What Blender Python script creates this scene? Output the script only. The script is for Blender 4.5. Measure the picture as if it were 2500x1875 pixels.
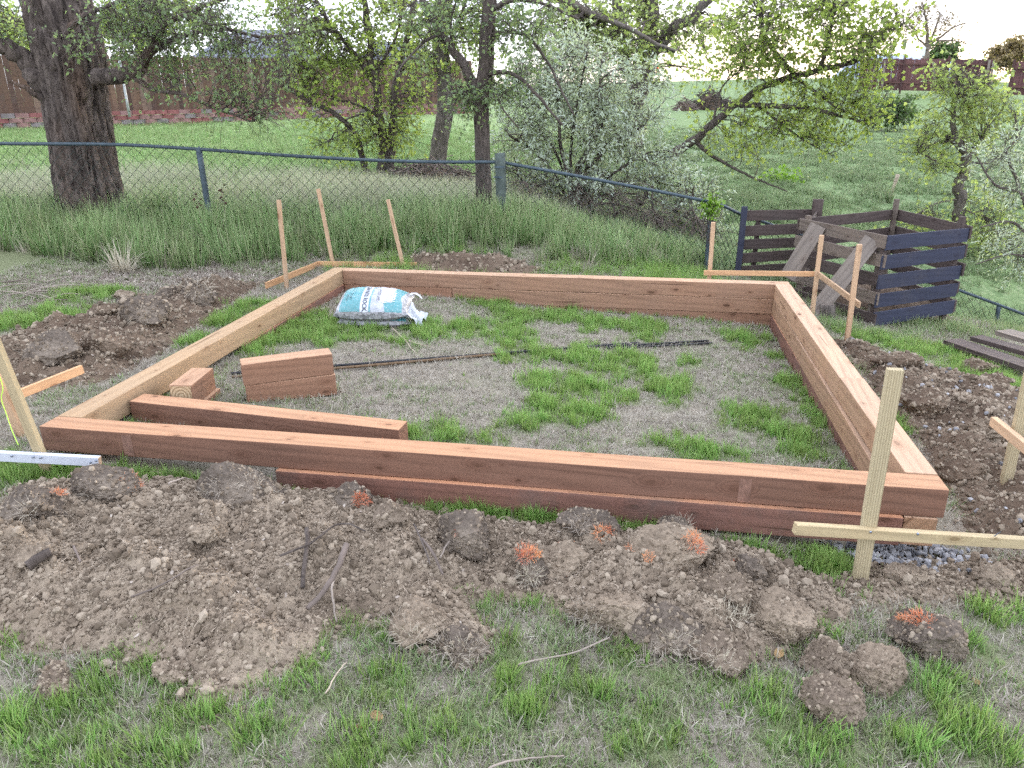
import bpy, bmesh, math, random
import numpy as np
from mathutils import Matrix, Vector

for o in list(bpy.data.objects):
    bpy.data.objects.remove(o, do_unlink=True)
scene = bpy.context.scene
COL = scene.collection
random.seed(7)
RNG = np.random.default_rng(11)
R = math.radians

# ------------------------------------------------------------------ camera
CAM = np.array([3.0822, -3.2088, 1.9084])
YAW, PITCH, ROLL = -0.16696, 0.35945, -0.004685
F_MM = 1847.99 / 2500 * 36.0
_cy, _sy, _cp, _sp = math.cos(YAW), math.sin(YAW), math.cos(PITCH), math.sin(PITCH)
FWD = np.array([_sy * _cp, _cy * _cp, -_sp])
_r = np.array([_cy, -_sy, 0.0]); _u = np.cross(_r, FWD)
RIGHT = _r * math.cos(ROLL) + _u * math.sin(ROLL)
UP = -_r * math.sin(ROLL) + _u * math.cos(ROLL)
HF = np.array([_sy, _cy, 0.0])
cam_data = bpy.data.cameras.new('camera')
cam_data.sensor_fit = 'HORIZONTAL'; cam_data.sensor_width = 36.0; cam_data.lens = F_MM
cam_data.clip_start = 0.05; cam_data.clip_end = 20000
cam = bpy.data.objects.new('camera', cam_data); COL.objects.link(cam)
cam.matrix_world = Matrix(((RIGHT[0], UP[0], -FWD[0], CAM[0]), (RIGHT[1], UP[1], -FWD[1], CAM[1]),
                           (RIGHT[2], UP[2], -FWD[2], CAM[2]), (0, 0, 0, 1)))
scene.camera = cam

# ------------------------------------------------------------------ sky, sun, exposure
SUN_EL, SUN_AZ = R(9.0), R(36.0)          # azimuth clockwise from +Y (over the hill on the right)
world = bpy.data.worlds.new('World'); scene.world = world; world.use_nodes = True
wn, wl = world.node_tree.nodes, world.node_tree.links
wn.clear()
w_out = wn.new('ShaderNodeOutputWorld'); w_bg = wn.new('ShaderNodeBackground')
sky = wn.new('ShaderNodeTexSky'); sky.sky_type = 'NISHITA'; sky.sun_disc = False
sky.sun_elevation = SUN_EL; sky.sun_rotation = SUN_AZ
sky.air_density = 1.0; sky.dust_density = 1.0; sky.ozone_density = 1.0
w_tc = wn.new('ShaderNodeTexCoord'); w_map = wn.new('ShaderNodeMapping'); w_map.inputs['Scale'].default_value = (1.0, 1.0, 3.2)
w_no = wn.new('ShaderNodeTexNoise'); w_no.inputs['Scale'].default_value = 2.1; w_no.inputs['Detail'].default_value = 6; w_no.inputs['Roughness'].default_value = 0.55
w_rp = wn.new('ShaderNodeValToRGB'); w_rp.color_ramp.elements[0].position = 0.34; w_rp.color_ramp.elements[1].position = 0.62
w_rp.color_ramp.elements[0].color = (0.35, 0.35, 0.35, 1); w_rp.color_ramp.elements[1].color = (0.92, 0.92, 0.92, 1)
w_mx = wn.new('ShaderNodeMix'); w_mx.data_type = 'RGBA'
CLOUD = (8.9, 9.4, 10.9, 1)
w_mx.inputs['B'].default_value = CLOUD      # thin evening cloud veil in front of the clear sky
wl.new(w_tc.outputs['Generated'], w_map.inputs['Vector']); wl.new(w_map.outputs['Vector'], w_no.inputs['Vector'])
wl.new(w_no.outputs['Fac'], w_rp.inputs['Fac']); wl.new(w_rp.outputs['Color'], w_mx.inputs['Factor'])
wl.new(sky.outputs['Color'], w_mx.inputs['A']); wl.new(w_mx.outputs['Result'], w_bg.inputs['Color'])
w_bg.inputs['Strength'].default_value = 0.10
wl.new(w_bg.outputs['Background'], w_out.inputs['Surface'])

sun_d = bpy.data.lights.new('sun', 'SUN'); sun_d.energy = 0.6; sun_d.angle = R(25); sun_d.color = (1.0, 0.93, 0.86)
sun_o = bpy.data.objects.new('sun', sun_d); COL.objects.link(sun_o)
sdir = Vector((math.sin(SUN_AZ) * math.cos(SUN_EL), math.cos(SUN_AZ) * math.cos(SUN_EL), math.sin(SUN_EL)))
sun_o.rotation_euler = sdir.to_track_quat('Z', 'Y').to_euler(); sun_o.location = (8, 30, 12)

vs = scene.view_settings
vs.view_transform = 'Standard'; vs.look = 'None'; vs.gamma = 1.0; vs.use_curve_mapping = False
vs.exposure = 1.85
scene.cycles.max_bounces = 5; scene.cycles.diffuse_bounces = 3; scene.cycles.glossy_bounces = 2; scene.cycles.transmission_bounces = 3
scene.cycles.use_adaptive_sampling = True; scene.cycles.adaptive_threshold = 0.03; scene.cycles.adaptive_min_samples = 24
scene.cycles.use_denoising = False
scene.cycles.transparent_max_bounces = 6

# ------------------------------------------------------------------ picture -> place (2212 px wide reading of the photograph)
KS = 2500.0 / 2212.0
def ray(x, y):
    return FWD + RIGHT * (x * KS - 1250) / 1847.99 - UP * (y * KS - 937.5) / 1847.99
def at(x, y, D):                       # the point on that line of sight D metres away over the ground
    v = ray(x, y); return CAM + v * (D / (v @ HF))
def onz(x, y, z):
    v = ray(x, y); return CAM + v * ((z - CAM[2]) / v[2])
def dist(p):
    return float((np.asarray(p, float) - CAM) @ HF)
def m_per_px(D):
    return D / 1847.99 * KS * 1.05

# ------------------------------------------------------------------ noise
def _hash(ix, iy, iz, seed):
    h = (ix.astype(np.int64) * 374761393 + iy.astype(np.int64) * 668265263 + iz.astype(np.int64) * 1442695041 + seed * 9781) & 0xffffffff
    h = ((h ^ (h >> 13)) * 1274126177) & 0xffffffff
    h = ((h ^ (h >> 16)) * 2246822519) & 0xffffffff
    return ((h ^ (h >> 15)) & 0xffff) / 65535.0
def vnoise(P, seed=0):
    P = np.asarray(P, float); I = np.floor(P); Fr = P - I; Fr = Fr * Fr * (3 - 2 * Fr); I = I.astype(np.int64)
    out = 0
    for dx in (0, 1):
        for dy in (0, 1):
            for dz in (0, 1):
                w = (Fr[..., 0] if dx else 1 - Fr[..., 0]) * (Fr[..., 1] if dy else 1 - Fr[..., 1]) * (Fr[..., 2] if dz else 1 - Fr[..., 2])
                out = out + w * _hash(I[..., 0] + dx, I[..., 1] + dy, I[..., 2] + dz, seed)
    return out * 2 - 1
def fbm(P, octs=4, seed=0, gain=0.5):
    P = np.asarray(P, float); a, s, out = 1.0, 0.0, 0
    for k in range(octs):
        out = out + a * vnoise(P * (2.03 ** k) + 17.3 * k, seed + k); s += a; a *= gain
    return out / s
def p2(x, y, sc, z=0.0):
    x, y = np.broadcast_arrays(np.asarray(x, float), np.asarray(y, float))
    return np.stack([x * sc, y * sc, np.full(x.shape, z)], -1)
def sstep(a, b, x):
    t = np.clip((x - a) / (b - a), 0, 1); return t * t * (3 - 2 * t)

# ------------------------------------------------------------------ mesh helpers
def mesh_np(name, V, F, attrs=None, smooth=False):
    """V (n,3); F one array or a list of arrays (m,3)/(m,4)."""
    V = np.asarray(V, np.float32)
    Fs = F if isinstance(F, list) else [F]
    Fs = [np.asarray(f, np.int32) for f in Fs if len(f)]
    me = bpy.data.meshes.new(name)
    me.vertices.add(len(V)); me.vertices.foreach_set('co', V.ravel())
    nl = sum(f.size for f in Fs); npoly = sum(len(f) for f in Fs)
    me.loops.add(nl); me.polygons.add(npoly)
    me.loops.foreach_set('vertex_index', np.concatenate([f.ravel() for f in Fs]))
    tot = np.concatenate([np.full(len(f), f.shape[1], np.int32) for f in Fs])
    me.polygons.foreach_set('loop_start', np.concatenate([[0], np.cumsum(tot)[:-1]]).astype(np.int32))
    if smooth:
        me.polygons.foreach_set('use_smooth', np.ones(npoly, bool))
    me.update(calc_edges=True)
    for k, a in (attrs or {}).items():
        a = np.asarray(a, np.float32)
        if a.ndim == 1:
            at_ = me.attributes.new(k, 'FLOAT', 'POINT'); at_.data.foreach_set('value', a)
        else:
            at_ = me.attributes.new(k, 'FLOAT_VECTOR', 'POINT'); at_.data.foreach_set('vector', a.ravel())
    return me
def tag(o, label=None, cat=None, group=None, kind=None):
    if label: o['label'] = label
    if cat: o['category'] = cat
    if group: o['group'] = group
    if kind: o['kind'] = kind
    return o
def link(name, me, mat=None, parent=None, M=None):
    """M is the world matrix (identity when the mesh is in world coordinates)."""
    o = bpy.data.objects.new(name, me); COL.objects.link(o)
    if mat is not None:
        if len(me.materials) == 0: me.materials.append(mat)
    M = M if M is not None else Matrix.Identity(4)
    if parent is not None:
        o.parent = parent; o.matrix_basis = WM[parent.name].inverted() @ M
    else:
        o.matrix_basis = M
    WM[o.name] = M.copy()
    return o
WM = {}
def empty(name, loc, label, cat, group=None):
    o = bpy.data.objects.new(name, None); COL.objects.link(o)
    o.empty_display_size = 0.1; o.location = [float(v) for v in loc]
    tag(o, label, cat, group); WM[o.name] = Matrix.Translation(Vector([float(v) for v in loc]))
    return o
def frame_of(p0, p1, up=(0, 0, 1), roll=0.0):
    """world matrix: X along p0->p1, origin in the middle."""
    p0, p1 = Vector([float(v) for v in p0]), Vector([float(v) for v in p1]); x = (p1 - p0).normalized(); u = Vector(up)
    if abs(x.dot(u)) > 0.98: u = Vector((0, 1, 0))
    y = u.cross(x).normalized(); z = x.cross(y)
    if roll:
        y, z = y * math.cos(roll) + z * math.sin(roll), z * math.cos(roll) - y * math.sin(roll)
    c = (p0 + p1) / 2
    return Matrix(((x[0], y[0], z[0], c[0]), (x[1], y[1], z[1], c[1]), (x[2], y[2], z[2], c[2]), (0, 0, 0, 1))), (p1 - p0).length
def box_mesh(name, lx, ly, lz, bev=0.004, wob=0.0, seed=0, seg=1):
    bm = bmesh.new(); bmesh.ops.create_cube(bm, size=1.0)
    bmesh.ops.scale(bm, vec=(lx, ly, lz), verts=bm.verts)
    if seg > 1:
        ed = [e for e in bm.edges if abs((e.verts[0].co - e.verts[1].co).x) > lx * 0.5]
        bmesh.ops.subdivide_edges(bm, edges=ed, cuts=seg, use_grid_fill=True)
    if bev > 0:
        ed = [e for e in bm.edges if len(e.link_faces) == 2 and e.calc_face_angle(0) > 0.5]
        bmesh.ops.bevel(bm, geom=ed, offset=bev, segments=2, profile=0.6, affect='EDGES')
    if wob:
        V = np.array([v.co[:] for v in bm.verts]); n1 = fbm(np.c_[V[:, 0] * 2.5 + seed * 7.1, V[:, 1:] * 3], 2, seed); n2 = fbm(np.c_[V[:, 0] * 2.5 + seed * 3.7 + 40, V[:, 1:] * 3], 2, seed + 5)
        for v, a, b in zip(bm.verts, n1, n2): v.co.y += a * wob; v.co.z += b * wob
    me = bpy.data.meshes.new(name); bm.to_mesh(me); bm.free()
    return me
def beam(name, p0, p1, w, h, mat, parent=None, roll=0.0, up=(0, 0, 1), bev=0.003, wob=0.0, seed=0, seg=1):
    M, L = frame_of(p0, p1, up, roll)
    return link(name, box_mesh(name, L, w, h, bev, wob, seed, seg), mat, parent, M)
def tubes(P, Rad, k=5, caps=False):
    """P (N,n,3), Rad (N,n) -> V, quads"""
    P = np.asarray(P, float); N, n, _ = P.shape
    T = np.gradient(P, axis=1); T /= np.linalg.norm(T, axis=-1, keepdims=True) + 1e-9
    mean = P[:, -1] - P[:, 0]; mean /= np.linalg.norm(mean, axis=-1, keepdims=True) + 1e-9
    ref = np.where(np.abs(mean[:, 2:3]) > 0.8, np.array([[1.0, 0.13, 0]]), np.array([[0.05, 0.1, 1.0]]))
    ref = np.repeat(ref[:, None], n, 1)
    a = np.cross(T, ref); a /= np.linalg.norm(a, axis=-1, keepdims=True) + 1e-9
    b = np.cross(T, a)
    th = np.arange(k) * 2 * math.pi / k
    ring = a[:, :, None] * np.cos(th)[None, None, :, None] + b[:, :, None] * np.sin(th)[None, None, :, None]
    V = P[:, :, None] + ring * np.asarray(Rad)[:, :, None, None]
    idx = np.arange(N * n * k).reshape(N, n, k)
    q = np.stack([idx[:, :-1], np.roll(idx[:, :-1], -1, 2), np.roll(idx[:, 1:], -1, 2), idx[:, 1:]], -1).reshape(-1, 4)
    return V.reshape(-1, 3), q
def catmull(pts, n):
    pts = np.asarray(pts, float)
    if len(pts) == 2:
        t = np.linspace(0, 1, n)[:, None]; return pts[0] * (1 - t) + pts[1] * t
    P = np.vstack([2 * pts[0] - pts[1], pts, 2 * pts[-1] - pts[-2]])
    s = np.linspace(0, len(pts) - 1 - 1e-6, n); i = s.astype(int); t = (s - i)[:, None]
    p0, p1, p2_, p3 = P[i], P[i + 1], P[i + 2], P[i + 3]
    return 0.5 * (2 * p1 + (p2_ - p0) * t + (2 * p0 - 5 * p1 + 4 * p2_ - p3) * t ** 2 + (3 * p1 - p0 - 3 * p2_ + p3) * t ** 3)
def tube_obj(name, pts, r0, r1, mat, parent=None, k=6, n=None, jit=0.0, smooth=True, loc=None):
    n = n or max(2, 4 * len(pts)); P = catmull(pts, n)
    if jit: P = P + jit * np.stack([fbm(np.c_[np.linspace(0, n / 4, n), np.full(n, s * 9.1 + len(pts)), np.full(n, P[0, 0] * 13)], 2, s) for s in (1, 2, 3)], -1)
    V, q = tubes(P[None], np.linspace(r0, r1, n)[None], k)
    c0, c1 = len(V), len(V) + 1; V = np.vstack([V, P[:1], P[-1:]])
    i = np.arange(k); f = np.vstack([np.c_[(i + 1) % k, i, np.full(k, c0)], np.c_[(n - 1) * k + i, (n - 1) * k + (i + 1) % k, np.full(k, c1)]])
    if parent is not None:
        return link(name, mesh_np(name, V - P[0], [q, f], smooth=smooth), mat, parent, Matrix.Translation(Vector(P[0])))
    return link(name, mesh_np(name, V - P[0], [q, f], smooth=smooth), mat, None, Matrix.Translation(Vector(P[0])))

# ------------------------------------------------------------------ scattering ("stuff": instanced with geometry nodes)
def scatter(name, pts, rots, scl, protos, idx, parent=None, tone=None):
    """instances the meshes in protos on points; ids chosen by idx."""
    pts = np.asarray(pts, np.float32); n = len(pts)
    me = bpy.data.meshes.new(name); me.vertices.add(n); me.vertices.foreach_set('co', pts.ravel())
    a = me.attributes.new('rot', 'FLOAT_VECTOR', 'POINT'); a.data.foreach_set('vector', np.asarray(rots, np.float32).ravel())
    s = np.asarray(scl, np.float32)
    if s.ndim == 1: s = np.repeat(s[:, None], 3, 1)
    a = me.attributes.new('scl', 'FLOAT_VECTOR', 'POINT'); a.data.foreach_set('vector', s.ravel())
    a = me.attributes.new('pick', 'INT', 'POINT'); a.data.foreach_set('value', np.asarray(idx, np.int32))
    coll = bpy.data.collections.new('src_' + name)
    for j, (pm, mat) in enumerate(protos):
        po = bpy.data.objects.new('%s_src_%02d' % (name, j), pm)
        if len(pm.materials) == 0: pm.materials.append(mat)
        coll.objects.link(po)
    ng = bpy.data.node_groups.new('scatter_' + name, 'GeometryNodeTree')
    ng.interface.new_socket('Geometry', in_out='INPUT', socket_type='NodeSocketGeometry')
    ng.interface.new_socket('Geometry', in_out='OUTPUT', socket_type='NodeSocketGeometry')
    N, Lk = ng.nodes, ng.links
    gi, go = N.new('NodeGroupInput'), N.new('NodeGroupOutput')
    iop = N.new('GeometryNodeInstanceOnPoints'); ci = N.new('GeometryNodeCollectionInfo')
    ci.inputs['Collection'].default_value = coll; ci.inputs['Separate Children'].default_value = True; ci.inputs['Reset Children'].default_value = True
    def na(nm, ty):
        q = N.new('GeometryNodeInputNamedAttribute'); q.data_type = ty; q.inputs['Name'].default_value = nm; return q
    e2r = N.new('FunctionNodeEulerToRotation')
    Lk.new(na('rot', 'FLOAT_VECTOR').outputs['Attribute'], e2r.inputs[0])
    Lk.new(gi.outputs[0], iop.inputs['Points']); Lk.new(ci.outputs[0], iop.inputs['Instance'])
    iop.inputs['Pick Instance'].default_value = True
    Lk.new(na('pick', 'INT').outputs['Attribute'], iop.inputs['Instance Index'])
    Lk.new(e2r.outputs[0], iop.inputs['Rotation']); Lk.new(na('scl', 'FLOAT_VECTOR').outputs['Attribute'], iop.inputs['Scale'])
    Lk.new(iop.outputs[0], go.inputs[0])
    o = link(name, me, None, parent)
    md = o.modifiers.new('scatter', 'NODES'); md.node_group = ng
    o['kind'] = 'stuff'
    return o

# ------------------------------------------------------------------ materials
class MB:
    def __init__(s, name, rough=0.85, spec=0.25):
        s.m = bpy.data.materials.new(name); s.m.use_nodes = True; s.n = s.m.node_tree.nodes; s.l = s.m.node_tree.links
        s.b = s.n['Principled BSDF']; s.b.inputs['Roughness'].default_value = rough; s.b.inputs['Specular IOR Level'].default_value = spec
        s._tc = None
    def new(s, t): return s.n.new('ShaderNode' + t)
    def coord(s, kind='Object', scale=(1, 1, 1), rnd=True):
        if s._tc is None: s._tc = s.new('TexCoord')
        mp = s.new('Mapping'); mp.inputs['Scale'].default_value = scale
        s.l.new(s._tc.outputs[kind], mp.inputs['Vector'])
        if rnd:
            oi = s.new('ObjectInfo'); ml = s.new('Math'); ml.operation = 'MULTIPLY'; ml.inputs[1].default_value = 37.0
            s.l.new(oi.outputs['Random'], ml.inputs[0]); cb = s.new('CombineXYZ'); s.l.new(ml.outputs[0], cb.inputs[0]); s.l.new(ml.outputs[0], cb.inputs[1]); s.l.new(ml.outputs[0], cb.inputs[2])
            s.l.new(cb.outputs[0], mp.inputs['Location'])
        return mp.outputs['Vector']
    def noise(s, vec, scale, detail=4, rough=0.55, dist=0.0):
        q = s.new('TexNoise'); q.inputs['Scale'].default_value = scale; q.inputs['Detail'].default_value = detail; q.inputs['Roughness'].default_value = rough; q.inputs['Distortion'].default_value = dist
        s.l.new(vec, q.inputs['Vector']); return q.outputs['Fac']
    def voro(s, vec, scale, out='Distance', feat='F1'):
        q = s.new('TexVoronoi'); q.inputs['Scale'].default_value = scale; q.feature = feat; s.l.new(vec, q.inputs['Vector']); return q.outputs[out]
    def ramp(s, fac, stops):
        q = s.new('ValToRGB'); e = q.color_ramp.elements
        while len(e) < len(stops): e.new(0.5)
        for el, (p, c) in zip(e, stops):
            el.position = p; el.color = (c, c, c, 1) if isinstance(c, (int, float)) else (*c, 1)
        s.l.new(fac, q.inputs['Fac']); return q.outputs['Color']
    def mix(s, fac, a, b, mode='MIX'):
        q = s.new('Mix'); q.data_type = 'RGBA'; q.blend_type = mode
        for k, v in (('Factor', fac), ('A', a), ('B', b)):
            if isinstance(v, (int, float)): q.inputs[k].default_value = v if k == 'Factor' else (v, v, v, 1)
            elif isinstance(v, tuple): q.inputs[k].default_value = (*v, 1)
            else: s.l.new(v, q.inputs[k])
        return q.outputs['Result']
    def math(s, op, a, b=None, clamp=False):
        q = s.new('Math'); q.operation = op; q.use_clamp = clamp
        for i, v in ((0, a), (1, b)):
            if v is None: continue
            if isinstance(v, (int, float)): q.inputs[i].default_value = v
            else: s.l.new(v, q.inputs[i])
        return q.outputs[0]
    def attr(s, name, out='Fac'):
        q = s.new('Attribute'); q.attribute_name = name; return q.outputs[out]
    def rnd(s):
        return s.new('ObjectInfo').outputs['Random']
    def color(s, c):
        if isinstance(c, tuple): s.b.inputs['Base Color'].default_value = (*c, 1)
        else: s.l.new(c, s.b.inputs['Base Color'])
    def bump(s, h, strength=0.5, dist=0.01):
        q = s.new('Bump'); q.inputs['Strength'].default_value = strength; q.inputs['Distance'].default_value = dist
        s.l.new(h, q.inputs['Height']); s.l.new(q.outputs['Normal'], s.b.inputs['Normal'])
    def hsv(s, col, hue=None, val=None):
        q = s.new('HueSaturation'); s.l.new(col, q.inputs['Color'])
        if hue is not None: s.l.new(hue, q.inputs['Hue'])
        if val is not None: s.l.new(val, q.inputs['Value'])
        return q.outputs['Color']
    def maprange(s, v, a, b, c, d):
        q = s.new('MapRange'); s.l.new(v, q.inputs['Value'])
        for k, x in zip(('From Min', 'From Max', 'To Min', 'To Max'), (a, b, c, d)): q.inputs[k].default_value = x
        return q.outputs['Result']

def timber_mat(name, face, top, knot=(0.07, 0.035, 0.02), grain=0.75, topsep=True, dirty=0.0):
    """sawn timber, grain along local X; the planed upper face is paler than the stained sides."""
    m = MB(name, 0.8, 0.2)
    v = m.coord('Object')
    # knots: stretched cells, few of them
    sp = m.new('SeparateXYZ'); m.l.new(v, sp.inputs[0]); cb2 = m.new('CombineXYZ')
    m.l.new(m.math('MULTIPLY', sp.outputs[0], 2.6), cb2.inputs[0]); m.l.new(m.math('MULTIPLY', m.math('ADD', sp.outputs[1], sp.outputs[2]), 6.2), cb2.inputs[1])
    vk = m.new('TexVoronoi'); vk.voronoi_dimensions = '2D'; vk.inputs['Scale'].default_value = 1.0; m.l.new(cb2.outputs[0], vk.inputs['Vector'])
    sk = m.new('SeparateColor'); m.l.new(vk.outputs['Color'], sk.inputs[0])
    dk = m.math('DIVIDE', vk.outputs['Distance'], m.math('ADD', m.math('MULTIPLY', sk.outputs[0], 1.0), 0.25))
    kn = m.ramp(dk, [(0.0, 0.8), (0.045, 1.0), (0.06, 0.55), (0.085, 0.0)])
    halo = m.ramp(dk, [(0.0, 1.0), (0.10, 0.7), (0.24, 0.0)])
    # grain
    mpg = m.new('Mapping'); mpg.inputs['Scale'].default_value = (0.55, 9.0, 9.0); m.l.new(v, mpg.inputs['Vector'])
    add = m.new('VectorMath'); add.operation = 'ADD'; sc = m.new('VectorMath'); sc.operation = 'SCALE'
    cbn = m.new('CombineXYZ'); m.l.new(halo, cbn.inputs[1]); m.l.new(halo, cbn.inputs[2]); m.l.new(cbn.outputs[0], sc.inputs[0]); sc.inputs['Scale'].default_value = 0.9
    m.l.new(mpg.outputs['Vector'], add.inputs[0]); m.l.new(sc.outputs[0], add.inputs[1])
    g1 = m.noise(add.outputs[0], 1.4, 3, 0.5, 0.6)
    wv = m.new('TexWave'); wv.wave_type = 'BANDS'; wv.bands_direction = 'DIAGONAL'; wv.inputs['Scale'].default_value = 1.15; wv.inputs['Distortion'].default_value = 9.0; wv.inputs['Detail'].default_value = 2.5; wv.inputs['Detail Scale'].default_value = 0.7
    m.l.new(add.outputs[0], wv.inputs['Vector'])
    mpf = m.new('Mapping'); mpf.inputs['Scale'].default_value = (4.0, 150.0, 150.0); m.l.new(v, mpf.inputs['Vector'])
    fine = m.noise(mpf.outputs['Vector'], 1.0, 3, 0.6)
    pat = m.noise(v, 1.3, 3, 0.6)
    g = m.mix(0.5, wv.outputs['Fac'], g1)
    dark = m.ramp(g, [(0.10, 1.0 - grain * 0.42), (0.36, 0.97), (0.7, 1.05)])
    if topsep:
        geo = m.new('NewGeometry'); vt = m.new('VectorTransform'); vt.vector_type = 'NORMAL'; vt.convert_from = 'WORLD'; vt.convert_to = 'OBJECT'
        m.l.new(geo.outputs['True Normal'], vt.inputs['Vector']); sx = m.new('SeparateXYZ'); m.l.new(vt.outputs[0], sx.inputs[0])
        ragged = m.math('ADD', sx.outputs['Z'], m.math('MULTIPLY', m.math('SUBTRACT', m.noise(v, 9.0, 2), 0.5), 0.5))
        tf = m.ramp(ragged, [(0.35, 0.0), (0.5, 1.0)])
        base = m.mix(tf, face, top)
    else:
        base = m.mix(0.5, face, top)
    c = m.mix(1.0, base, dark, 'MULTIPLY')
    c = m.mix(m.ramp(pat, [(0.35, 0.0), (0.7, 0.3)]), c, m.mix(1.0, c, (1.25, 1.08, 0.9), 'MULTIPLY'))
    c = m.mix(m.ramp(fine, [(0.3, 0.24), (0.62, 0.0)]), c, m.mix(1.0, c, (0.5, 0.46, 0.44), 'MULTIPLY'))
    c = m.mix(m.math('MULTIPLY', halo, 0.35), c, m.mix(1.0, c, (0.55, 0.42, 0.36), 'MULTIPLY'))
    c = m.mix(m.math('MULTIPLY', m.math('MULTIPLY', kn, 0.9), m.maprange(sk.outputs[1], 0, 1, 0.25, 1.0)), c, knot)
    # scuffs and mud, and short drying checks along the grain
    mpc = m.new('Mapping'); mpc.inputs['Scale'].default_value = (1.1, 34.0, 34.0); m.l.new(v, mpc.inputs['Vector'])
    chk = m.ramp(m.noise(mpc.outputs['Vector'], 1.0, 2, 0.4), [(0.25, 1.0), (0.285, 0.0)]); c = m.mix(m.math('MULTIPLY', chk, 0.7), c, knot)
    c = m.mix(m.ramp(m.noise(v, 5.5, 6, 0.75), [(0.58, 0.0), (0.8, 0.45)]), c, m.mix(1.0, c, (0.62, 0.58, 0.55), 'MULTIPLY'))
    if dirty:
        c = m.mix(m.math('MULTIPLY', m.ramp(m.noise(v, 3.1, 5, 0.7), [(0.5, 0.0), (0.75, 1.0)]), dirty), c, (0.10, 0.085, 0.075))
    rv = m.maprange(m.rnd(), 0, 1, 0.86, 1.14)
    c = m.hsv(c, val=rv)
    m.color(c)
    m.bump(m.math('ADD', m.math('MULTIPLY', fine, 0.5), m.math('MULTIPLY', g, 0.7)), 0.35, 0.004)
    return m.m

# ------------------------------------------------------------------ shared materials
def leaf_mat(name, c1, c2, trans=0.45, rough=0.5):
    m = MB(name, rough, 0.35)
    t = m.attr('tone'); c = m.ramp(t, [(0.0, c1), (1.0, c2)])
    m.color(c)
    tr = m.new('BsdfTranslucent'); m.l.new(m.mix(1.0, c, (1.25, 1.3, 0.75), 'MULTIPLY'), tr.inputs['Color'])
    ms = m.new('MixShader'); ms.inputs[0].default_value = trans
    out = m.n['Material Output']; m.l.new(m.b.outputs[0], ms.inputs[1]); m.l.new(tr.outputs[0], ms.inputs[2]); m.l.new(ms.outputs[0], out.inputs['Surface'])
    return m.m
def blade_mat(name, root, mid, tip, alt, trans=0.35, rough=0.55):
    """grass: 'tone' = random per blade, 't' = 0 at the root and 1 at the tip"""
    m = MB(name, rough, 0.25)
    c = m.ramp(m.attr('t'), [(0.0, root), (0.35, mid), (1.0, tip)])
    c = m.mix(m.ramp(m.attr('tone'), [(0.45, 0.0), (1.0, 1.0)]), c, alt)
    oi = m.rnd(); c = m.hsv(c, hue=m.maprange(oi, 0, 1, 0.485, 0.515), val=m.maprange(oi, 0, 1, 0.8, 1.22))
    m.color(c)
    tr = m.new('BsdfTranslucent'); m.l.new(c, tr.inputs['Color'])
    ms = m.new('MixShader'); ms.inputs[0].default_value = trans
    out = m.n['Material Output']; m.l.new(m.b.outputs[0], ms.inputs[1]); m.l.new(tr.outputs[0], ms.inputs[2]); m.l.new(ms.outputs[0], out.inputs['Surface'])
    return m.m
def simple(name, c, rough=0.8, var=0.25, scale=12.0, spec=0.25, metal=0.0, bump=0.2):
    m = MB(name, rough, spec); v = m.coord('Object'); n = m.noise(v, scale, 5, 0.6)
    k = m.ramp(n, [(0.25, 1.0 - var), (0.75, 1.0 + var)])
    m.color(m.mix(1.0, c, k, 'MULTIPLY')); m.b.inputs['Metallic'].default_value = metal
    if bump: m.bump(n, bump, 0.01)
    return m.m
def soil_mat(name, a, b, c, grass=0.0):
    m = MB(name, 0.95, 0.12); v = m.coord('Object', rnd=False)
    n1 = m.noise(v, 3.0, 6, 0.62); n2 = m.noise(v, 40.0, 5, 0.65); n3 = m.voro(v, 120.0)
    col = m.ramp(n1, [(0.3, a), (0.5, b), (0.72, c)])
    col = m.mix(1.0, col, m.ramp(n2, [(0.25, 0.68), (0.75, 1.28)]), 'MULTIPLY')
    col = m.mix(m.ramp(n3, [(0.0, 0.35), (0.25, 0.0)]), col, (0.42, 0.36, 0.29))
    m.color(col); m.bump(m.math('ADD', n2, m.math('MULTIPLY', n3, 0.8)), 0.7, 0.008)
    return m.m
def bark_mat(name, ridge, groove, red):
    m = MB(name, 0.92, 0.15); v = m.coord('Object', (1, 1, 0.30))
    n = m.noise(v, 13.0, 6, 0.7, 0.6); n2 = m.noise(v, 45.0, 4, 0.6)
    c = m.mix(m.ramp(n, [(0.33, 0.0), (0.62, 1.0)]), groove, ridge)
    c = m.mix(m.ramp(m.noise(v, 2.3, 3), [(0.45, 0.0), (0.7, 0.7)]), c, red)
    c = m.mix(1.0, c, m.ramp(n2, [(0.3, 0.72), (0.7, 1.25)]), 'MULTIPLY')
    m.color(c); m.bump(m.math('ADD', n, m.math('MULTIPLY', n2, 0.4)), 0.9, 0.03)
    return m.m

M = {}
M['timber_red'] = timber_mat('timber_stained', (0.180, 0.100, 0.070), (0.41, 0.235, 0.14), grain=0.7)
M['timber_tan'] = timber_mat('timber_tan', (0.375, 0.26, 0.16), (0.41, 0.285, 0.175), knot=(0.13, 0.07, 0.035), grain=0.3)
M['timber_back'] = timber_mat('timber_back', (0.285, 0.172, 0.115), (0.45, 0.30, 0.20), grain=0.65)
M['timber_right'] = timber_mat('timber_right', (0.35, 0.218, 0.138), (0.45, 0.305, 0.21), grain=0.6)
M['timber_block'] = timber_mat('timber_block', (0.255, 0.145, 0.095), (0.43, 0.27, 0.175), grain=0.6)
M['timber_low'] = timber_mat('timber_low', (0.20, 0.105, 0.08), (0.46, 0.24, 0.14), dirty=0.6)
M['pine'] = timber_mat('pine_stake', (0.47, 0.32, 0.205), (0.49, 0.345, 0.225), knot=(0.2, 0.1, 0.05), grain=0.3, topsep=False)
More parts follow.
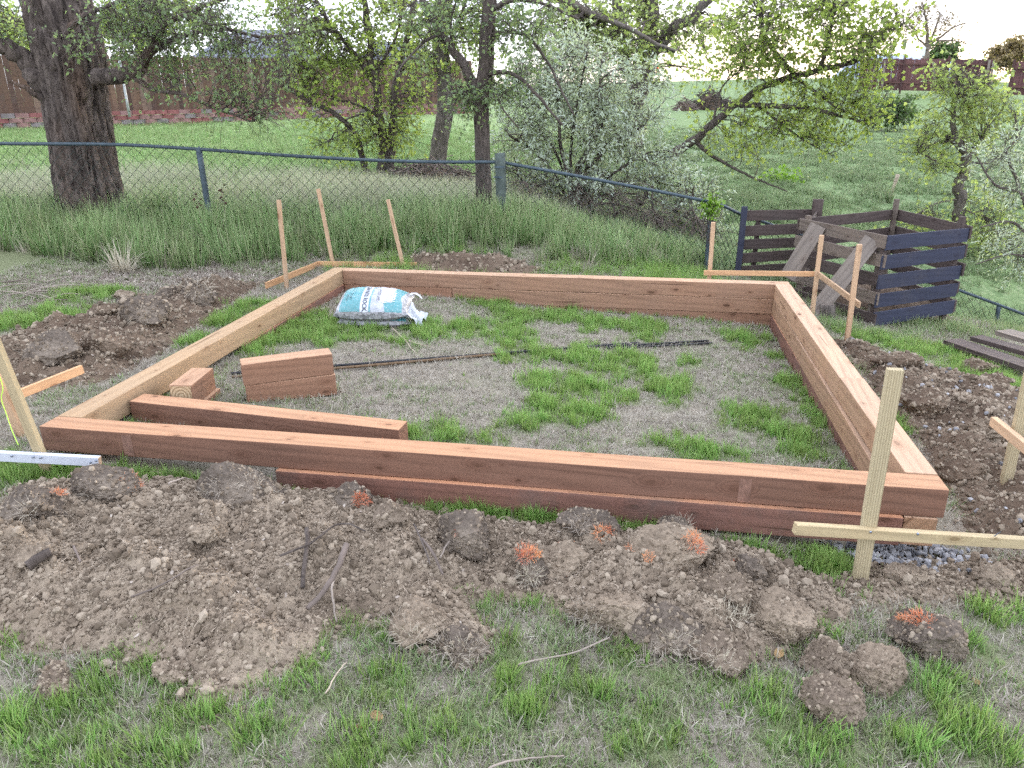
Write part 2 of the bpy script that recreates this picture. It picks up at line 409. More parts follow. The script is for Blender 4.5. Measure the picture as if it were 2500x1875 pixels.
M['pine_green'] = timber_mat('treated_pine', (0.43, 0.355, 0.215), (0.46, 0.38, 0.24), knot=(0.2, 0.14, 0.07), grain=0.4, topsep=False)
M['pine_orange'] = timber_mat('orange_pine', (0.52, 0.30, 0.16), (0.54, 0.335, 0.185), knot=(0.22, 0.1, 0.05), grain=0.3, topsep=False)
M['white_paint'] = simple('white_painted_board', (0.50, 0.525, 0.58), 0.5, 0.06, 30, 0.4, bump=0.05)
M['end_grain'] = simple('end_grain', (0.45, 0.31, 0.18), 0.9, 0.3, 40)
M['weathered'] = timber_mat('weathered_board', (0.135, 0.105, 0.085), (0.20, 0.165, 0.14), knot=(0.04, 0.03, 0.025), grain=0.9, topsep=False, dirty=0.5)
M['weathered_dark'] = timber_mat('weathered_dark_board', (0.075, 0.055, 0.05), (0.10, 0.08, 0.075), knot=(0.03, 0.02, 0.02), grain=0.9, topsep=False, dirty=0.4)
M['weathered_grey'] = timber_mat('weathered_grey_board', (0.165, 0.14, 0.12), (0.205, 0.175, 0.152), knot=(0.08, 0.06, 0.05), grain=0.8, topsep=False, dirty=0.3)
M['blue_board'] = timber_mat('blue_painted_board', (0.036, 0.041, 0.068), (0.042, 0.047, 0.076), knot=(0.03, 0.03, 0.05), grain=0.35, topsep=False, dirty=0.25)
M['fence_metal'] = simple('painted_fence_pipe', (0.055, 0.078, 0.095), 0.55, 0.35, 14, 0.4, 0.2)
M['fence_post'] = simple('corner_post_paint', (0.075, 0.095, 0.085), 0.75, 0.5, 10, 0.3)
M['galv'] = simple('galvanised_post', (0.42, 0.43, 0.45), 0.5, 0.12, 8, 0.4, 0.5)
M['wire'] = simple('fence_wire', (0.045, 0.055, 0.05), 0.6, 0.3, 20, 0.3, 0.3)
M['rebar_black'] = simple('rebar_black', (0.022, 0.022, 0.025), 0.45, 0.3, 40, 0.4, 0.4)
M['rebar_rust'] = simple('rebar_rust', (0.16, 0.105, 0.06), 0.7, 0.4, 40, 0.3, 0.3)
M['screw'] = simple('screw_metal', (0.25, 0.28, 0.34), 0.35, 0.1, 8, 0.5, 0.9)
M['soil'] = soil_mat('dug_soil', (0.14, 0.107, 0.078), (0.25, 0.197, 0.145), (0.325, 0.265, 0.198))
M['soil_dark'] = soil_mat('moist_soil', (0.075, 0.051, 0.037), (0.135, 0.097, 0.069), (0.205, 0.156, 0.113))
M['soil_mid'] = soil_mat('clod_soil', (0.095, 0.072, 0.053), (0.18, 0.14, 0.105), (0.265, 0.215, 0.163))
M['soil_sod'] = soil_mat('sod_soil', (0.065, 0.052, 0.042), (0.14, 0.113, 0.09), (0.25, 0.205, 0.16))
M['gravel'] = simple('gravel_stone', (0.42, 0.42, 0.44), 0.8, 0.25, 30)
def _rg():
    m = MB('gravel_mixed', 0.8, 0.2); c = m.ramp(m.rnd(), [(0.0, (0.14, 0.14, 0.15)), (0.5, (0.27, 0.27, 0.285)), (1.0, (0.42, 0.41, 0.41))]); m.color(c); return m.m
M['gravel_mix'] = _rg()
def _rc():
    m = MB('soil_crumb', 0.95, 0.1); c = m.ramp(m.rnd(), [(0.0, (0.12, 0.093, 0.068)), (0.5, (0.225, 0.178, 0.132)), (1.0, (0.335, 0.277, 0.212))]); m.color(c); return m.m
M['crumb'] = _rc()
M['bark_elm'] = bark_mat('bark_deep', (0.15, 0.122, 0.106), (0.028, 0.022, 0.02), (0.135, 0.088, 0.062))
M['bark_grey'] = bark_mat('bark_grey', (0.185, 0.16, 0.14), (0.06, 0.05, 0.045), (0.15, 0.12, 0.10))
M['bark_dark'] = bark_mat('bark_dark', (0.13, 0.108, 0.095), (0.045, 0.036, 0.032), (0.11, 0.085, 0.07))
M['bark_twig'] = simple('twig_bark', (0.10, 0.082, 0.072), 0.9, 0.3, 5)
M['bark_pale'] = simple('pale_twig', (0.30, 0.25, 0.21), 0.9, 0.3, 5)
M['deadwood'] = simple('dead_wood', (0.17, 0.135, 0.115), 0.95, 0.45, 6)
M['leaf_elm'] = leaf_mat('elm_leaf', (0.14, 0.205, 0.105), (0.32, 0.405, 0.235), 0.58)
M['leaf_cotton'] = leaf_mat('cottonwood_leaf', (0.21, 0.285, 0.085), (0.44, 0.52, 0.17), 0.6)
M['leaf_cotton_pale'] = leaf_mat('cottonwood_leaf_pale', (0.24, 0.31, 0.12), (0.45, 0.52, 0.23), 0.6)
M['leaf_dark'] = leaf_mat('dark_leaf', (0.07, 0.12, 0.045), (0.15, 0.22, 0.085), 0.45)
M['leaf_olive'] = leaf_mat('silver_leaf', (0.34, 0.41, 0.335), (0.62, 0.67, 0.58), 0.4, 0.6)
M['leaf_vine'] = leaf_mat('vine_leaf', (0.14, 0.26, 0.04), (0.27, 0.42, 0.07), 0.45)
M['leaf_dead'] = leaf_mat('dead_leaf', (0.25, 0.12, 0.06), (0.48, 0.33, 0.16), 0.2)
M['leaf_warm'] = leaf_mat('backlit_far_leaf', (0.20, 0.16, 0.09), (0.36, 0.27, 0.15), 0.4)
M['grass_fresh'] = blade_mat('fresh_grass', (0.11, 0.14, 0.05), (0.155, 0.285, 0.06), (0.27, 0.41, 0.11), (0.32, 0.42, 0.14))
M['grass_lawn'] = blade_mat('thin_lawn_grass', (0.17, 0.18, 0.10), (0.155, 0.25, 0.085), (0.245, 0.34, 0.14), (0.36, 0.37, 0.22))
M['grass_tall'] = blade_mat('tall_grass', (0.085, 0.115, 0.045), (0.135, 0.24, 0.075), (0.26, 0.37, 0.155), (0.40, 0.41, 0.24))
M['grass_back'] = blade_mat('back_lawn_grass', (0.15, 0.22, 0.08), (0.19, 0.31, 0.10), (0.29, 0.42, 0.17), (0.40, 0.45, 0.25))
M['grass_dry'] = blade_mat('dry_grass', (0.33, 0.28, 0.22), (0.44, 0.385, 0.30), (0.52, 0.46, 0.37), (0.34, 0.30, 0.25), 0.2)
M['thatch'] = blade_mat('thatch', (0.29, 0.26, 0.215), (0.40, 0.36, 0.30), (0.48, 0.435, 0.37), (0.19, 0.165, 0.135), 0.15)
M['grass_pale'] = blade_mat('seeding_grass', (0.19, 0.24, 0.12), (0.27, 0.34, 0.17), (0.46, 0.46, 0.32), (0.50, 0.46, 0.36))
M['grass_hill'] = blade_mat('hill_grass', (0.12, 0.17, 0.075), (0.175, 0.255, 0.115), (0.27, 0.34, 0.18), (0.36, 0.38, 0.25))
M['orange_paint'] = blade_mat('orange_marked_grass', (0.36, 0.18, 0.11), (0.66, 0.19, 0.08), (0.70, 0.27, 0.15), (0.33, 0.25, 0.19), 0.2)
M['root'] = simple('fine_root', (0.44, 0.36, 0.28), 0.9, 0.25, 20)

# ------------------------------------------------------------------ terrain
FL, FD, TT = 4.4806, 4.1011, 0.14       # frame length, depth, timber thickness; frame top at z = 0.30
TOPZ = 0.30
ctrl = [(0, -.3, .125), (2.2, -.4, .03), (4.5, -.3, -.03), (0, 4.3, .09), (2.2, 4.3, .01), (4.5, 4.3, -.13), (0.1, 2, .115), (4.5, 2, -.09),
        (2.2, 2, .02), (1, 1, .085), (3.4, 1, -.02), (1.1, 3.2, .06), (3.4, 3.2, -.06),
        (-2, 0, .17), (-2, 3, .21), (-2.5, 5, .24), (-.3, 5.0, .13), (2.5, 5.5, .08), (4.2, 5.6, -.15), (5.5, 0, -.07), (5.5, 2, -.19),
        (5.6, 4.95, -.39), (6.6, 5.5, -.48), (7, 3, -.38), (7.5, 1, -.25), (3, -3, 0), (0, -3, .06), (6, -3, -.06), (-4, -3, .16), (9, -2, -.25), (1.5, -1.4, .01), (3.5, -1.3, -.0), (-5, 3, .3)]
for (x, y, D) in [(-300, 500, 9.2), (90, 497, 9.3), (440, 497, 9.4), (1080, 490, 9.6), (1583, 588, 10.1), (1535, 590, 10.0), (2212, 712, 8.6), (2212, 760, 10.4), (2500, 720, 10.4),
                  (100, 416, 12.5), (-200, 420, 12.5), (530, 405, 13), (885, 400, 15), (1100, 430, 13.6), (1240, 450, 13.6), (1600, 500, 14), (1950, 566, 13), (2212, 600, 13.5), (2500, 600, 13.5),
                  (1600, 372, 20), (2030, 380, 20), (2212, 392, 20), (2500, 395, 20), (1680, 292, 32), (2030, 268, 35), (2212, 250, 40), (1680, 216, 50), (2030, 192, 55), (2212, 187, 55), (2500, 187, 55), (2165, 146, 66), (2400, 146, 66), (1950, 152, 66), (1650, 178, 62),
                  (-300, 296, 21.8), (0, 287, 23), (350, 282, 24.6), (620, 266, 27.6), (930, 244, 33.5), (1130, 262, 31), (1330, 250, 38), (1330, 205, 55), (930, 205, 60), (0, 180, 60), (-400, 180, 55)]:
    ctrl.append(tuple(at(x, y, D)))
ctrl = np.array(ctrl)
def _tps(r2): return 0.5 * r2 * np.log(r2 + 1e-9)
def _fit():
    n = len(ctrl); d2 = ((ctrl[:, None, :2] - ctrl[None, :, :2]) ** 2).sum(-1)
    K = _tps(d2) + np.eye(n) * 0.25; Pm = np.c_[np.ones(n), ctrl[:, :2]]
    A = np.zeros((n + 3, n + 3)); A[:n, :n] = K; A[:n, n:] = Pm; A[n:, :n] = Pm.T
    return np.linalg.solve(A, np.r_[ctrl[:, 2], 0, 0, 0])
_W = _fit()
def gz0(x, y):
    x = np.asarray(x, float); y = np.asarray(y, float); sh = np.broadcast(x, y).shape
    X = np.broadcast_to(x, sh).ravel(); Y = np.broadcast_to(y, sh).ravel(); out = np.empty(X.shape)
    # beyond the mapped area: clamp back along the line of sight and level off
    dx, dy = X - CAM[0], Y - CAM[1]; rr = np.hypot(dx, dy); k = np.minimum(1.0, 68.0 / np.maximum(rr, 1e-6))
    back = (dx * HF[0] + dy * HF[1]) < -2
    k = np.where(back, np.minimum(1.0, 6.0 / np.maximum(rr, 1e-6)), k)
    Xc, Yc = CAM[0] + dx * k, CAM[1] + dy * k
    Xc = np.clip(Xc, -34, 48)
    for i in range(0, len(X), 40000):
        s = slice(i, i + 40000)
        d2 = (Xc[s, None] - ctrl[None, :, 0]) ** 2 + (Yc[s, None] - ctrl[None, :, 1]) ** 2
        out[s] = _tps(d2) @ _W[:-3] + _W[-3] + _W[-2] * Xc[s] + _W[-1] * Yc[s]
    out = np.clip(out, -2.2, 6.0)
    return out.reshape(sh)
def gz(x, y):
    """ground height with small unevenness"""
    z = gz0(x, y)
    z = z + 0.018 * fbm(p2(x, y, 1.7), 3, 3) + 0.006 * fbm(p2(x, y, 9.0), 2, 9)
    # shallow gravel trench under the front right corner of the frame
    t = np.exp(-(((np.asarray(x) - 4.35) / 0.5) ** 2 + ((np.asarray(y) - 0.0) / 0.22) ** 2)); z = z - 0.05 * t
    return z
def gzs(x, y): return float(gz(np.array([x]), np.array([y]))[0])
def on(x, y, lift=0.0):
    """the ground point seen at that place of the picture"""
    D = np.linspace(1.2, 70, 1400); v = ray(x, y); P = CAM[None] + v[None] * (D / (v @ HF))[:, None]
    g = gz0(P[:, 0], P[:, 1]); below = np.nonzero(P[:, 2] < g + lift)[0]
    i = below[0] if len(below) else len(D) - 1
    if i > 0:
        a, b = P[i - 1], P[i]; ga, gb = a[2] - g[i - 1] - lift, b[2] - g[i] - lift; t = ga / (ga - gb + 1e-12) if len(below) else 1.0
        p = a + (b - a) * t
    else: p = P[0]
    return np.array([p[0], p[1], gzs(p[0], p[1])])
def poly_sdf(X, Y, poly):
    poly = np.asarray(poly)[:, :2]; d = np.full(X.shape, 1e9); inside = np.zeros(X.shape, bool); n = len(poly)
    for i in range(n):
        a, b = poly[i], poly[(i + 1) % n]; e = b - a; L2 = e @ e + 1e-12
        t = np.clip(((X - a[0]) * e[0] + (Y - a[1]) * e[1]) / L2, 0, 1)
        d = np.minimum(d, np.hypot(X - a[0] - t * e[0], Y - a[1] - t * e[1]))
        c = (a[1] > Y) != (b[1] > Y); xi = a[0] + (Y - a[1]) / (b[1] - a[1] + 1e-12) * e[0]; inside ^= c & (X < xi)
    return np.where(inside, -d, d)

# ------------------------------------------------------------------ heaps of dug soil (footprints read off the photograph)
HEAPS = {
 'front': ([(-160, 1180), (-20, 1120), (60, 1062), (220, 1035), (420, 1045), (560, 1058), (700, 1066), (860, 1096), (1000, 1122), (1200, 1140), (1350, 1150), (1500, 1160), (1650, 1200), (1760, 1250),
            (1822, 1308), (1745, 1375), (1660, 1420), (1560, 1440), (1400, 1390), (1260, 1335), (1190, 1300), (1080, 1290), (985, 1275), (1040, 1370), (960, 1400), (840, 1335), (745, 1325), (680, 1380), (610, 1450), (500, 1500),
            (440, 1520), (395, 1470), (330, 1420), (260, 1400), (170, 1395), (60, 1385), (-30, 1330), (-200, 1330)], 0.16, 0.30),
 'right': ([(1800, 742), (1870, 745), (1900, 776), (1960, 795), (2050, 805), (2125, 835), (2212, 866), (2330, 900), (2330, 1190), (2215, 1182), (2110, 1158), (2062, 1070), (2015, 1010), (1945, 905), (1862, 805)], 0.16, 0.28),
 'left': ([(-120, 760), (0, 742), (100, 703), (200, 694), (270, 655), (350, 650), (430, 612), (560, 612), (500, 655), (440, 695), (340, 762), (262, 800), (180, 832), (80, 852), (0, 872), (-120, 900)], 0.15, 0.30),
 'back': ([(880, 556), (940, 548), (1010, 552), (1090, 556), (1170, 585), (1130, 600), (980, 600), (900, 590)], 0.10, 0.3),
 'corner': ([(1790, 1265), (1880, 1200), (2000, 1195), (2130, 1205), (2260, 1215), (2260, 1300), (2180, 1305), (2090, 1290), (1990, 1300), (1900, 1300)], 0.03, 0.25),
}
HP = {k: np.array([on(x, y) for x, y in v[0]]) for k, v in HEAPS.items()}
def heap_profile(k, X, Y):
    _, H, w = HEAPS[k]; d = poly_sdf(X, Y, HP[k]) + 0.06 * fbm(p2(X, Y, 3.3), 3, 21)
    prof = sstep(0.03, -w, d) ** 0.85
    lump = 0.62 + 0.55 * fbm(p2(X, Y, 2.6), 3, 31) + 0.25 * fbm(p2(X, Y, 7.0), 2, 33)
    big = np.clip(1 - 2.4 * np.abs(vnoise(p2(X, Y, 4.2), 35)), 0, 1)          # furrows between the spadefuls
    return d, np.maximum(0, H * prof * np.clip(lump, 0.3, 1.6) + prof * (0.040 * fbm(p2(X, Y, 8.0), 3, 36) - 0.045 * big ** 2))
def surf(x, y):
    """ground or heap surface, whichever is higher"""
    x = np.atleast_1d(np.asarray(x, float)); y = np.atleast_1d(np.asarray(y, float)); z = gz(x, y); h = np.zeros(z.shape)
    for k in HEAPS: h = np.maximum(h, heap_profile(k, x, y)[1])
    return z + h
def soil_amount(X, Y):
    s = np.zeros(np.shape(X))
    for k in HEAPS: s = np.maximum(s, sstep(0.10, -0.05, heap_profile(k, X, Y)[0]))
    return s

# cover masks used by the ground material and by the scattered grass
CLUMPS = [(740, 712, 85, 28), (640, 700, 60, 30), (585, 745, 40, 28), (905, 715, 45, 25), (1005, 712, 45, 22), (1110, 688, 60, 28), (1060, 655, 50, 12), (1200, 680, 55, 18), (1275, 702, 25, 20), (1105, 738, 45, 22), (1155, 775, 27, 16), (1250, 768, 42, 24),
          (1172, 828, 52, 18), (1262, 832, 50, 20), (1362, 800, 58, 30), (1442, 842, 52, 28), (1400, 716, 48, 22), (1222, 892, 72, 24), (1125, 912, 56, 28), (1290, 885, 40, 18), (1612, 738, 42, 18), (1480, 968, 70, 20), (1560, 985, 50, 18),
          (1625, 905, 65, 30), (1695, 935, 55, 30), (1760, 890, 34, 34), (1693, 830, 26, 12), (1735, 970, 50, 22), (1345, 858, 40, 18), (1090, 770, 26, 12), (925, 935, 60, 18), (1000, 950, 60, 14), (1330, 705, 30, 12), (1780, 840, 20, 30),
          (1490, 785, 22, 9), (1680, 770, 20, 10), (640, 1050, 40, 14), (910, 1085, 60, 14), (1030, 1115, 70, 14), (1280, 1130, 60, 16), (1100, 1100, 60, 12), (1180, 1125, 50, 12), (345, 1030, 60, 16), (290, 1015, 40, 10), (470, 1040, 50, 8), (30, 1025, 70, 18), (140, 1020, 30, 12),
          (1780, 1225, 40, 30), (1880, 1260, 50, 24), (1690, 1220, 30, 16), (1640, 1190, 26, 8), (2160, 1320, 45, 40), (2215, 1350, 40, 40), (1640, 1530, 60, 40), (1560, 1490, 26, 26), (980, 1300, 30, 20), (1020, 1560, 60, 50), (1110, 1530, 50, 45), (920, 1560, 40, 40), (830, 1480, 50, 40), (1200, 1430, 35, 30), (1340, 1420, 35, 26),
          (1240, 1480, 70, 32), (1290, 1510, 60, 26), (1440, 1470, 30, 24), (1100, 1430, 30, 40), (640, 1440, 50, 30), (560, 1580, 60, 40), (330, 1640, 80, 50), (120, 1600, 80, 60), (70, 1560, 60, 40), (230, 1470, 40, 24), (300, 1420, 60, 24), (330, 1370, 30, 20), (60, 1310, 30, 20), (30, 1370, 40, 24), (700, 1500, 40, 26), (760, 1630, 60, 40),
          (620, 1500, 40, 22), (1700, 1600, 60, 40), (1840, 1640, 60, 40), (1960, 1600, 50, 36), (2080, 1500, 60, 40), (2120, 1600, 60, 40), (1400, 1600, 60, 40), (880, 1630, 50, 30), (440, 1560, 40, 26), (490, 690, 40, 14), (560, 665, 40, 14), (410, 740, 30, 14), (460, 660, 26, 12),
          (2000, 760, 60, 18), (2080, 790, 60, 18), (2150, 830, 60, 20), (1900, 735, 50, 14), (2190, 1260, 40, 16), (1945, 925, 14, 16), (2212, 905, 30, 20), (100, 690, 90, 20), (190, 640, 60, 14), (10, 700, 60, 20), (250, 700, 40, 14), (2100, 1400, 40, 26), (1960, 1345, 36, 16), (1400, 1540, 40, 30)]
CL = []
for (x, y, rx, ry) in CLUMPS:
    c = on(x, y); D = dist(c); e = on(x + rx, y); f = on(x, y - ry)
    CL.append((c[0], c[1], 1.15 * math.hypot(e[0] - c[0], e[1] - c[1]) + 0.01, 1.15 * min(0.6, math.hypot(f[0] - c[0], f[1] - c[1])) + 0.01))
CL = np.array(CL)
def clump_amount(X, Y):
    s = np.zeros(np.shape(X)); wob = 0.6 * fbm(p2(X, Y, 6.0), 3, 51) + 0.38 * fbm(p2(X, Y, 19.0), 2, 53)
    for cx, cy, a, b in CL:
        q = np.hypot((X - cx) / a, (Y - cy) / b) + wob; s = np.maximum(s, sstep(1.25, 0.45, q))
    return s
inside_frame = lambda X, Y: (X > 0.0) & (X < FL) & (Y > 0.0) & (Y < FD)
TALL = np.array([on(x, y) for x, y in [(-400, 640), (-20, 640), (120, 612), (330, 600), (560, 570), (640, 556), (860, 545), (1000, 540), (1150, 560), (1300, 580), (1480, 585), (1540, 575)]] + [at(1540, 560, 10.6), at(1080, 480, 10.4), at(440, 480, 10.4), at(-400, 480, 10.3)])
def tall_amount(X, Y): return sstep(0.25, -0.45, poly_sdf(X, Y, TALL) + 0.35 * fbm(p2(X, Y, 1.6), 3, 61))

def axis(lo, hi, step, far_lo, far_hi):
    core = np.arange(lo, hi + 1e-6, step); out_hi, out_lo = [], []; x, s = hi, step
    while x < far_hi: s *= 1.12; x += s; out_hi.append(x)
    x, s = lo, step
    while x > far_lo: s *= 1.12; x -= s; out_lo.append(x)
    return np.concatenate([out_lo[::-1], core, out_hi])
gx = axis(-7.5, 9.0, 0.055, -900, 900); gy = axis(-2.6, 11.0, 0.055, -60, 1500)
GX, GY = np.meshgrid(gx, gy, indexing='xy'); GZ = gz(GX, GY)
nx, ny = len(gx), len(gy)
idx = np.arange(nx * ny).reshape(ny, nx)
quads = np.stack([idx[:-1, :-1], idx[:-1, 1:], idx[1:, 1:], idx[1:, :-1]], -1).reshape(-1, 4)
near = (GX > -8) & (GX < 9.5) & (GY > -4) & (GY < 12)
soil_m = np.zeros(GX.shape); cl_m = np.zeros(GX.shape); tall_m = np.zeros(GX.shape)
soil_m[near] = soil_amount(GX[near], GY[near]); cl_m[near] = clump_amount(GX[near], GY[near]); tall_m[near] = tall_amount(GX[near], GY[near])
Dg = (GX - CAM[0]) * HF[0] + (GY - CAM[1]) * HF[1]
lat = (GX - CAM[0]) * HF[1] - (GY - CAM[1]) * HF[0]
beyond = sstep(9.8, 10.8, Dg + 0.4 * fbm(p2(GX, GY, 0.7), 2, 71))
lat_n = lat / np.maximum(Dg, 1)
hill = beyond * sstep(0.02, 0.14, lat_n)
lawn = beyond * (1 - sstep(0.02, 0.14, lat_n))
dry = lawn * sstep(17.5, 12.5, Dg) * sstep(-0.55, -0.32, lat_n)        # the seeded straw-coloured strip behind the fence
# dead-leaf litter behind the left heap
litter = np.zeros(GX.shape)
LIT = np.array([on(x, y) for x, y in [(-100, 660), (0, 600), (150, 590), (330, 585), (560, 560), (640, 570), (600, 600), (430, 625), (330, 650), (250, 655), (120, 680), (0, 690)]])
litter[near] = sstep(0.15, -0.1, poly_sdf(GX[near], GY[near], LIT) + 0.1 * fbm(p2(GX[near], GY[near], 4), 2, 3))
me = mesh_np('ground', np.c_[GX.ravel(), GY.ravel(), GZ.ravel()], quads,
             {'soil': soil_m.ravel(), 'clump': np.maximum(cl_m, 0.75 * tall_m).ravel(), 'hill': hill.ravel(), 'lawn': lawn.ravel(), 'dry': dry.ravel(), 'litter': litter.ravel()}, smooth=True)
def ground_mat():
    m = MB('yard_ground', 0.95, 0.1); v = m.coord('Object', rnd=False)
    n0 = m.noise(v, 0.9, 5, 0.6); n1 = m.noise(v, 6.0, 5, 0.62); n2 = m.noise(v, 55.0, 5, 0.7)
    st = m.new('Mapping'); st.inputs['Scale'].default_value = (160, 22, 60); st.inputs['Rotation'].default_value = (0, 0, 0.6); m.l.new(v, st.inputs['Vector'])
    st2 = m.new('Mapping'); st2.inputs['Scale'].default_value = (26, 170, 60); st2.inputs['Rotation'].default_value = (0, 0, 0.25); m.l.new(v, st2.inputs['Vector'])
    straw = m.math('MAXIMUM', m.noise(st.outputs[0], 1.0, 2, 0.5, 1.2), m.noise(st2.outputs[0], 1.0, 2, 0.5, 1.2))
    thatch = m.ramp(straw, [(0.42, (0.15, 0.13, 0.105)), (0.6, (0.29, 0.258, 0.212)), (0.74, (0.40, 0.36, 0.30))])
    thatch = m.mix(m.ramp(n1, [(0.35, 0.0), (0.65, 0.55)]), thatch, (0.27, 0.228, 0.18))
    thatch = m.mix(m.ramp(n0, [(0.4, 0.0), (0.7, 0.35)]), thatch, (0.19, 0.205, 0.115))
    soil = m.ramp(n1, [(0.3, (0.15, 0.108, 0.08)), (0.7, (0.30, 0.235, 0.178))])
    green = m.ramp(n2, [(0.3, (0.10, 0.12, 0.05)), (0.7, (0.20, 0.24, 0.11))])
    lawn = m.ramp(m.noise(v, 18.0, 4, 0.7), [(0.3, (0.17, 0.265, 0.10)), (0.7, (0.28, 0.385, 0.165))])
    lawn = m.mix(m.ramp(n0, [(0.4, 0.0), (0.7, 0.5)]), lawn, (0.30, 0.335, 0.17))
    dry = m.ramp(m.noise(v, 12.0, 4, 0.7), [(0.3, (0.30, 0.31, 0.17)), (0.7, (0.47, 0.435, 0.31))])
    hill = m.ramp(m.noise(v, 7.0, 6, 0.75), [(0.34, (0.10, 0.155, 0.07)), (0.5, (0.165, 0.24, 0.11)), (0.68, (0.30, 0.33, 0.20))])
    hill = m.mix(m.ramp(m.noise(v, 0.35, 4, 0.6), [(0.4, 0.0), (0.65, 0.6)]), hill, (0.20, 0.275, 0.11))
    lit = m.ramp(n2, [(0.3, (0.085, 0.062, 0.05)), (0.55, (0.21, 0.165, 0.135)), (0.75, (0.40, 0.34, 0.29))])
    c = m.mix(m.attr('clump'), thatch, green)
    c = m.mix(m.attr('litter'), c, lit)
    c = m.mix(m.attr('soil'), c, soil)
    c = m.mix(m.attr('lawn'), c, lawn); c = m.mix(m.math('MULTIPLY', m.attr('dry'), m.ramp(n1, [(0.3, 0.35), (0.7, 1.0)])), c, dry); c = m.mix(m.attr('hill'), c, hill)
    m.color(c); m.bump(m.math('ADD', m.math('MULTIPLY', straw, 0.6), n2), 0.6, 0.02)
    return m.m
ground = link('ground', me, ground_mat()); tag(ground, 'patchy yard ground with thin grass running to the hillside', 'ground', kind='structure')

# ------------------------------------------------------------------ the timber frame
frame = empty('timber_raised_bed', (0, 0, 0.12), 'large square frame of stacked square timbers laid on the sloping lawn', 'raised bed')
def tb(p0, p1, mat, seed, parent=frame, w=TT, h=TT, name='timber', wob=0.003):
    return beam(name, p0, p1, w, h, M[mat], parent, bev=0.005, wob=wob, seed=seed, seg=9)
z1, z2, z3 = TOPZ - TT / 2, TOPZ - 1.5 * TT - .002, TOPZ - 2.5 * TT - .004
h = TT / 2
front_top = tb((0, h, z1), (FL, h, z1), 'timber_red', 1)
tb((h, TT + .002, z1 + .001), (h, FD, z1 + .001), 'timber_tan', 2)
back_top = tb((TT + .002, FD - h, z1), (FL, FD - h, z1), 'timber_back', 3)
YJ = 1.42
tb((FL - h, TT + .003, z1 + .006), (FL - h, YJ, z1 + .006), 'timber_right', 4)
tb((FL - h, YJ + .003, z1 + .002), (FL - h, FD - TT - .002, z1 + .002), 'timber_right', 5)
# second course
tb((1.33, h - .026, z2), (FL - .172, h - .026, z2), 'timber_low', 6)
tb((FL - .096, -.012, z2), (FL - .080, 2.5, z2), 'timber_right', 7)
tb((FL - h - .004, 2.504, z2), (FL - h + .001, FD - .02, z2), 'timber_right', 8)
tb((.15, FD - h + .004, z2), (1.27, FD - h + .004, z2), 'timber_block', 9)
tb((1.275, FD - h - .003, z2), (FL - TT, FD - h - .003, z2), 'timber_back', 10)
tb((h + .004, 1.9, z2), (h + .004, FD - .01, z2), 'timber_low', 11)
# third course, half sunk in the ground on the low side
tb((1.75, FD - h + .003, z3), (FL - TT, FD - h + .003, z3), 'timber_block', 12)
tb((FL - h - .006, .55, z3), (FL - h - .006, FD - .01, z3), 'timber_low', 13)
# pale planer stripes across the stained front face
for x0 in (0.505, 3.62):
    link('sawn_stripe', box_mesh('sawn_stripe', 0.055, 0.002, 0.118, 0), simple('pale_stripe', (0.21, 0.118, 0.086), 0.8, 0.35, 30), front_top, Matrix.Translation((x0, -0.0008, z1 - .004)))

# a loose timber and four offcuts inside it
a = np.array([.165, .575, .25]); b = np.array([1.865, .43, .245])
lt = beam('loose_timber', (a[0], a[1], a[2] - TT / 2), (b[0], b[1], b[2] - TT / 2), .128, TT, M['timber_red'], None, bev=.005, wob=.002, seed=21, seg=6)
tag(lt, 'long loose square timber lying inside the near side of the frame', 'timber')
def offcut(c, yaw, L, z, mat, label, seed):
    d = np.array([math.cos(yaw), math.sin(yaw), 0]) * L / 2; p = np.array([c[0], c[1], z])
    o = beam('timber_offcut', p - d, p + d, TT, TT, M[mat], None, bev=.005, wob=.0015, seed=seed, seg=2)
    tag(o, label, 'offcut', 'short timber offcuts in the frame'); return o
zt = .303
q = [onz(403 / KS, 941 / KS, zt), onz(471 / KS, 941 / KS, zt), onz(464 / KS, 897 / KS, zt), onz(528 / KS, 898 / KS, zt)]
c = np.mean(q, 0); d = (q[2] + q[3] - q[0] - q[1]); yawA = math.atan2(d[1], d[0]); LA = float(np.linalg.norm(d) / 2)
gA = zt - .282
offcut((c[0] + .02, c[1] + .01), yawA, LA, gA + .07, 'timber_block', 'lower offcut of the pair beside the frame corner, mostly hidden by the loose timber', 31)
oA = offcut(c, yawA + .03, LA, gA + .212, 'timber_block', 'upper offcut of the pair beside the frame corner, end grain facing us', 32)
zt = .368
q = [onz(591 / KS, 892 / KS, zt), onz(589 / KS, 870 / KS, zt), onz(806 / KS, 848 / KS, zt - .012), onz(814 / KS, 869 / KS, zt - .012)]
c = np.mean(q, 0); d = (q[2] + q[3] - q[0] - q[1]); yawB = math.atan2(d[1], d[0]); LB = float(np.linalg.norm(d) / 2)
gB = zt - .288
offcut((c[0], c[1]), yawB - .02, LB, gB + .07, 'timber_block', 'lower offcut of the pair lying across the rebar', 33)
offcut((c[0] - .008, c[1] - .003), yawB, LB, gB + .212, 'timber_block', 'upper offcut of the pair lying across the rebar', 34)
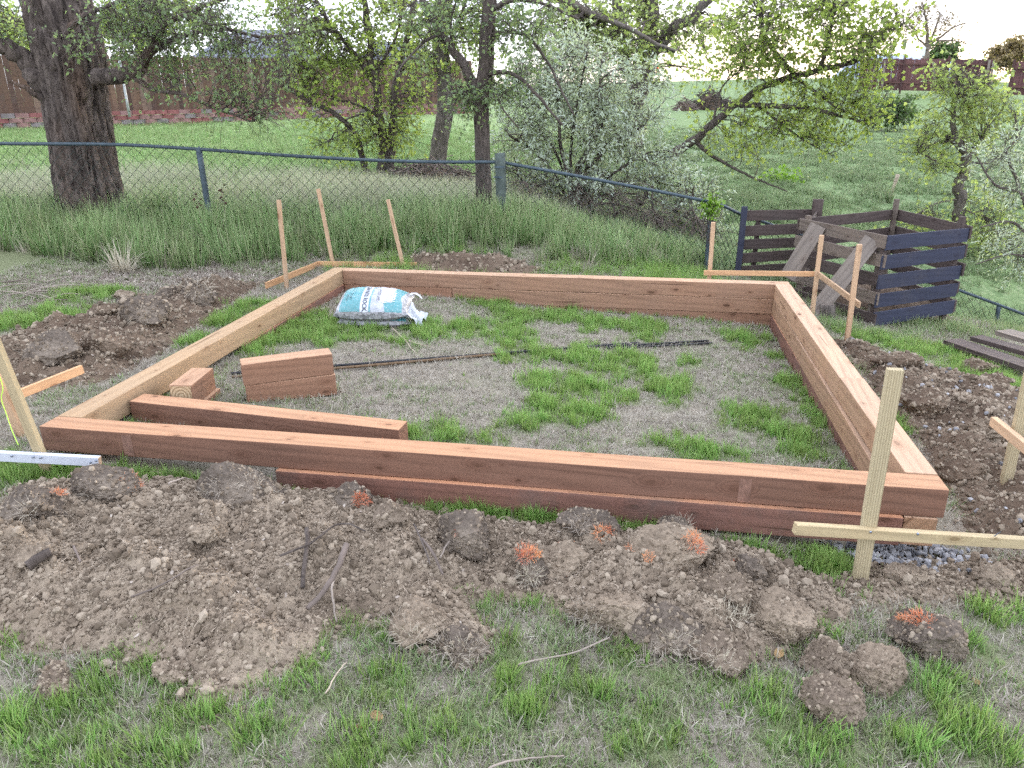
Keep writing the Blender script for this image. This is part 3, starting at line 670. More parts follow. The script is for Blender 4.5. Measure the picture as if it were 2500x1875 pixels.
# year rings on the sawn end that faces us
ringm = MB('year_rings', 0.9, 0.15); rv = ringm.coord('Object', rnd=False); wv = ringm.new('TexWave'); wv.wave_type = 'RINGS'; wv.rings_direction = 'X'; wv.inputs['Scale'].default_value = 16; wv.inputs['Distortion'].default_value = 1.2; wv.inputs['Detail'].default_value = 2
ringm.l.new(rv, wv.inputs['Vector']); ringm.color(ringm.ramp(wv.outputs['Fac'], [(0.1, (0.30, 0.205, 0.115)), (0.6, (0.50, 0.375, 0.235))]))
eM = WM[oA.name] @ Matrix.Translation((-LA / 2 - .0015, 0, -.03))
link('sawn_end', box_mesh('sawn_end', 0.003, TT - .012, TT - .012, 0), ringm.m, oA, WM[oA.name] @ Matrix.Translation((-LA / 2 - .0006, 0, 0)))

# ------------------------------------------------------------------ rebar
def rebar(name, p0, p1, r, mat, label):
    p0, p1 = np.array(p0, float), np.array(p1, float); L = np.linalg.norm(p1 - p0); n = int(L / 0.011)
    t = np.linspace(0, 1, n); P = p0[None] * (1 - t)[:, None] + p1[None] * t[:, None]
    P[:, 2] = gz(P[:, 0], P[:, 1]) * .15 + P[:, 2] * .85
    rad = r * (1 + 0.13 * (np.arange(n) % 2))
    V, qd = tubes(P[None], rad[None], 6); i = np.arange(6)
    V = np.vstack([V, P[:1], P[-1:]]); f = np.vstack([np.c_[(i + 1) % 6, i, np.full(6, n * 6)], np.c_[(n - 1) * 6 + i, (n - 1) * 6 + (i + 1) % 6, np.full(6, n * 6 + 1)]])
    o = link(name, mesh_np(name, V - P[0], [qd, f]), M[mat], None, Matrix.Translation(Vector(P[0]))); tag(o, label, 'rebar', 'steel bars on the ground'); return o
def gp(x, y, dz=0.012):
    p = on(x, y); return np.array([p[0], p[1], p[2] + dz])
rebar('rebar', gp(500, 815, .022), gp(1380, 746, .02), .010, 'rebar_black', 'black steel bar lying under the offcuts, farthest of the bars')
rebar('rebar', gp(502, 822, .02), gp(1090, 769, .018), .010, 'rebar_rust', 'rust-brown steel bar lying along the near side of the black one')
rebar('rebar', gp(1310, 755, .02), gp(1530, 740, .02), .009, 'rebar_black', 'short bluish black bar end showing on the bare ground, upper one')
rebar('rebar', gp(1312, 759, .018), gp(1538, 744.5, .018), .009, 'rebar_black', 'short bluish black bar end showing on the bare ground, lower one')

# ------------------------------------------------------------------ bags of landscaping rock
BL_, BW_ = 0.66, 0.42
pL, pR = on(722, 700), on(905, 715)
bc = on(805, 703); bc = np.array([bc[0], bc[1] + .10, gzs(bc[0], bc[1] + .1)])
byaw = math.atan2(pR[1] - pL[1], pR[0] - pL[0]) + .06
def bag_surface(u, v, H, side, seed):
    """u along, v across in [-1,1]; side +1 upper, -1 lower face"""
    e = np.clip(1 - np.abs(u) ** 3.2, 0, 1) ** 0.62 * np.clip(1 - np.abs(v) ** 2.6, 0, 1) ** 0.55
    sh = 1 - 0.10 * np.abs(v) ** 3 * (np.abs(u) ** 2)
    x = u * BL_ / 2 * (1 - 0.05 * (1 - np.abs(v))); y = v * BW_ / 2 * (1 - 0.16 * (np.abs(u) ** 4)) * sh
    lump = 0.010 * fbm(np.stack([u * 9, v * 6, np.full(np.shape(u), seed)], -1), 3, 5) * e
    wr = 0.008 * np.abs(fbm(np.stack([u * 5 + v * 2, v * 12, np.full(np.shape(u), seed + 2.0)], -1), 3, 8)) * sstep(0.5, 0.95, np.abs(u))
    z = (H * 0.62 * e if side > 0 else -H * 0.38 * e) + (lump + wr) * side
    skew = 0.045 * (1 - u) * 0.5 * (side > 0) * e
    return np.stack([x, y, z + H * 0.38 + skew], -1)
def bag_mesh(H, seed):
    n, k = 70, 46; U, Vv = np.meshgrid(np.linspace(-1, 1, n), np.linspace(-1, 1, k), indexing='ij')
    T_ = bag_surface(U, Vv, H, 1, seed).reshape(-1, 3); B_ = bag_surface(U, Vv, H, -1, seed).reshape(-1, 3)
    ii = np.arange(n * k).reshape(n, k); qd = np.stack([ii[:-1, :-1], ii[1:, :-1], ii[1:, 1:], ii[:-1, 1:]], -1).reshape(-1, 4)
    up_ = np.r_[np.ones(n * k), np.zeros(n * k)]
    return mesh_np('rock_bag', np.vstack([T_, B_]), [qd, qd[:, ::-1] + n * k], {'bu': np.r_[U.ravel(), U.ravel()] * .5 + .5, 'bv': np.r_[Vv.ravel(), Vv.ravel()] * .5 + .5, 'upper': up_}, smooth=True)
def bag_mat():
    m = MB('printed_plastic_bag', 0.22, 0.6); v = m.coord('Object', rnd=False)
    u_, v_ = m.attr('bu'), m.attr('bv'); n = m.noise(v, 55.0, 4, 0.7); cell = m.voro(v, 46.0, 'Color'); sep = m.new('SeparateColor'); m.l.new(cell, sep.inputs[0])
    rock = m.ramp(sep.outputs[0], [(0.0, (0.09, 0.085, 0.085)), (0.5, (0.19, 0.18, 0.18)), (1.0, (0.33, 0.315, 0.32))])
    def band(x, a, b): return m.math('MULTIPLY', m.math('GREATER_THAN', x, a), m.math('LESS_THAN', x, b))
    teal = (0.075, 0.265, 0.29); wht = (0.56, 0.60, 0.68)
    face = m.mix(0.5, rock, wht)
    face = m.mix(band(u_, .10, .385), face, teal)
    face = m.mix(band(u_, .395, .495), face, wht)
    face = m.mix(band(u_, .505, .525), face, teal)
    arch = m.math('ADD', u_, m.math('MULTIPLY', m.math('ABSOLUTE', m.math('SUBTRACT', v_, .5)), -0.12))
    face = m.mix(m.math('MULTIPLY', band(arch, .66, .90), band(v_, .045, .9)), face, teal)
    face = m.mix(m.math('MULTIPLY', band(u_, .60, .80), band(v_, .24, .86)), face, (0.50, 0.50, 0.55))
    pr = m.math('MULTIPLY', m.attr('upper'), m.math('MULTIPLY', band(v_, .045, .985), band(u_, .05, .93)))
    c = m.mix(pr, m.mix(0.12, rock, wht), face)
    c = m.mix(m.ramp(n, [(0.55, 0.0), (0.75, 0.45)]), c, (0.75, 0.78, 0.84))
    m.color(c); m.bump(m.math('ADD', m.math('MULTIPLY', m.voro(v, 46.0), 0.6), m.noise(v, 16.0, 4, 0.6)), 0.5, 0.012)
    m.b.inputs['Coat Weight'].default_value = 0.25
    return m.m
M['bag'] = bag_mat()
M['plastic'] = simple('clear_crumpled_plastic', (0.72, 0.75, 0.80), 0.2, 0.1, 25, 0.6); M['plastic'].node_tree.nodes['Principled BSDF'].inputs['Transmission Weight'].default_value = 0.35
M['print_white'] = simple('white_print', (0.78, 0.80, 0.84), 0.4, 0.03, 5, bump=0)
M['print_dark'] = simple('dark_print', (0.045, 0.05, 0.06), 0.4, 0.03, 5, bump=0)
bagM0 = Matrix.Translation(Vector((bc[0] + .01, bc[1] + .02, bc[2] - .02))) @ Matrix.Rotation(byaw + .05, 4, 'Z')
low = link('rock_bag', bag_mesh(0.13, 3.0), M['bag'], None, bagM0); tag(low, 'lower bag of grey rock, flattened underneath the printed bag', 'rock bag', 'bags of landscaping rock')
bagM = Matrix.Translation(Vector((bc[0], bc[1], bc[2] + .088))) @ Matrix.Rotation(byaw, 4, 'Z') @ Matrix.Rotation(-.03, 4, 'Y') @ Matrix.Rotation(.30, 4, 'X')
bag = link('rock_bag', bag_mesh(0.185, 7.0), M['bag'], None, bagM); tag(bag, 'upper plastic bag of landscaping rock printed in teal and white', 'rock bag', 'bags of landscaping rock')
def bag_text(txt, cu, cv, size_u, len_v, mat, bold=False):
    """print running across the bag: reading direction is -v, the top of the letters points to +u"""
    cv_ = bpy.data.curves.new('print', 'FONT'); cv_.body = txt; cv_.align_x = 'CENTER'; cv_.align_y = 'CENTER'; cv_.size = 1.0; cv_.resolution_u = 2
    if bold: cv_.offset = 0.018
    o = bpy.data.objects.new('print_tmp', cv_); COL.objects.link(o)
    dg = bpy.context.evaluated_depsgraph_get(); me = bpy.data.meshes.new_from_object(o.evaluated_get(dg)); bpy.data.objects.remove(o, do_unlink=True)
    bm = bmesh.new(); bm.from_mesh(me); bmesh.ops.triangulate(bm, faces=bm.faces)
    bmesh.ops.subdivide_edges(bm, edges=[e for e in bm.edges if e.calc_length() > 0.4], cuts=2)
    V = np.array([v.co[:] for v in bm.verts]); w = np.ptp(V[:, 0]); hh = np.ptp(V[:, 1])
    uu = cu + (V[:, 1] - V[:, 1].mean()) / hh * size_u; vv = cv - (V[:, 0] - V[:, 0].mean()) / w * len_v
    S = bag_surface(uu, vv, 0.185, 1, 7.0); S[:, 2] += 0.006
    for v, s in zip(bm.verts, S): v.co = Vector(s)
    bm.to_mesh(me); bm.free(); me.name = 'printed_lettering'; me.materials.clear()
    return link('printed_lettering', me, mat, bag, bagM)
bag_text('GRANITE ROCK', -.105, -.22, .12, 1.35, M['print_dark'], True)
bag_text('ASPEN', .60, -.12, .14, .72, M['print_white'], True)
bag_text('MOUNTAIN', .40, -.15, .15, .88, M['print_white'], True)
bag_text('LANDSCAPES', .235, -.15, .08, .80, M['print_dark'])
bag_text('.5 CU FT', -.52, -.30, .07, .45, M['print_dark'])
bag_text('KEEP DRY', -.63, -.30, .05, .40, M['print_dark'])
def crumple(name, U0, V0, fn, parent, mat, world):
    n, k = 34, 26; U, Vv = np.meshgrid(np.linspace(0, 1, n), np.linspace(0, 1, k), indexing='ij'); P = fn(U, Vv)
    ii = np.arange(n * k).reshape(n, k); qd = np.stack([ii[:-1, :-1], ii[1:, :-1], ii[1:, 1:], ii[:-1, 1:]], -1).reshape(-1, 4)
    me = mesh_np(name, P.reshape(-1, 3), qd, smooth=True); o = link(name, me, mat, parent, world)
    sd = o.modifiers.new('thick', 'SOLIDIFY'); sd.thickness = 0.0012; return o
def flap(U, Vv):
    w = 0.19 - 0.05 * np.sin(U * 3); x = BL_ / 2 - .05 + U * 0.17; y = (Vv - .62) * w * 1.55 - U * .06
    z = 0.085 - U * 0.12 + 0.03 * np.sin(Vv * 9 + U * 4) * (0.4 + U) + 0.030 * fbm(np.stack([U * 7, Vv * 7, U * 0 + 3], -1), 3, 4)
    return np.stack([x + .02 * fbm(np.stack([U * 5, Vv * 6, U * 0], -1), 2, 6), y, z], -1)
crumple('bag_end', 0, 0, flap, bag, M['plastic'], bagM)
def tail(U, Vv):
    x = BL_ / 2 - .04 + U * .12; y = 0.10 + (Vv - .5) * .045 * (1 - .6 * U); z = .11 + .035 * np.sin(U * 2.6) - .05 * U ** 2.5 + .006 * fbm(np.stack([U * 6, Vv * 4, U * 0 + 9], -1), 2, 4)
    return np.stack([x, y, z], -1)
crumple('bag_tie_end', 0, 0, tail, bag, M['plastic'], bagM)

# ------------------------------------------------------------------ batter boards (stakes with nailed ledger boards)
def screw(p, parent):
    V, qd = tubes(np.array([[p, np.array(p) + np.array([0, -.006, 0])]]), np.array([[.006, .005]]), 8)
    V = np.vstack([V, np.array(p) + np.array([0, -.0065, 0])]); f = np.c_[8 + np.arange(8), 8 + (np.arange(8) + 1) % 8, np.full(8, 16)]
    link('screw_head', mesh_np('screw_head', V, [qd, f]), M['screw'], parent)
def stake(p_base, p_top, w, d, mat, root, sink=.25, roll=0.0):
    p_base, p_top = np.array(p_base, float), np.array(p_top, float); ax = (p_top - p_base) / np.linalg.norm(p_top - p_base)
    return beam('stake', p_base - ax * sink, p_top, w, d, M[mat], root, roll=roll, up=(0, 1, 0), bev=.002, wob=.002, seed=int(abs(p_base[0]) * 100), seg=3)
# far left corner
sb = [np.array([-.47, 3.95, 0]), np.array([-.36, 4.93, 0]), np.array([.50, 4.86, 0])]
for p in sb: p[2] = gzs(p[0], p[1])
tops = [(597, 429), (682, 405), (833, 428)]
rt = empty('batter_board', sb[1], 'three slim stakes with two boards behind the far left frame corner', 'batter board', 'batter boards round the frame')
for p, (tx, ty) in zip(sb, tops): stake(p, at(tx + 5, ty + 3, dist(p) + .02), .036, .032, 'pine', rt)
b0 = at(574, 617, dist(sb[0]) - .18); b1 = at(689, 570, dist(sb[1]) - .03); beam('ledger_board', b0, b1, .018, .062, M['pine_orange'], rt, bev=.002, wob=.001, seed=3)
b0 = at(690, 570, dist(sb[1]) - .035); b1 = at(901, 573, dist(sb[2]) + .08); beam('ledger_board', b0, b1, .018, .062, M['pine_orange'], rt, bev=.002, wob=.001, seed=4)
# far right corner
sb = [at(1533, 600, 7.95), np.array([4.90, 4.83, 0]), np.array([5.0, 3.80, 0])]
for p in sb: p[2] = gzs(p[0], p[1])
rt = empty('batter_board', sb[1], 'three slim stakes with two boards between the frame and the compost bins', 'batter board', 'batter boards round the frame')
for p, (tx, ty) in zip(sb, [(1541, 478), (1775, 506), (1857, 526)]): stake(p, at(tx, ty + 2, dist(p)), .042, .036, 'pine', rt)
b0 = at(1520, 589, dist(sb[0]) - .03); b1 = at(1764, 592, dist(sb[1]) + .035); beam('ledger_board', b0, b1, .018, .052, M['pine_orange'], rt, bev=.002, wob=.001, seed=5)
b0 = at(1764, 590, dist(sb[1]) + .03); b1 = at(1857, 659, dist(sb[2]) + .01); beam('ledger_board', b0, b1, .020, .055, M['pine'], rt, bev=.002, wob=.001, seed=6)
# near right corner
s0 = onz(1858, 1243, .0); s0[2] = gzs(s0[0], s0[1]); s1 = onz(2172, 1048, -.02); s1[2] = gzs(s1[0], s1[1])
rt = empty('batter_board', s0, 'stout ribbed stakes with long pale board in front of the near right frame corner', 'batter board', 'batter boards round the frame')
rib = MB('ribbed_treated_pine', 0.8, 0.2); v = rib.coord('Object'); sx = rib.new('SeparateXYZ'); rib.l.new(v, sx.inputs[0])
wv = rib.new('TexWave'); wv.bands_direction = 'Y'; wv.inputs['Scale'].default_value = 32; wv.inputs['Distortion'].default_value = .6; rib.l.new(v, wv.inputs['Vector'])
mg = rib.new('Mapping'); mg.inputs['Scale'].default_value = (3, 90, 90); rib.l.new(v, mg.inputs['Vector']); gn = rib.noise(mg.outputs[0], 1.0, 3)
cc = rib.mix(rib.ramp(wv.outputs['Fac'], [(0.1, 0.0), (0.6, 1.0)]), (0.33, 0.27, 0.165), (0.455, 0.38, 0.24)); cc = rib.mix(rib.ramp(gn, [(0.3, 0.3), (0.6, 0.0)]), cc, (0.30, 0.23, 0.13)); rib.color(cc); rib.bump(wv.outputs['Fac'], 0.5, 0.004)
M['ribbed'] = rib.m
stake(s0, at(1934, 797, dist(s0) + .02), .058, .036, 'ribbed', rt)
D1 = dist(s1); stake(s1, at(2232, 780, D1), .050, .036, 'ribbed', rt)
b0 = at(1716, 1141, dist(s0) - .045); b1 = at(2300, 1178, dist(s0) + .03); lb = beam('ledger_board', b0, b1, .034, .046, M['pine_green'], rt, bev=.002, wob=.0012, seed=7, seg=4)
dirb = (b1 - b0) / np.linalg.norm(b1 - b0)
for sx_, sy_ in ((1880, 1148.5), (1982, 1153)):
    p = at(sx_, sy_, dist(s0) - .045 + (sx_ - 1716) / 584 * .075 - .016); screw(p, rt)
b0 = at(2147, 902, D1 + .10); b1 = at(2330, 1048, D1 - .62); beam('ledger_board', b0 - np.array([0, 0, .02]), b1 - np.array([0, 0, .02]), .034, .050, M['pine'], rt, bev=.002, wob=.001, seed=8)
# a bent nail left in the long board
nl = at(2145, 1160, dist(s0) + .01); link('nail', mesh_np('nail', *tubes(np.array([[nl, nl + np.array([.012, -.005, .02]), nl + np.array([.02, -.01, .034])]]), np.array([[.0025] * 3]), 5)), M['screw'], rt)
# near left corner
s0 = onz(108, 1036, .09); s0[2] = gzs(s0[0], s0[1])
s1 = at(38, 908, dist(s0) + .42); s1[2] = gzs(s1[0], s1[1])
rt = empty('batter_board', s0, 'leaning stakes with white painted board at the near left frame corner', 'batter board', 'batter boards round the frame')
stake(s0, at(-28, 700, dist(s0) - .05), .050, .030, 'pine_green', rt)
stake(s1, at(-40, 740, dist(s1) - .02), .050, .030, 'pine', rt)
b0 = at(-160, 976, dist(s0) - .035); b1 = at(216, 996, dist(s0) - .05); wb = beam('ledger_board', b0, b1, .030, .048, M['white_paint'], rt, bev=.002, wob=.001, seed=9); wb['label'] = 'white painted ledger board with a raw cut end'
link('cut_end', box_mesh('cut_end', .002, .026, .044, 0), M['pine'], wb, WM[wb.name] @ Matrix.Translation((float(np.linalg.norm(b1 - b0)) / 2 + .0008, 0, 0)))
for sx_ in (26, 72, 88, 196, 208): 
    p = at(sx_, 985 + (sx_ - 26) * .055 + (4 if sx_ in (196,) else 0), dist(s0) - .05 - .014); screw(p, rt)
b0 = at(30, 856, dist(s1) - .06); b1 = at(178, 797, dist(s1) + .30); beam('ledger_board', b0, b1, .022, .050, M['pine_orange'], rt, bev=.002, wob=.001, seed=10)
# neon mason string hanging on it
M['neon'] = simple('neon_string', (0.55, 0.95, 0.10), 0.6, 0.05, 5, bump=0)
ns = [at(-6, 800, dist(s1) - .09), at(6, 836, dist(s1) - .1), at(3, 862, dist(s1) - .1), at(14, 895, dist(s1) - .12), at(26, 930, dist(s1) - .15), at(40, 962, dist(s1) - .2)]
st = tube_obj('mason_string', ns, .0022, .0022, M['neon'], None, 5, 40); tag(st, 'neon green mason string hanging from the leaning left stakes', 'string')

# ------------------------------------------------------------------ compost bins of pallet boards
def panel(root, p0, p1, zb, zt_, rows, bw, mat, th=.022, posts=(), off=0.0, seed=0, skip=(), jit=.012, nrm=None):
    """horizontal boards between two ground points"""
    p0, p1 = np.array(p0[:2]), np.array(p1[:2]); d = (p1 - p0) / np.linalg.norm(p1 - p0); nrm_ = np.array([d[1], -d[0]]); rr = random.Random(seed)
    for i in range(rows):
        if i in skip: continue
        f = (i + .5) / rows; z = zb + (zt_ - zb) * f
        a0 = p0 - d * rr.uniform(0, .03) + nrm_ * off; a1 = p1 + d * rr.uniform(0, .03) + nrm_ * off
        mt = mat if isinstance(mat, str) else mat[i]
        beam('board', (*a0, z + rr.uniform(-jit, jit)), (*a1, z + rr.uniform(-jit, jit)), th, bw * rr.uniform(.94, 1.04), M[mt], root, bev=.002, wob=.003, seed=seed * 10 + i, seg=3)
    for (t, mt, ext, pw) in posts:
        c_ = p0 + (p1 - p0) * t + nrm_ * (off - .055)
        beam('post', (*c_, zb - .25), (*c_, zt_ + ext), pw, .05, M[mt], root, up=(d[1], -d[0], 0), bev=.002, wob=.002, seed=seed + int(t * 100), seg=2)
A_ = at(1884, 705, 7.80); B_ = at(2050, 694, 8.35); E_ = at(1712, 596, 9.0); C_ = at(1905, 620, 9.75)
gA_ = gzs(A_[0], A_[1])
bin1 = empty('compost_bin', (A_[0], A_[1], gA_), 'square compost bin of pallets, blue boards on its right side', 'compost bin', 'pallet compost bins')
zt1 = at(1928, 506, 7.80)[2]; zb1 = gA_ - .03
panel(bin1, A_, B_, zb1, zt1, 5, .155, ['blue_board', 'blue_board', 'blue_board', 'blue_board', 'blue_board'], posts=((.04, 'weathered_dark', -.03, .05), (.96, 'weathered_dark', .09, .06)), seed=1)
panel(bin1, E_, A_, zb1 + .02, zt1 + .03, 5, .135, ['weathered_dark', 'weathered', 'weathered_dark', 'weathered', 'weathered'], posts=((.06, 'weathered', .0, .06), (.93, 'weathered_grey', -.06, .07)), seed=2, jit=.028)
panel(bin1, B_, C_, zb1, zt1 + .02, 5, .14, 'weathered_dark', posts=((.97, 'weathered', .10, .055),), off=.03, seed=3)
panel(bin1, C_, E_, zb1, zt1 + .02, 5, .13, 'weathered_dark', seed=4, skip=(1,))
L1, L2 = at(1592, 590, 10.1), at(1745, 580, 10.35)
g1 = gzs(L1[0], L1[1]); zt2 = at(1600, 452, 10.1)[2]; zb2 = zt2 - .93
bin2 = empty('compost_bin', (L1[0], L1[1], g1), 'open compost bin side of dark slats with blue end post', 'compost bin', 'pallet compost bins')
panel(bin2, L1, L2, zb2, zt2, 5, .135, 'weathered_dark', seed=5, jit=.02, posts=((.25, 'weathered_dark', -.05, .05),))
for c_, mt, ext, w_ in ((L1, 'blue_board', .04, .075), (L2, 'weathered_dark', .10, .13)):
    beam('post', (c_[0], c_[1] - .05, zb2 - .2), (c_[0] + .005, c_[1] - .05, zt2 + ext), w_, .06, M[mt], bin2, up=(0, 1, 0), bev=.003, wob=.004, seed=9, seg=3)
panel(bin2, (L2[0] + .02, L2[1]), (E_[0] + .12, E_[1] + .1), zb2, zt2 - .03, 5, .12, 'weathered_dark', seed=6, jit=.02)
# two grey planks leaning on the front of the bin
for (x0, y0, d0, x1, y1, d1, lab, sd) in ((1700, 600, 8.55, 1768, 487, 8.62, 'weathered grey plank leaning on the compost bin, farther one', 3), (1755, 684, 7.75, 1885, 517, 7.95, 'weathered grey plank leaning on the compost bin, nearer and longer one', 4)):
    q0, q1 = at(x0, y0, d0), at(x1, y1, d1); o = beam('plank', q0, q1, .175, .024, M['weathered_grey'], None, up=(-.25, -1, .35), bev=.002, wob=.003, seed=sd, seg=4); tag(o, lab, 'plank', 'planks leaning on the compost bins')
# compost in the bin
cx_, cy_ = (A_ + B_ + C_ + E_)[:2] / 4
n = 40; aa = np.linspace(-.62, .62, n); CX, CY = np.meshgrid(aa, aa, indexing='ij'); cz = gA_ + .20 - .16 * (CX ** 2 + CY ** 2) / .4 + .05 * fbm(p2(CX, CY, 6), 3, 5)
ii = np.arange(n * n).reshape(n, n); qd = np.stack([ii[:-1, :-1], ii[1:, :-1], ii[1:, 1:], ii[:-1, 1:]], -1).reshape(-1, 4)
o = link('compost_heap', mesh_np('compost_heap', np.c_[CX.ravel(), CY.ravel(), cz.ravel() - gA_], qd, smooth=True), M['soil_dark'], None, Matrix.Translation((cx_, cy_, gA_)) @ Matrix.Rotation(math.atan2(B_[1] - A_[1], B_[0] - A_[0]), 4, 'Z')); tag(o, 'low heap of compost showing between the bin slats', 'compost')
# short cut log by the bin
lp = on(1792, 695); lp[2] = gzs(lp[0], lp[1])
lg = tube_obj('cut_log', [lp + np.array([0, .1, -.06]), lp + np.array([-.01, .1, .05]), lp + np.array([-.015, .11, .155])], .085, .075, M['bark_grey'], None, 14, 8, .006); tag(lg, 'short cut log with pale top standing before the compost bin', 'log')
tp = lp + np.array([-.015, .11, .156]); th = np.arange(14) * 2 * math.pi / 14
link('sawn_top', mesh_np('sawn_top', np.vstack([np.c_[tp[0] + .073 * np.cos(th), tp[1] + .073 * np.sin(th), np.full(14, tp[2] + .002)], [[tp[0], tp[1], tp[2] + .004]]]), np.c_[np.arange(14), (np.arange(14) + 1) % 14, np.full(14, 14)]), M['weathered_grey'], lg)
# dark boards dropped on the right
for i, (x0, y0, x1, y1, mt, zoff, w_, lab) in enumerate(((2056, 736, 2260, 806, 'weathered_dark', .10, .19, 'long dark weathered board, lowest of the pile at the right edge'), (2108, 728, 2270, 775, 'weathered_dark', .155, .15, 'dark weathered board, middle one of the pile at the right edge'), (2166, 716, 2290, 752, 'weathered_grey', .21, .20, 'pale grey board, topmost of the pile at the right edge'))):
    q0, q1 = on(x0, y0, zoff), on(x1, y1, zoff); q0[2] = gzs(q0[0], q0[1]) + zoff; q1[2] = gzs(q1[0], q1[1]) + zoff
    o = beam('scrap_board', q0, q1, w_, .042, M[mt], None, bev=.002, wob=.004, seed=40 + i, seg=4); tag(o, lab, 'board', 'scrap boards at the right edge')

# ------------------------------------------------------------------ chain-link fence
def rail_pt(x, y, D): return at(x, y, D)
run1 = [rail_pt(-420, 300, 9.35), rail_pt(0, 310, 9.4), rail_pt(240, 312, 9.45), rail_pt(440, 323, 9.5), rail_pt(620, 336, 9.55), rail_pt(800, 346, 9.6), rail_pt(950, 350, 9.65), rail_pt(1080, 350, 9.7)]
run2 = [rail_pt(1080, 350, 9.72), rail_pt(1320, 394, 9.85), rail_pt(1535, 437, 10.0), rail_pt(1600, 462, 10.3), rail_pt(1700, 497, 10.6), rail_pt(1900, 566, 10.5), rail_pt(2066, 625, 10.4), rail_pt(2212, 679, 10.3), rail_pt(2400, 752, 10.2)]
fence = empty('chain_link_fence', at(1080, 490, 9.7), 'chain link fence with blue grey top rail running past the trees', 'fence')
for run, nm in ((run1, 'a'), (run2, 'b')):
    tube_obj('top_rail', run, .021, .021, M['fence_metal'], fence, 10, 60)
def post(x, ytop, D, r, mat, over=0.0):
    p = at(x, ytop, D); g = gzs(p[0], p[1]); pts = [np.array([p[0] + .02, p[1], g - .3]), np.array([p[0] + .01, p[1], (g + p[2]) / 2]), p]
    return tube_obj('post', pts, r, r, M[mat], fence, 12, 6)
cp = post(1080, 331, 9.7, .066, 'fence_post')
lp_ = post(430, 327, 9.5, .036, 'fence_metal'); link('post_cap', mesh_np('post_cap', *tubes(np.array([[at(430, 327, 9.5), at(430, 322, 9.5), at(430, 316, 9.5)]]), np.array([[.04, .03, .004]]), 10)), M['fence_metal'], lp_)
post(1535, 440, 10.0, .03, 'fence_metal'); post(-330, 312, 9.4, .036, 'fence_metal'); post(2158, 660, 10.35, .03, 'fence_metal')
for yy in (360, 382, 470):
    p = at(1080, yy, 9.7); V, qd = tubes(np.array([[p + np.array([0, 0, -.012]), p + np.array([0, 0, .012])]]), np.array([[.071, .071]]), 14); link('clamp_band', mesh_np('clamp_band', V, qd), M['fence_metal'], cp)
def link_mesh(run, pitch=.128):
    P = catmull(run, 800); s = np.r_[0, np.cumsum(np.linalg.norm(np.diff(P, axis=0), axis=1))]
    n = int(s[-1] / (pitch / 2)); Wv = []
    for i in range(n):
        k = 20; zz = np.arange(k); off = (zz % 2) * pitch / 2 if i % 2 == 0 else (1 - zz % 2) * pitch / 2
        sa = i * pitch / 2 + off; px_ = np.stack([np.interp(sa, s, P[:, j]) for j in range(3)], -1)
        px_[:, 2] += .045 - zz * pitch / 2; px_[:, 1] += np.where((zz + i) % 2, .004, -.004)
        Wv.append(px_)
    Wv = np.array(Wv); return tubes(Wv, np.full(Wv.shape[:2], .0034), 4)
for run in (run1, run2):
    V, qd = link_mesh(run); o = link('wire_mesh', mesh_np('wire_mesh', V, qd), M['wire'], fence); o['kind'] = 'stuff'

# ------------------------------------------------------------------ block retaining wall and board fence behind the lawn
wp0, wp1 = at(-330, 296, 21.4), at(1010, 244, 33.9)
wd = (wp1 - wp0)[:2]; wlen = float(np.linalg.norm(wd)); wd /= wlen; wn_ = np.array([wd[1], -wd[0]])
wyaw = math.atan2(wd[1], wd[0])
def wall_xy(s): return wp0[:2] + wd * s
retw = empty('retaining_wall', (wp0[0], wp0[1], gzs(wp0[0], wp0[1])), 'low retaining wall of red and grey split blocks below the board fence', 'retaining wall')
def wall_base(s): return wp0[2] + (wp1[2] - wp0[2]) * s / wlen - .02
def wall_h(s): return .52 - .10 * s / wlen
bmats = [simple('block_red', (0.235, 0.095, 0.092), 0.9, 0.3, 9), simple('block_pink', (0.26, 0.15, 0.142), 0.9, 0.3, 9), simple('block_grey', (0.20, 0.172, 0.172), 0.9, 0.3, 9)]
bw_, bh_ = .36, .135
def block_mesh(seed):
    bm = bmesh.new(); bmesh.ops.create_cube(bm, size=1.0); bmesh.ops.scale(bm, vec=(bw_ - .014, .2, bh_ - .008), verts=bm.verts)
    ed = [e for e in bm.edges if abs(e.verts[0].co.x - e.verts[1].co.x) > .1 and e.verts[0].co.y < 0 and e.verts[1].co.y < 0]
    bmesh.ops.subdivide_edges(bm, edges=ed, cuts=2)
    rr = random.Random(seed)
    for v in bm.verts:
        if v.co.y < -.05: v.co.y += rr.uniform(-.018, .02) - (.02 if abs(v.co.x) < .1 else -.018)
    me = bpy.data.meshes.new('block'); bm.to_mesh(me); bm.free(); return me
bms = []
for mt in bmats:
    for sd in range(3): me = block_mesh(sd); me.materials.append(mt); bms.append(me)
rb = random.Random(5); nb = 0
for row in range(4):
    s = (row % 2) * bw_ / 2
    while s < wlen:
        z = wall_base(s) + wall_h(s) - bh_ * (row + .5)
        xy = wall_xy(s + bw_ / 2) + wn_ * (-.012 * (3 - row)) * -1
        me = bms[rb.choice([0, 0, 1, 1, 1, 2, 2]) * 3 + rb.randrange(3)]
        if nb < 296 or True:
            link('block', me, None, retw, Matrix.Translation((xy[0], xy[1], z)) @ Matrix.Rotation(wyaw, 4, 'Z') @ Matrix.Translation((0, .1, 0))); nb += 1
        s += bw_
fen = empty('board_fence', (wp0[0], wp0[1], gzs(wp0[0], wp0[1]) + .5), 'tall weathered brown board fence above the block retaining wall', 'fence')
fm = [timber_mat('fence_picket_%d' % i, c, c, knot=(.03, .02, .015), grain=.8, topsep=False, dirty=.5) for i, c in enumerate([(.115, .072, .052), (.15, .096, .068), (.085, .054, .043), (.175, .125, .095)])]
pme = []
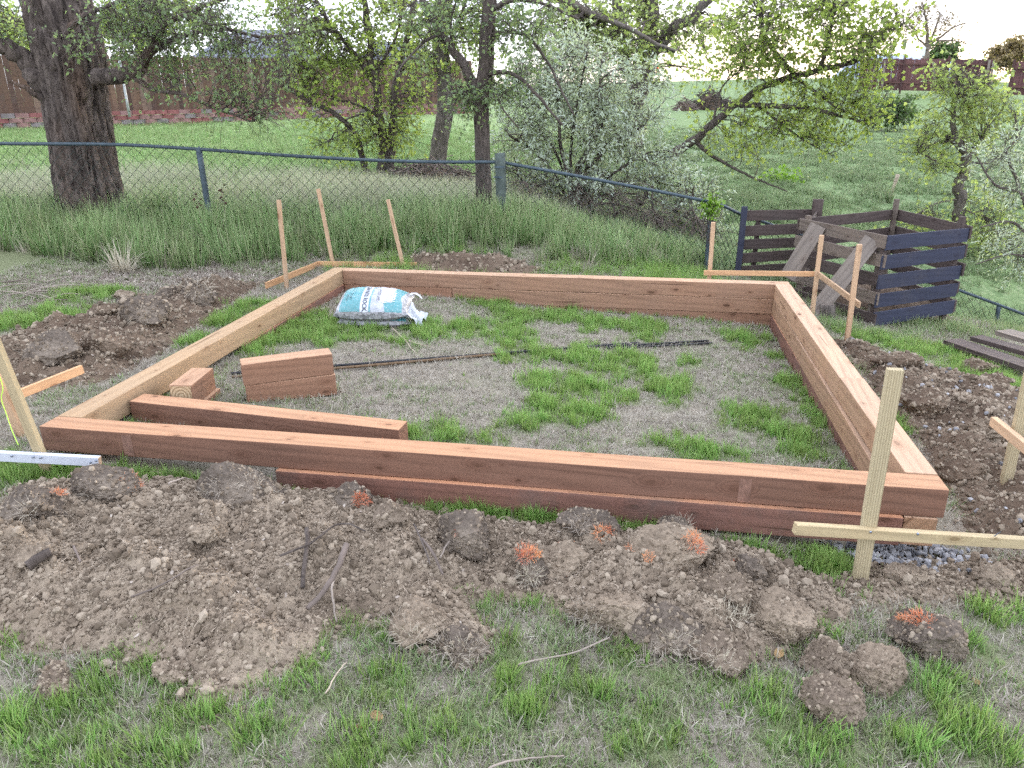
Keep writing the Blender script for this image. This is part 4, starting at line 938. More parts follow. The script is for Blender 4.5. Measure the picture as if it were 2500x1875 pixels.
for mt in fm:
    bm = bmesh.new(); wv_ = .072
    vs_ = [bm.verts.new(p) for p in [(-wv_, -.009, 0), (wv_, -.009, 0), (wv_, -.009, 1.66), (wv_ - .025, -.009, 1.70), (-wv_ + .025, -.009, 1.70), (-wv_, -.009, 1.66)]]
    f = bm.faces.new(vs_); r_ = bmesh.ops.extrude_face_region(bm, geom=[f]); 
    for v in r_['geom']:
        if isinstance(v, bmesh.types.BMVert): v.co.y += .018
    bmesh.ops.recalc_face_normals(bm, faces=bm.faces); me = bpy.data.meshes.new('picket'); bm.to_mesh(me); bm.free(); me.materials.append(mt); pme.append(me)
s = 0.0
while s < wlen + .6:
    xy = wall_xy(s) - wn_ * .42; z = wall_base(s) + wall_h(s) - .06
    link('picket', pme[rb.choice([0, 0, 1, 1, 2, 3])], None, fen, Matrix.Translation((xy[0], xy[1], z + rb.uniform(-.015, .02))) @ Matrix.Rotation(wyaw, 4, 'Z') @ Matrix.Rotation(rb.uniform(-.008, .008), 4, 'Y'))
    s += .1455
for k in range(3):
    for zz in (.35, 1.3):
        a0, a1 = wlen * k / 3, wlen * (k + 1) / 3
        q0, q1 = wall_xy(a0) - wn_ * .46, wall_xy(a1) - wn_ * .46
        beam('fence_rail', (*q0, wall_base(a0) + wall_h(a0) + zz), (*q1, wall_base(a1) + wall_h(a1) + zz), .04, .09, fm[2], fen, bev=0)
gp_ = at(279, 245, 24.2); tube_obj('steel_post', [np.array([gp_[0], gp_[1], gp_[2] - .1]), np.array([gp_[0] - .02, gp_[1], gp_[2] + 1.45])], .04, .04, M['galv'], fen, 8, 4)

# ------------------------------------------------------------------ houses behind the board fence
roofm = simple('grey_shingles', (0.20, 0.215, 0.25), 0.9, 0.15, 6); wallm = simple('pale_siding', (0.47, 0.49, 0.52), 0.85, 0.08, 3); trimm = simple('white_trim', (0.66, 0.68, 0.70), 0.7, 0.05, 3); glassm = simple('window_glass', (0.05, 0.06, 0.075), 0.15, 0.2, 2, 0.6)
def house(label, D, xl, xr, y_eave, xrl, xrr, y_ridge, deep):
    el, er = at(xl, y_eave, D), at(xr, y_eave, D); rl, rr_ = at(xrl, y_ridge, D + deep / 2), at(xrr, y_ridge, D + deep / 2)
    hf = HF * deep; g = 1.6; root = empty('house', (el[0], el[1], g), label, 'house', 'houses behind the board fence')
    V = np.array([el, er, er + hf, el + hf, rl, rr_]); F3 = np.array([[0, 4, 3], [1, 2, 5]]); F4 = np.array([[0, 1, 5, 4], [2, 3, 4, 5]])
    th_ = np.array([0, 0, -.16]); Vb = np.vstack([V, V[:4] + th_]); F4b = np.vstack([F4, [[0, 6, 7, 1]], [[1, 7, 8, 2]], [[2, 8, 9, 3]], [[3, 9, 6, 0]]])
    rf = link('roof', mesh_np('roof', Vb, [F3, F4b]), roofm, root)
    inn = .35; ux = (er - el) / np.linalg.norm(er - el)
    c = [el + ux * inn + HF * inn, er - ux * inn + HF * inn, er - ux * inn + HF * (deep - inn), el + ux * inn + HF * (deep - inn)]
    Vw = np.array([[*p[:2], g - .5] for p in c] + [[*p[:2], el[2] - .05] for p in c]); link('wall', mesh_np('wall', Vw, np.array([[0, 1, 5, 4], [1, 2, 6, 5], [2, 3, 7, 6], [3, 0, 4, 7]])), wallm, root)
    beam('fascia', el + np.array([0, 0, -.1]) - HF * .03, er + np.array([0, 0, -.1]) - HF * .03, .04, .18, trimm, root, bev=0)
    for t in (.35, .72):
        p = c[0] + (c[1] - c[0]) * t - HF * .02; p = np.array([p[0], p[1], el[2] - 1.0])
        wf = link('window', box_mesh('window', 1.5, .06, 1.1, 0), trimm, root, Matrix.Translation(Vector(p)) @ Matrix.Rotation(-YAW, 4, 'Z'))
        link('pane', box_mesh('pane', 1.3, .03, .9, 0), glassm, wf, Matrix.Translation(Vector(p - HF * .03)) @ Matrix.Rotation(-YAW, 4, 'Z'))
    return root, rf, (el, er, rl, rr_)
hr, rf, pts_ = house('grey roofed house showing between the leaves left of the trees', 47.0, 395, 668, 132, 515, 612, 64, 9.0)
vp = at(606, 104, 49.5); link('roof_vent', box_mesh('roof_vent', .45, .4, .28, 0), trimm, rf, Matrix.Translation(Vector(vp)))
house('farther house with pale blue grey roof behind the thin trunks', 62.0, 762, 935, 128, 812, 905, 90, 9.0)

# ------------------------------------------------------------------ far right: broken fence, signs, signals, mountains
def far_fence(label, xa, xb, ytop_a, ytop_b, D0, D1, hgt):
    p0, p1 = at(xa, ytop_a, D0), at(xb, ytop_b, D1); L = float(np.linalg.norm((p1 - p0)[:2])); u = (p1 - p0) / np.linalg.norm(p1 - p0); root = empty('board_fence', (p0[0], p0[1], p0[2] - hgt), label, 'fence', 'red brown fences on the hill')
    n = max(1, int(L / 2.4)); rr = random.Random(int(xa)); mt = [simple('red_fence_%d' % i, c, .9, .3, 2) for i, c in enumerate(((.095, .046, .045), (.115, .058, .053), (.075, .038, .038)))]
    for i in range(n):
        a0, a1 = p0 + (p1 - p0) * i / n, p0 + (p1 - p0) * (i + 1) / n; Vs, Fs = [], []; k = int(np.linalg.norm(a1 - a0) / .15)
        for j in range(k):
            if rr.random() < .035: continue
            c0 = a0 + (a1 - a0) * j / k; c1 = a0 + (a1 - a0) * (j + .95) / k; dz = rr.uniform(-.04, .04); o = HF * rr.uniform(0, .02); b = len(Vs)
            for pt, zz in ((c0, -hgt), (c1, -hgt), (c1, dz), (c0, dz)): Vs.append(pt + o + np.array([0, 0, zz]))
            for pt, zz in ((c0, -hgt), (c1, -hgt), (c1, dz), (c0, dz)): Vs.append(pt + o + HF * .02 + np.array([0, 0, zz]))
            Fs += [[b, b + 1, b + 2, b + 3], [b + 5, b + 4, b + 7, b + 6], [b + 3, b + 2, b + 6, b + 7], [b, b + 3, b + 7, b + 4], [b + 1, b + 5, b + 6, b + 2]]
        o = link('fence_panel', mesh_np('fence_panel', np.array(Vs), np.array(Fs)), mt[i % 3], root); o['kind'] = 'stuff'
        beam('fence_post', a0 + np.array([0, 0, -hgt - .2]) - HF * .06, a0 + np.array([0, 0, .12 + .15 * rr.random()]) - HF * .06, .1, .1, mt[2], root, bev=0)
    for zz in (-.3, -hgt * .75):
        beam('fence_rail', p0 + np.array([0, 0, zz]) - HF * .03, p1 + np.array([0, 0, zz]) - HF * .03, .05, .1, mt[1], root, bev=0)
    return root, p0, p1
ff, fp0, fp1 = far_fence('long red brown fence with loose leaning boards on the hill at right', 1862, 2146, 126, 128, 52, 50, 1.85)
for i, (x0, x1) in enumerate(((1880, 1895), (1905, 1912), (2020, 2016), (2128, 2138), (2138, 2146))):
    beam('leaning_board', at(x0, 188, 49.6), at(x1, 126 + 4 * i % 9, 49.9), .14, .025, M['weathered_grey'], ff, up=tuple(-HF), bev=0)
far_fence('short end of red brown fence at the right edge of the hill', 2190, 2420, 134, 140, 46, 44, 1.7)
mt_ = simple('hazed_mountain', (0.40, 0.46, 0.57), 1.0, 0.08, .002, 0.0, bump=0)  # pale blue of distance haze put into the ridge's base colour
mx = np.linspace(1790, 2120, 60); Vs = []
for i, x in enumerate(mx):
    yy = 128 - 9 * max(0, 1 - abs(x - 1905) / 70) - 6 * max(0, 1 - abs(x - 1960) / 60) - 5 * float(fbm(np.array([[x * .02, 3.0, 0]]), 3, 5)[0]) + 50 * max(0, abs(x - 1950) - 110) / 60
    p = at(x, yy, 6500); Vs.append(p); Vs.append(p + np.array([0, -900, 0]) - np.array([0, 0, p[2] + 60])); Vs.append(p + np.array([0, 900, 0]) - np.array([0, 0, p[2] + 60]))
Vs = np.array(Vs); i = np.arange(len(mx) - 1) * 3
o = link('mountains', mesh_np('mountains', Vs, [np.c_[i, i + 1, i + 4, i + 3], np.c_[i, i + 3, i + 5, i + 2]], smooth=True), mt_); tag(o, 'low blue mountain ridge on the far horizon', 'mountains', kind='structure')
def sign(x, y, D, w, hh, mat, label, pole_to):
    p = at(x, y, D); b = at(x, pole_to, D); root = empty('street_sign', (b[0], b[1], b[2]), label, 'sign', 'street signs on the hill')
    tube_obj('pole', [b - np.array([0, 0, .5]), p + np.array([0, 0, hh * .4])], .04, .04, M['galv'], root, 6, 3)
    link('sign_plate', box_mesh('sign_plate', w, .02, hh, 0), mat, root, Matrix.Translation(Vector(p - HF * .06)) @ Matrix.Rotation(-YAW + .4, 4, 'Z'))
sign(1992, 111, 62, .55, .62, trimm, 'small pale rectangular street sign above the red brown fence', 150)
sign(1953, 96, 64, .42, .75, simple('green_sign', (.20, .25, .13), .7, .2, 3), 'narrow greenish street sign on a pole beside the pale sign', 150)
def lamp_mat(name, c, e):
    m = MB(name, .4); m.color(c); m.b.inputs['Emission Color'].default_value = (*c, 1); m.b.inputs['Emission Strength'].default_value = e; return m.m
housm = simple('signal_housing', (0.42, 0.20, 0.04), .6, .1, 3); redl = lamp_mat('signal_red', (1.0, .12, .03), 4.0); offl = simple('signal_dark_lens', (.05, .03, .02), .3, .1, 2)
def signal(x, y, D, hh, label):
    p = at(x, y, D); g = 2.6; px_ = p + RIGHT * 5.5; px_[2] = p[2]; root = empty('traffic_signal', (px_[0], px_[1], g), label, 'traffic light', 'traffic lights down the road')
    tube_obj('pole', [np.array([px_[0], px_[1], g - .5]), np.array([px_[0], px_[1], p[2] + hh * .8])], .11, .09, M['galv'], root, 8, 3)
    tube_obj('mast_arm', [np.array([px_[0], px_[1], p[2] + hh * .7]), p + np.array([0, 0, hh * .62])], .03, .02, M['galv'], root, 8, 3)
    hs = link('housing', box_mesh('housing', hh * .38, .2, hh, .02), housm, root, Matrix.Translation(Vector(p)) @ Matrix.Rotation(-YAW, 4, 'Z'))
    for k in (-1, 0, 1):
        c = p - HF * .11 + np.array([0, 0, k * hh * .31]); th = np.arange(10) * 2 * math.pi / 10; rr = hh * .13
        V = np.vstack([[c + RIGHT * rr * math.cos(t) + np.array([0, 0, rr * math.sin(t)]) for t in th], [c - HF * .03]]); link('lens', mesh_np('lens', V, np.c_[(np.arange(10) + 1) % 10, np.arange(10), np.full(10, 10)]), redl if k == 1 else offl, hs)
signal(1543, 62, 95, 1.15, 'orange traffic light hanging high in a gap between the crowns')
signal(1421, 153, 100, .95, 'small orange traffic light low behind the silvery shrub')

# ------------------------------------------------------------------ trees
def leaf_arrays(C, Dr, Nn, Ln, Wd, fold=.18):
    Dr = Dr / (np.linalg.norm(Dr, axis=1, keepdims=True) + 1e-9); S = np.cross(Dr, Nn); S /= np.linalg.norm(S, axis=1, keepdims=True) + 1e-9; Nn = np.cross(S, Dr)
    L, W_ = Ln[:, None], Wd[:, None]
    P = np.stack([C, C + Dr * L * .38 + S * W_ * .5 + Nn * W_ * fold, C + Dr * L, C + Dr * L * .38 - S * W_ * .5 + Nn * W_ * fold], 1)
    n = len(C); return P.reshape(-1, 3), np.arange(n * 4).reshape(n, 4)
def unit(v): return v / (np.linalg.norm(v, axis=-1, keepdims=True) + 1e-9)
def bark_trunk(name, pts, radii, mat, parent, nu=48, nv=90, depth=.02, freq=3.0, zst=.5, twist=0.0, seed=0):
    P = catmull(pts, nv); Rr = np.interp(np.linspace(0, 1, nv), np.linspace(0, 1, len(radii)), radii)
    th = np.arange(nu) * 2 * math.pi / nu
    T = unit(np.gradient(P, axis=0)); a = unit(np.cross(T, np.array([1.0, .1, 0]))); b = np.cross(T, a)
    s = np.r_[0, np.cumsum(np.linalg.norm(np.diff(P, axis=0), axis=1))]
    TH = th[None] + twist * s[:, None]; f = freq
    Q = np.stack([np.cos(TH) * f, np.sin(TH) * f, np.repeat((s * zst * f)[:, None], nu, 1)], -1)
    Q = Q + .35 * np.stack([vnoise(Q * .9 + 5, seed), vnoise(Q * .9 + 9, seed + 1), vnoise(Q * .9 + 13, seed + 2)], -1)
    rd = 1 - np.abs(vnoise(Q * 1.6, seed + 3)) * 2.2; rd2 = 1 - np.abs(vnoise(Q * 3.4 + 3, seed + 4)) * 2
    lob = .35 * vnoise(Q * .45 + 2, seed + 7)
    disp = -depth * (np.clip(rd, 0, 1) ** 2 * 1.0 + .4 * np.clip(rd2, 0, 1) ** 2) + depth * lob * 1.6
    ring = a[:, None] * np.cos(th)[None, :, None] + b[:, None] * np.sin(th)[None, :, None]
    V = P[:, None] + ring * (Rr[:, None] + disp)[..., None]
    ii = np.arange(nu * nv).reshape(nv, nu); qd = np.stack([ii[:-1], np.roll(ii[:-1], -1, 1), np.roll(ii[1:], -1, 1), ii[1:]], -1).reshape(-1, 4)
    o = link(name, mesh_np(name, V.reshape(-1, 3) - P[0], qd[:, ::-1], smooth=True), mat, parent, Matrix.Translation(Vector(P[0])))
    return o, P, Rr
def tree(name, label, cat, base, limbs, sprays, leaf, bark, seed, group=None, twig=None, lsize=(.05, .045), twig_len=.32, per_sec=9, per_twig=7, droop=.12, sec_r=.010, hero=None, bare=.22, dens=1.0):
    rng = np.random.default_rng(seed)
    root = empty(name, base, label, cat, group)
    nodes, ndir = [], []
    for li, (pts, r0, r1) in enumerate(limbs):
        W3 = np.array([at(*p) if len(p) == 3 else p for p in pts]); n = max(10, 6 * len(pts)); P = catmull(W3, n)
        if li == 0 and hero:
            o, P, _ = bark_trunk('trunk', W3, hero['radii'], M[bark], root, hero.get('nu', 48), hero.get('nv', 90), hero.get('depth', .02), hero.get('freq', 3), hero.get('zst', .5), hero.get('twist', 0), seed)
        else:
            amp = (r0 + r1) * .4
            jj = amp * np.stack([fbm(np.c_[np.linspace(0, n / 3.0, n), np.full(n, li * 3.3), np.full(n, seed + k * 11.0)], 3, k) for k in range(3)], -1); jj[0] *= 0
            P = P + jj; rad = r0 + (r1 - r0) * np.linspace(0, 1, n) ** .8; rad = rad * (1 + .12 * fbm(np.c_[np.linspace(0, n, n), np.full(n, li), np.zeros(n)], 2, seed))
            V, qd = tubes(P[None], rad[None], 9 if r0 > .05 else 6); o = link('trunk' if li == 0 else 'branch', mesh_np('branch', V - P[0], qd, smooth=True), M[bark], root, Matrix.Translation(Vector(P[0])))
        nodes.append(P[len(P) // 4:]); ndir.append(unit(np.gradient(P, axis=0))[len(P) // 4:])
    nodes = np.vstack(nodes); ndir = np.vstack(ndir)
    # secondary branches grown from the limbs into each region of the crown
    tips = []
    for (x, y, D, rx, ry, dd, cnt) in sprays:
        k = int(cnt); k = max(2, int(cnt * dens)); u = rng.normal(size=(k, 3)); u = unit(u) * rng.uniform(0, 1, (k, 1)) ** .40 * 1.25
        for a_ in u: tips.append(at(x + a_[0] * rx, y + a_[1] * ry, D + a_[2] * dd))
    tips = np.array(tips); SP = []
    for t in tips:
        dv = t - nodes; L = np.linalg.norm(dv, axis=1); cost = L + .25 * np.maximum(0, nodes[:, 2] - t[2]) + rng.uniform(0, .25, len(L)); i = int(np.argmin(cost)); p0 = nodes[i]; L = L[i]
        c1 = p0 + ndir[i] * L * .28 + (t - p0) * .15; c2 = t - unit((t - p0)[None])[0] * L * .25 + np.array([0, 0, droop * L * .6 + .05 * L]) + rng.normal(size=3) * L * .10
        s = np.linspace(0, 1, 8)[:, None]; P = (1 - s) ** 3 * p0 + 3 * (1 - s) ** 2 * s * c1 + 3 * (1 - s) * s ** 2 * c2 + s ** 3 * t
        P[1:-1] += rng.normal(size=(6, 3)) * L * .022; SP.append(P)
    SP = np.array(SP); SL = np.linalg.norm(SP[:, -1] - SP[:, 0], axis=1)
    r0 = np.clip(SL * .011 + sec_r * .35, sec_r * .5, sec_r * 2.2)
    V1, q1 = tubes(SP, r0[:, None] * np.linspace(1, .3, 8)[None], 4)
    # twigs
    TP = []
    m = len(SP); t_ = rng.uniform(.25, 1.0, (m, per_sec)) ** .8 * 6.999; i0 = t_.astype(int); fr = (t_ - i0)[..., None]; rows = np.arange(m)[:, None]
    B0 = SP[rows, i0] * (1 - fr) + SP[rows, i0 + 1] * fr; DS = unit(SP[rows, np.minimum(i0 + 1, 7)] - SP[rows, i0])
    dr = unit(DS * .7 + unit(rng.normal(size=B0.shape)) * .95 + np.array([0, 0, -.1])); Lt = 1.45 * twig_len * rng.uniform(.45, 1.25, B0.shape[:2])[..., None]
    s = np.linspace(0, 1, 5)[None, None, :, None]
    TP = B0[:, :, None] + dr[:, :, None] * Lt[:, :, None] * s + np.array([0, 0, -droop]) * Lt[:, :, None] * s ** 2 * 1.6 + rng.normal(size=(*B0.shape[:2], 5, 3)) * .012 * (s > 0)
    TP = TP.reshape(-1, 5, 3); V2, q2 = tubes(TP, np.full(len(TP), sec_r * .38)[:, None] * np.linspace(1, .45, 5)[None], 3)
    o = link('twigs', mesh_np('twigs', np.vstack([V1, V2]) - np.array(base), [q1, q2 + len(V1)], smooth=True), M[twig or 'bark_twig'], root, Matrix.Translation(Vector([float(v) for v in base]))); o['kind'] = 'stuff'
    # leaves
    if leaf:
        keep = rng.uniform(size=len(TP)) > bare; TL = TP[keep]; n = len(TL) * per_twig
        tt = rng.uniform(.15, 1.0, (len(TL), per_twig)) * 3.999; i0 = tt.astype(int); fr = (tt - i0)[..., None]; rows = np.arange(len(TL))[:, None]
        C = (TL[rows, i0] * (1 - fr) + TL[rows, i0 + 1] * fr).reshape(-1, 3); DT = np.repeat(unit(TL[:, -1] - TL[:, 0]), per_twig, 0)
        dr = unit(DT * .5 + unit(rng.normal(size=(n, 3))) * 1.0 + np.array([0, 0, -.35])); C = C + dr * rng.uniform(.0, .03, (n, 1))
        nn = unit(rng.normal(size=(n, 3)) * .8 + np.array([0, -.15, .9])); sc = rng.uniform(.65, 1.2, n)
        V, F = leaf_arrays(C, dr, nn, lsize[0] * sc, lsize[1] * sc)
        clump = np.repeat(np.repeat(rng.uniform(0, 1, m), per_sec)[keep], per_twig); tone = np.clip(.5 * rng.uniform(0, 1, n) + .5 * clump, 0, 1)
        link('crown', mesh_np('crown', V - np.array(base), F, {'tone': np.repeat(tone, 4)}), M[leaf], root, Matrix.Translation(Vector([float(v) for v in base])))
    return root
def gbase(x, y, D):
    p = at(x, y, D); return np.array([p[0], p[1], gzs(p[0], p[1])])

# the great elm at the left fence
DE = 10.0
tb_ = gbase(205, 480, DE)
tree('elm_tree', 'massive old tree with deeply furrowed bark standing at the left fence', 'tree', tb_,
     [([(206, 520, DE), (203, 470, DE), (185, 380, DE), (177, 310, DE), (164, 220, DE), (150, 120, DE), (128, 20, DE), (100, -90, DE), (70, -220, DE)], .4, .35),
      ([(110, 200, DE - .15), (85, 165, DE - .25), (50, 125, DE - .3), (0, 98, DE - .4), (-70, 60, DE - .5)], .15, .08),
      ([(95, 215, DE - .3), (55, 190, DE - .45), (20, 175, DE - .5)], .045, .015),
      ([(212, 172, DE - .2), (262, 164, DE - .4), (300, 152, DE - .5), (314, 132, DE - .5), (340, 90, DE - .5), (350, 40, DE - .6), (340, -30, DE - .6)], .10, .03),
      ([(285, 162, DE - .45), (330, 193, DE - .6), (390, 205, DE - .7), (450, 228, DE - .8), (540, 262, DE - .9)], .04, .012),
      ([(330, 108, DE - .5), (400, 75, DE - .6), (480, 62, DE - .7), (560, 80, DE - .8), (640, 70, DE - .8)], .035, .01),
      ([(345, 60, DE - .6), (420, 20, DE - .7), (520, -10, DE - .8), (620, -20, DE - .8)], .03, .01),
      ([(150, 60, DE - .35), (190, 30, DE - .6), (240, 10, DE - .7), (300, -10, DE - .7)], .04, .012)],
     [(330, 70, DE - .6, 90, 50, .5, 26), (430, 55, DE - .7, 80, 45, .5, 24), (400, 130, DE - .7, 90, 45, .5, 24), (520, 110, DE - .8, 80, 45, .5, 20), (480, 190, DE - .8, 80, 30, .4, 13), (570, 236, DE - .9, 40, 18, .3, 6),
      (270, 60, DE - .6, 60, 55, .4, 18), (170, 70, DE - .8, 40, 34, .1, 6), (10, 20, DE - .5, 50, 35, .4, 8), (-20, 100, DE - .5, 30, 40, .4, 4), (600, 70, DE - .8, 60, 45, .4, 16), (450, 5, DE - .7, 140, 30, .5, 26), (300, 10, DE - .7, 70, 30, .4, 14), (560, 180, DE - .8, 50, 35, .4, 10), (620, 150, DE - .8, 30, 40, .3, 6)],
     'leaf_elm', 'bark_elm', 1, lsize=(.050, .034), twig_len=.30, per_sec=9, per_twig=5, dens=.72, hero=dict(radii=[.47, .43, .385, .37, .385, .41, .39, .36, .30], nu=150, nv=240, depth=.06, freq=5.2, zst=.26, twist=.14))
# three-stemmed young cottonwood
DC = 15.8; b_ = gbase(822, 402, DC)
tree('cottonwood_tree', 'young yellow green cottonwood with several thin stems beyond the fence', 'tree', b_,
     [([(825, 415, DC), (826, 360, DC), (828, 310, DC), (818, 240, DC), (805, 150, DC), (795, 60, DC), (775, -50, DC)], .13, .05),
      ([(842, 412, DC), (845, 340, DC), (846, 280, DC), (850, 210, DC), (868, 130, DC + .2), (890, 40, DC + .3), (900, -40, DC + .3)], .11, .04),
      ([(800, 410, DC + .1), (786, 350, DC), (762, 285, DC - .1), (715, 242, DC - .2), (660, 215, DC - .3), (610, 188, DC - .4)], .08, .03),
      ([(818, 250, DC), (770, 225, DC - .2), (720, 215, DC - .3)], .04, .015), ([(812, 190, DC), (770, 120, DC), (720, 60, DC - .2), (680, -10, DC - .2)], .05, .02), ([(808, 170, DC), (850, 90, DC), (870, 20, DC)], .04, .02), ([(826, 300, DC), (790, 250, DC - .2), (740, 262, DC - .3), (715, 300, DC - .3)], .03, .012)],
     [(715, 285, DC - .3, 40, 34, .6, 12), (800, 290, DC - .3, 50, 34, .6, 18), (850, 240, DC, 60, 38, .6, 18), (905, 205, DC, 34, 26, .4, 9), (760, 165, DC, 80, 45, .7, 20), (680, 130, DC - .2, 60, 55, .6, 18), (830, 120, DC, 60, 45, .7, 14), (720, 45, DC, 90, 45, .8, 18), (840, 30, DC, 70, 40, .8, 13), (640, 50, DC - .2, 55, 45, .6, 12), (868, 290, DC, 22, 26, .4, 6), (690, 215, DC - .3, 50, 28, .5, 10), (760, -20, DC, 120, 30, .8, 14), (700, 80, DC, 120, 60, 1, 26), (800, 80, DC, 120, 60, 1, 26), (640, 130, DC - .3, 60, 60, .6, 12), (610, 20, DC - .3, 60, 40, .6, 12)],
     'leaf_cotton', 'bark_dark', 2, 'cottonwoods beyond the fence', lsize=(.078, .075), twig_len=.42, per_sec=8, per_twig=4, sec_r=.012, droop=.06)
# grey-trunked tree by the brush heap
DG = 18.0; b_ = gbase(943, 388, DG)
tree('cottonwood_tree', 'straight grey trunk rising behind the brush heap', 'tree', b_,
     [([(942, 400, DG), (944, 370, DG), (950, 310, DG), (962, 240, DG), (960, 170, DG), (955, 110, DG), (952, 50, DG), (958, -40, DG), (965, -140, DG)], .2, .15),
      ([(955, 130, DG), (985, 60, DG + .2), (1010, -10, DG + .3)], .07, .03), ([(953, 90, DG), (910, 40, DG), (870, -10, DG)], .06, .02)],
     [(900, 20, DG, 80, 35, .8, 14), (980, 20, DG, 70, 40, .8, 14), (1010, 90, DG, 50, 50, .6, 14), (920, -40, DG, 120, 30, 1, 12), (930, 80, DG, 70, 60, 1, 26), (1080, 60, DG, 80, 60, 1, 20), (880, 130, DG, 60, 50, 1, 12)],
     'leaf_cotton', 'bark_grey', 3, 'cottonwoods beyond the fence', lsize=(.085, .08), twig_len=.45, per_sec=7, per_twig=4, sec_r=.012, hero=dict(radii=[.25, .21, .19, .185, .17, .165, .16, .15, .14], nu=60, nv=150, depth=.018, freq=4.5, zst=.4))
# slim tree right at the corner post
DS_ = 10.15; b_ = gbase(1047, 485, DS_)
tree('elm_tree', 'slim dark trunk standing beside the corner fence post', 'tree', b_,
     [([(1048, 505, DS_), (1046, 450, DS_), (1043, 360, DS_), (1041, 280, DS_), (1039, 215, DS_), (1049, 150, DS_), (1052, 80, DS_), (1058, 0, DS_), (1064, -100, DS_)], .1, .09),
      ([(1036, 210, DS_), (1015, 170, DS_), (1000, 135, DS_), (965, 90, DS_), (935, 45, DS_ + .1), (905, -25, DS_ + .2)], .075, .04), ([(962, 88, DS_), (940, 78, DS_ - .1), (900, 105, DS_ - .2), (860, 155, DS_ - .3), (845, 190, DS_ - .3)], .028, .008), ([(975, 100, DS_), (975, 50, DS_), (985, 0, DS_)], .02, .01),
      ([(1052, 165, DS_), (1075, 156, DS_ - .2), (1110, 160, DS_ - .3), (1150, 195, DS_ - .4), (1190, 240, DS_ - .5), (1215, 268, DS_ - .5)], .035, .012), ([(1055, 78, DS_), (1100, 68, DS_ - .2), (1140, 82, DS_ - .3), (1180, 130, DS_ - .4), (1215, 200, DS_ - .5), (1240, 250, DS_ - .5)], .03, .01),
      ([(1058, 20, DS_), (1110, 0, DS_ - .2), (1180, 10, DS_ - .4), (1250, 40, DS_ - .5)], .035, .015), ([(1045, 190, DS_), (1070, 205, DS_ - .2), (1090, 240, DS_ - .3), (1120, 275, DS_ - .3)], .02, .008), ([(1040, 200, DS_), (1012, 196, DS_ - .1), (990, 200, DS_ - .2)], .02, .01)],
     [(1035, 200, DS_ - .1, 42, 22, .25, 16), (995, 205, DS_ - .2, 28, 20, .25, 9), (1075, 195, DS_ - .2, 26, 20, .2, 6), (1110, 120, DS_ - .3, 50, 40, .4, 6), (920, 20, DS_, 60, 35, .4, 12), (1010, 20, DS_, 50, 40, .4, 12), (1090, 20, DS_ - .1, 60, 40, .4, 13), (1170, 30, DS_ - .4, 60, 40, .4, 12), (880, 120, DS_ - .2, 30, 30, .3, 3), (960, 60, DS_, 60, 50, .4, 12), (1120, 60, DS_ - .2, 60, 60, .4, 12)],
     'leaf_elm', 'bark_dark', 4, lsize=(.05, .042), twig_len=.25, per_sec=9, per_twig=4, sec_r=.008, hero=dict(radii=[.135, .112, .10, .1, .105, .1, .095, .085, .07], nu=56, nv=170, depth=.012, freq=4.5, zst=.35))
# silvery Russian olive thicket
DO = 13.3; b_ = gbase(1252, 472, DO); rs = np.random.default_rng(44); lim = []
for (x1, y1, x2, y2, x3, y3, r) in [(1245, 400, 1270, 320, 1330, 230, .10), (1230, 410, 1210, 300, 1200, 160, .06), (1255, 400, 1300, 330, 1360, 290, .09), (1220, 420, 1170, 340, 1100, 290, .05), (1235, 400, 1240, 260, 1270, 120, .05), (1265, 420, 1330, 370, 1400, 330, .05), (1280, 430, 1380, 420, 1480, 470, .035), (1225, 430, 1150, 420, 1080, 470, .035), (1270, 330, 1290, 230, 1300, 110, .045), (1210, 420, 1130, 390, 1110, 340, .03), (1290, 350, 1370, 250, 1400, 170, .04), (1300, 440, 1420, 470, 1520, 530, .03), (1310, 400, 1450, 400, 1560, 450, .03), (1200, 440, 1140, 460, 1120, 500, .025), (1200, 330, 1140, 250, 1110, 180, .035), (1150, 300, 1200, 200, 1230, 90, .03)]:
    lim.append(([(1252 + rs.uniform(-18, 18), 488, DO), (x1, y1, DO + rs.uniform(-.2, .2)), (x2, y2, DO + rs.uniform(-.5, .5)), (x3, y3, DO + rs.uniform(-.8, .8))], r, r * .3))
tree('russian_olive', 'broad silvery grey shrub of tangled stems behind the right fence run', 'shrub', b_, lim,
     [(1150, 200, DO, 75, 65, .9, 34), (1120, 320, DO, 55, 65, .8, 28), (1240, 250, DO, 85, 80, 1.0, 46), (1350, 300, DO, 75, 75, 1.0, 34), (1420, 380, DO, 65, 50, .8, 26), (1300, 150, DO, 75, 60, 1.0, 26), (1200, 120, DO, 70, 50, .9, 22), (1480, 420, DO, 55, 40, .7, 18), (1250, 390, DO - .5, 90, 38, .5, 30), (1520, 460, DO, 40, 30, .6, 8), (1390, 200, DO, 60, 60, .8, 16), (1110, 420, DO, 40, 30, .5, 10)],
     'leaf_olive', 'bark_dark', 5, lsize=(.088, .030), twig_len=.30, per_sec=11, per_twig=7, sec_r=.010, droop=.02, bare=.15, dens=1.15)
# bare tangle at its foot
tree('dead_thicket', 'leafless grey brown tangle of twigs at the foot of the silvery shrub', 'brush', gbase(1330, 480, DO - .5), [([(1250 + 90 * i, 500, DO - .6), (1240 + 85 * i, 450, DO - .6), (1230 + 90 * i, 400, DO - .6)], .025, .012) for i in range(-1, 4)],
     [(1200, 430, DO - .7, 90, 45, .5, 50), (1330, 450, DO - .7, 90, 45, .5, 60), (1440, 490, DO - .6, 70, 40, .5, 40), (1520, 520, DO - .8, 50, 40, .4, 18), (1130, 470, DO - .6, 40, 35, .4, 20)],
     None, 'bark_dark', 6, twig='deadwood', twig_len=.4, per_sec=9, sec_r=.009, droop=.15)
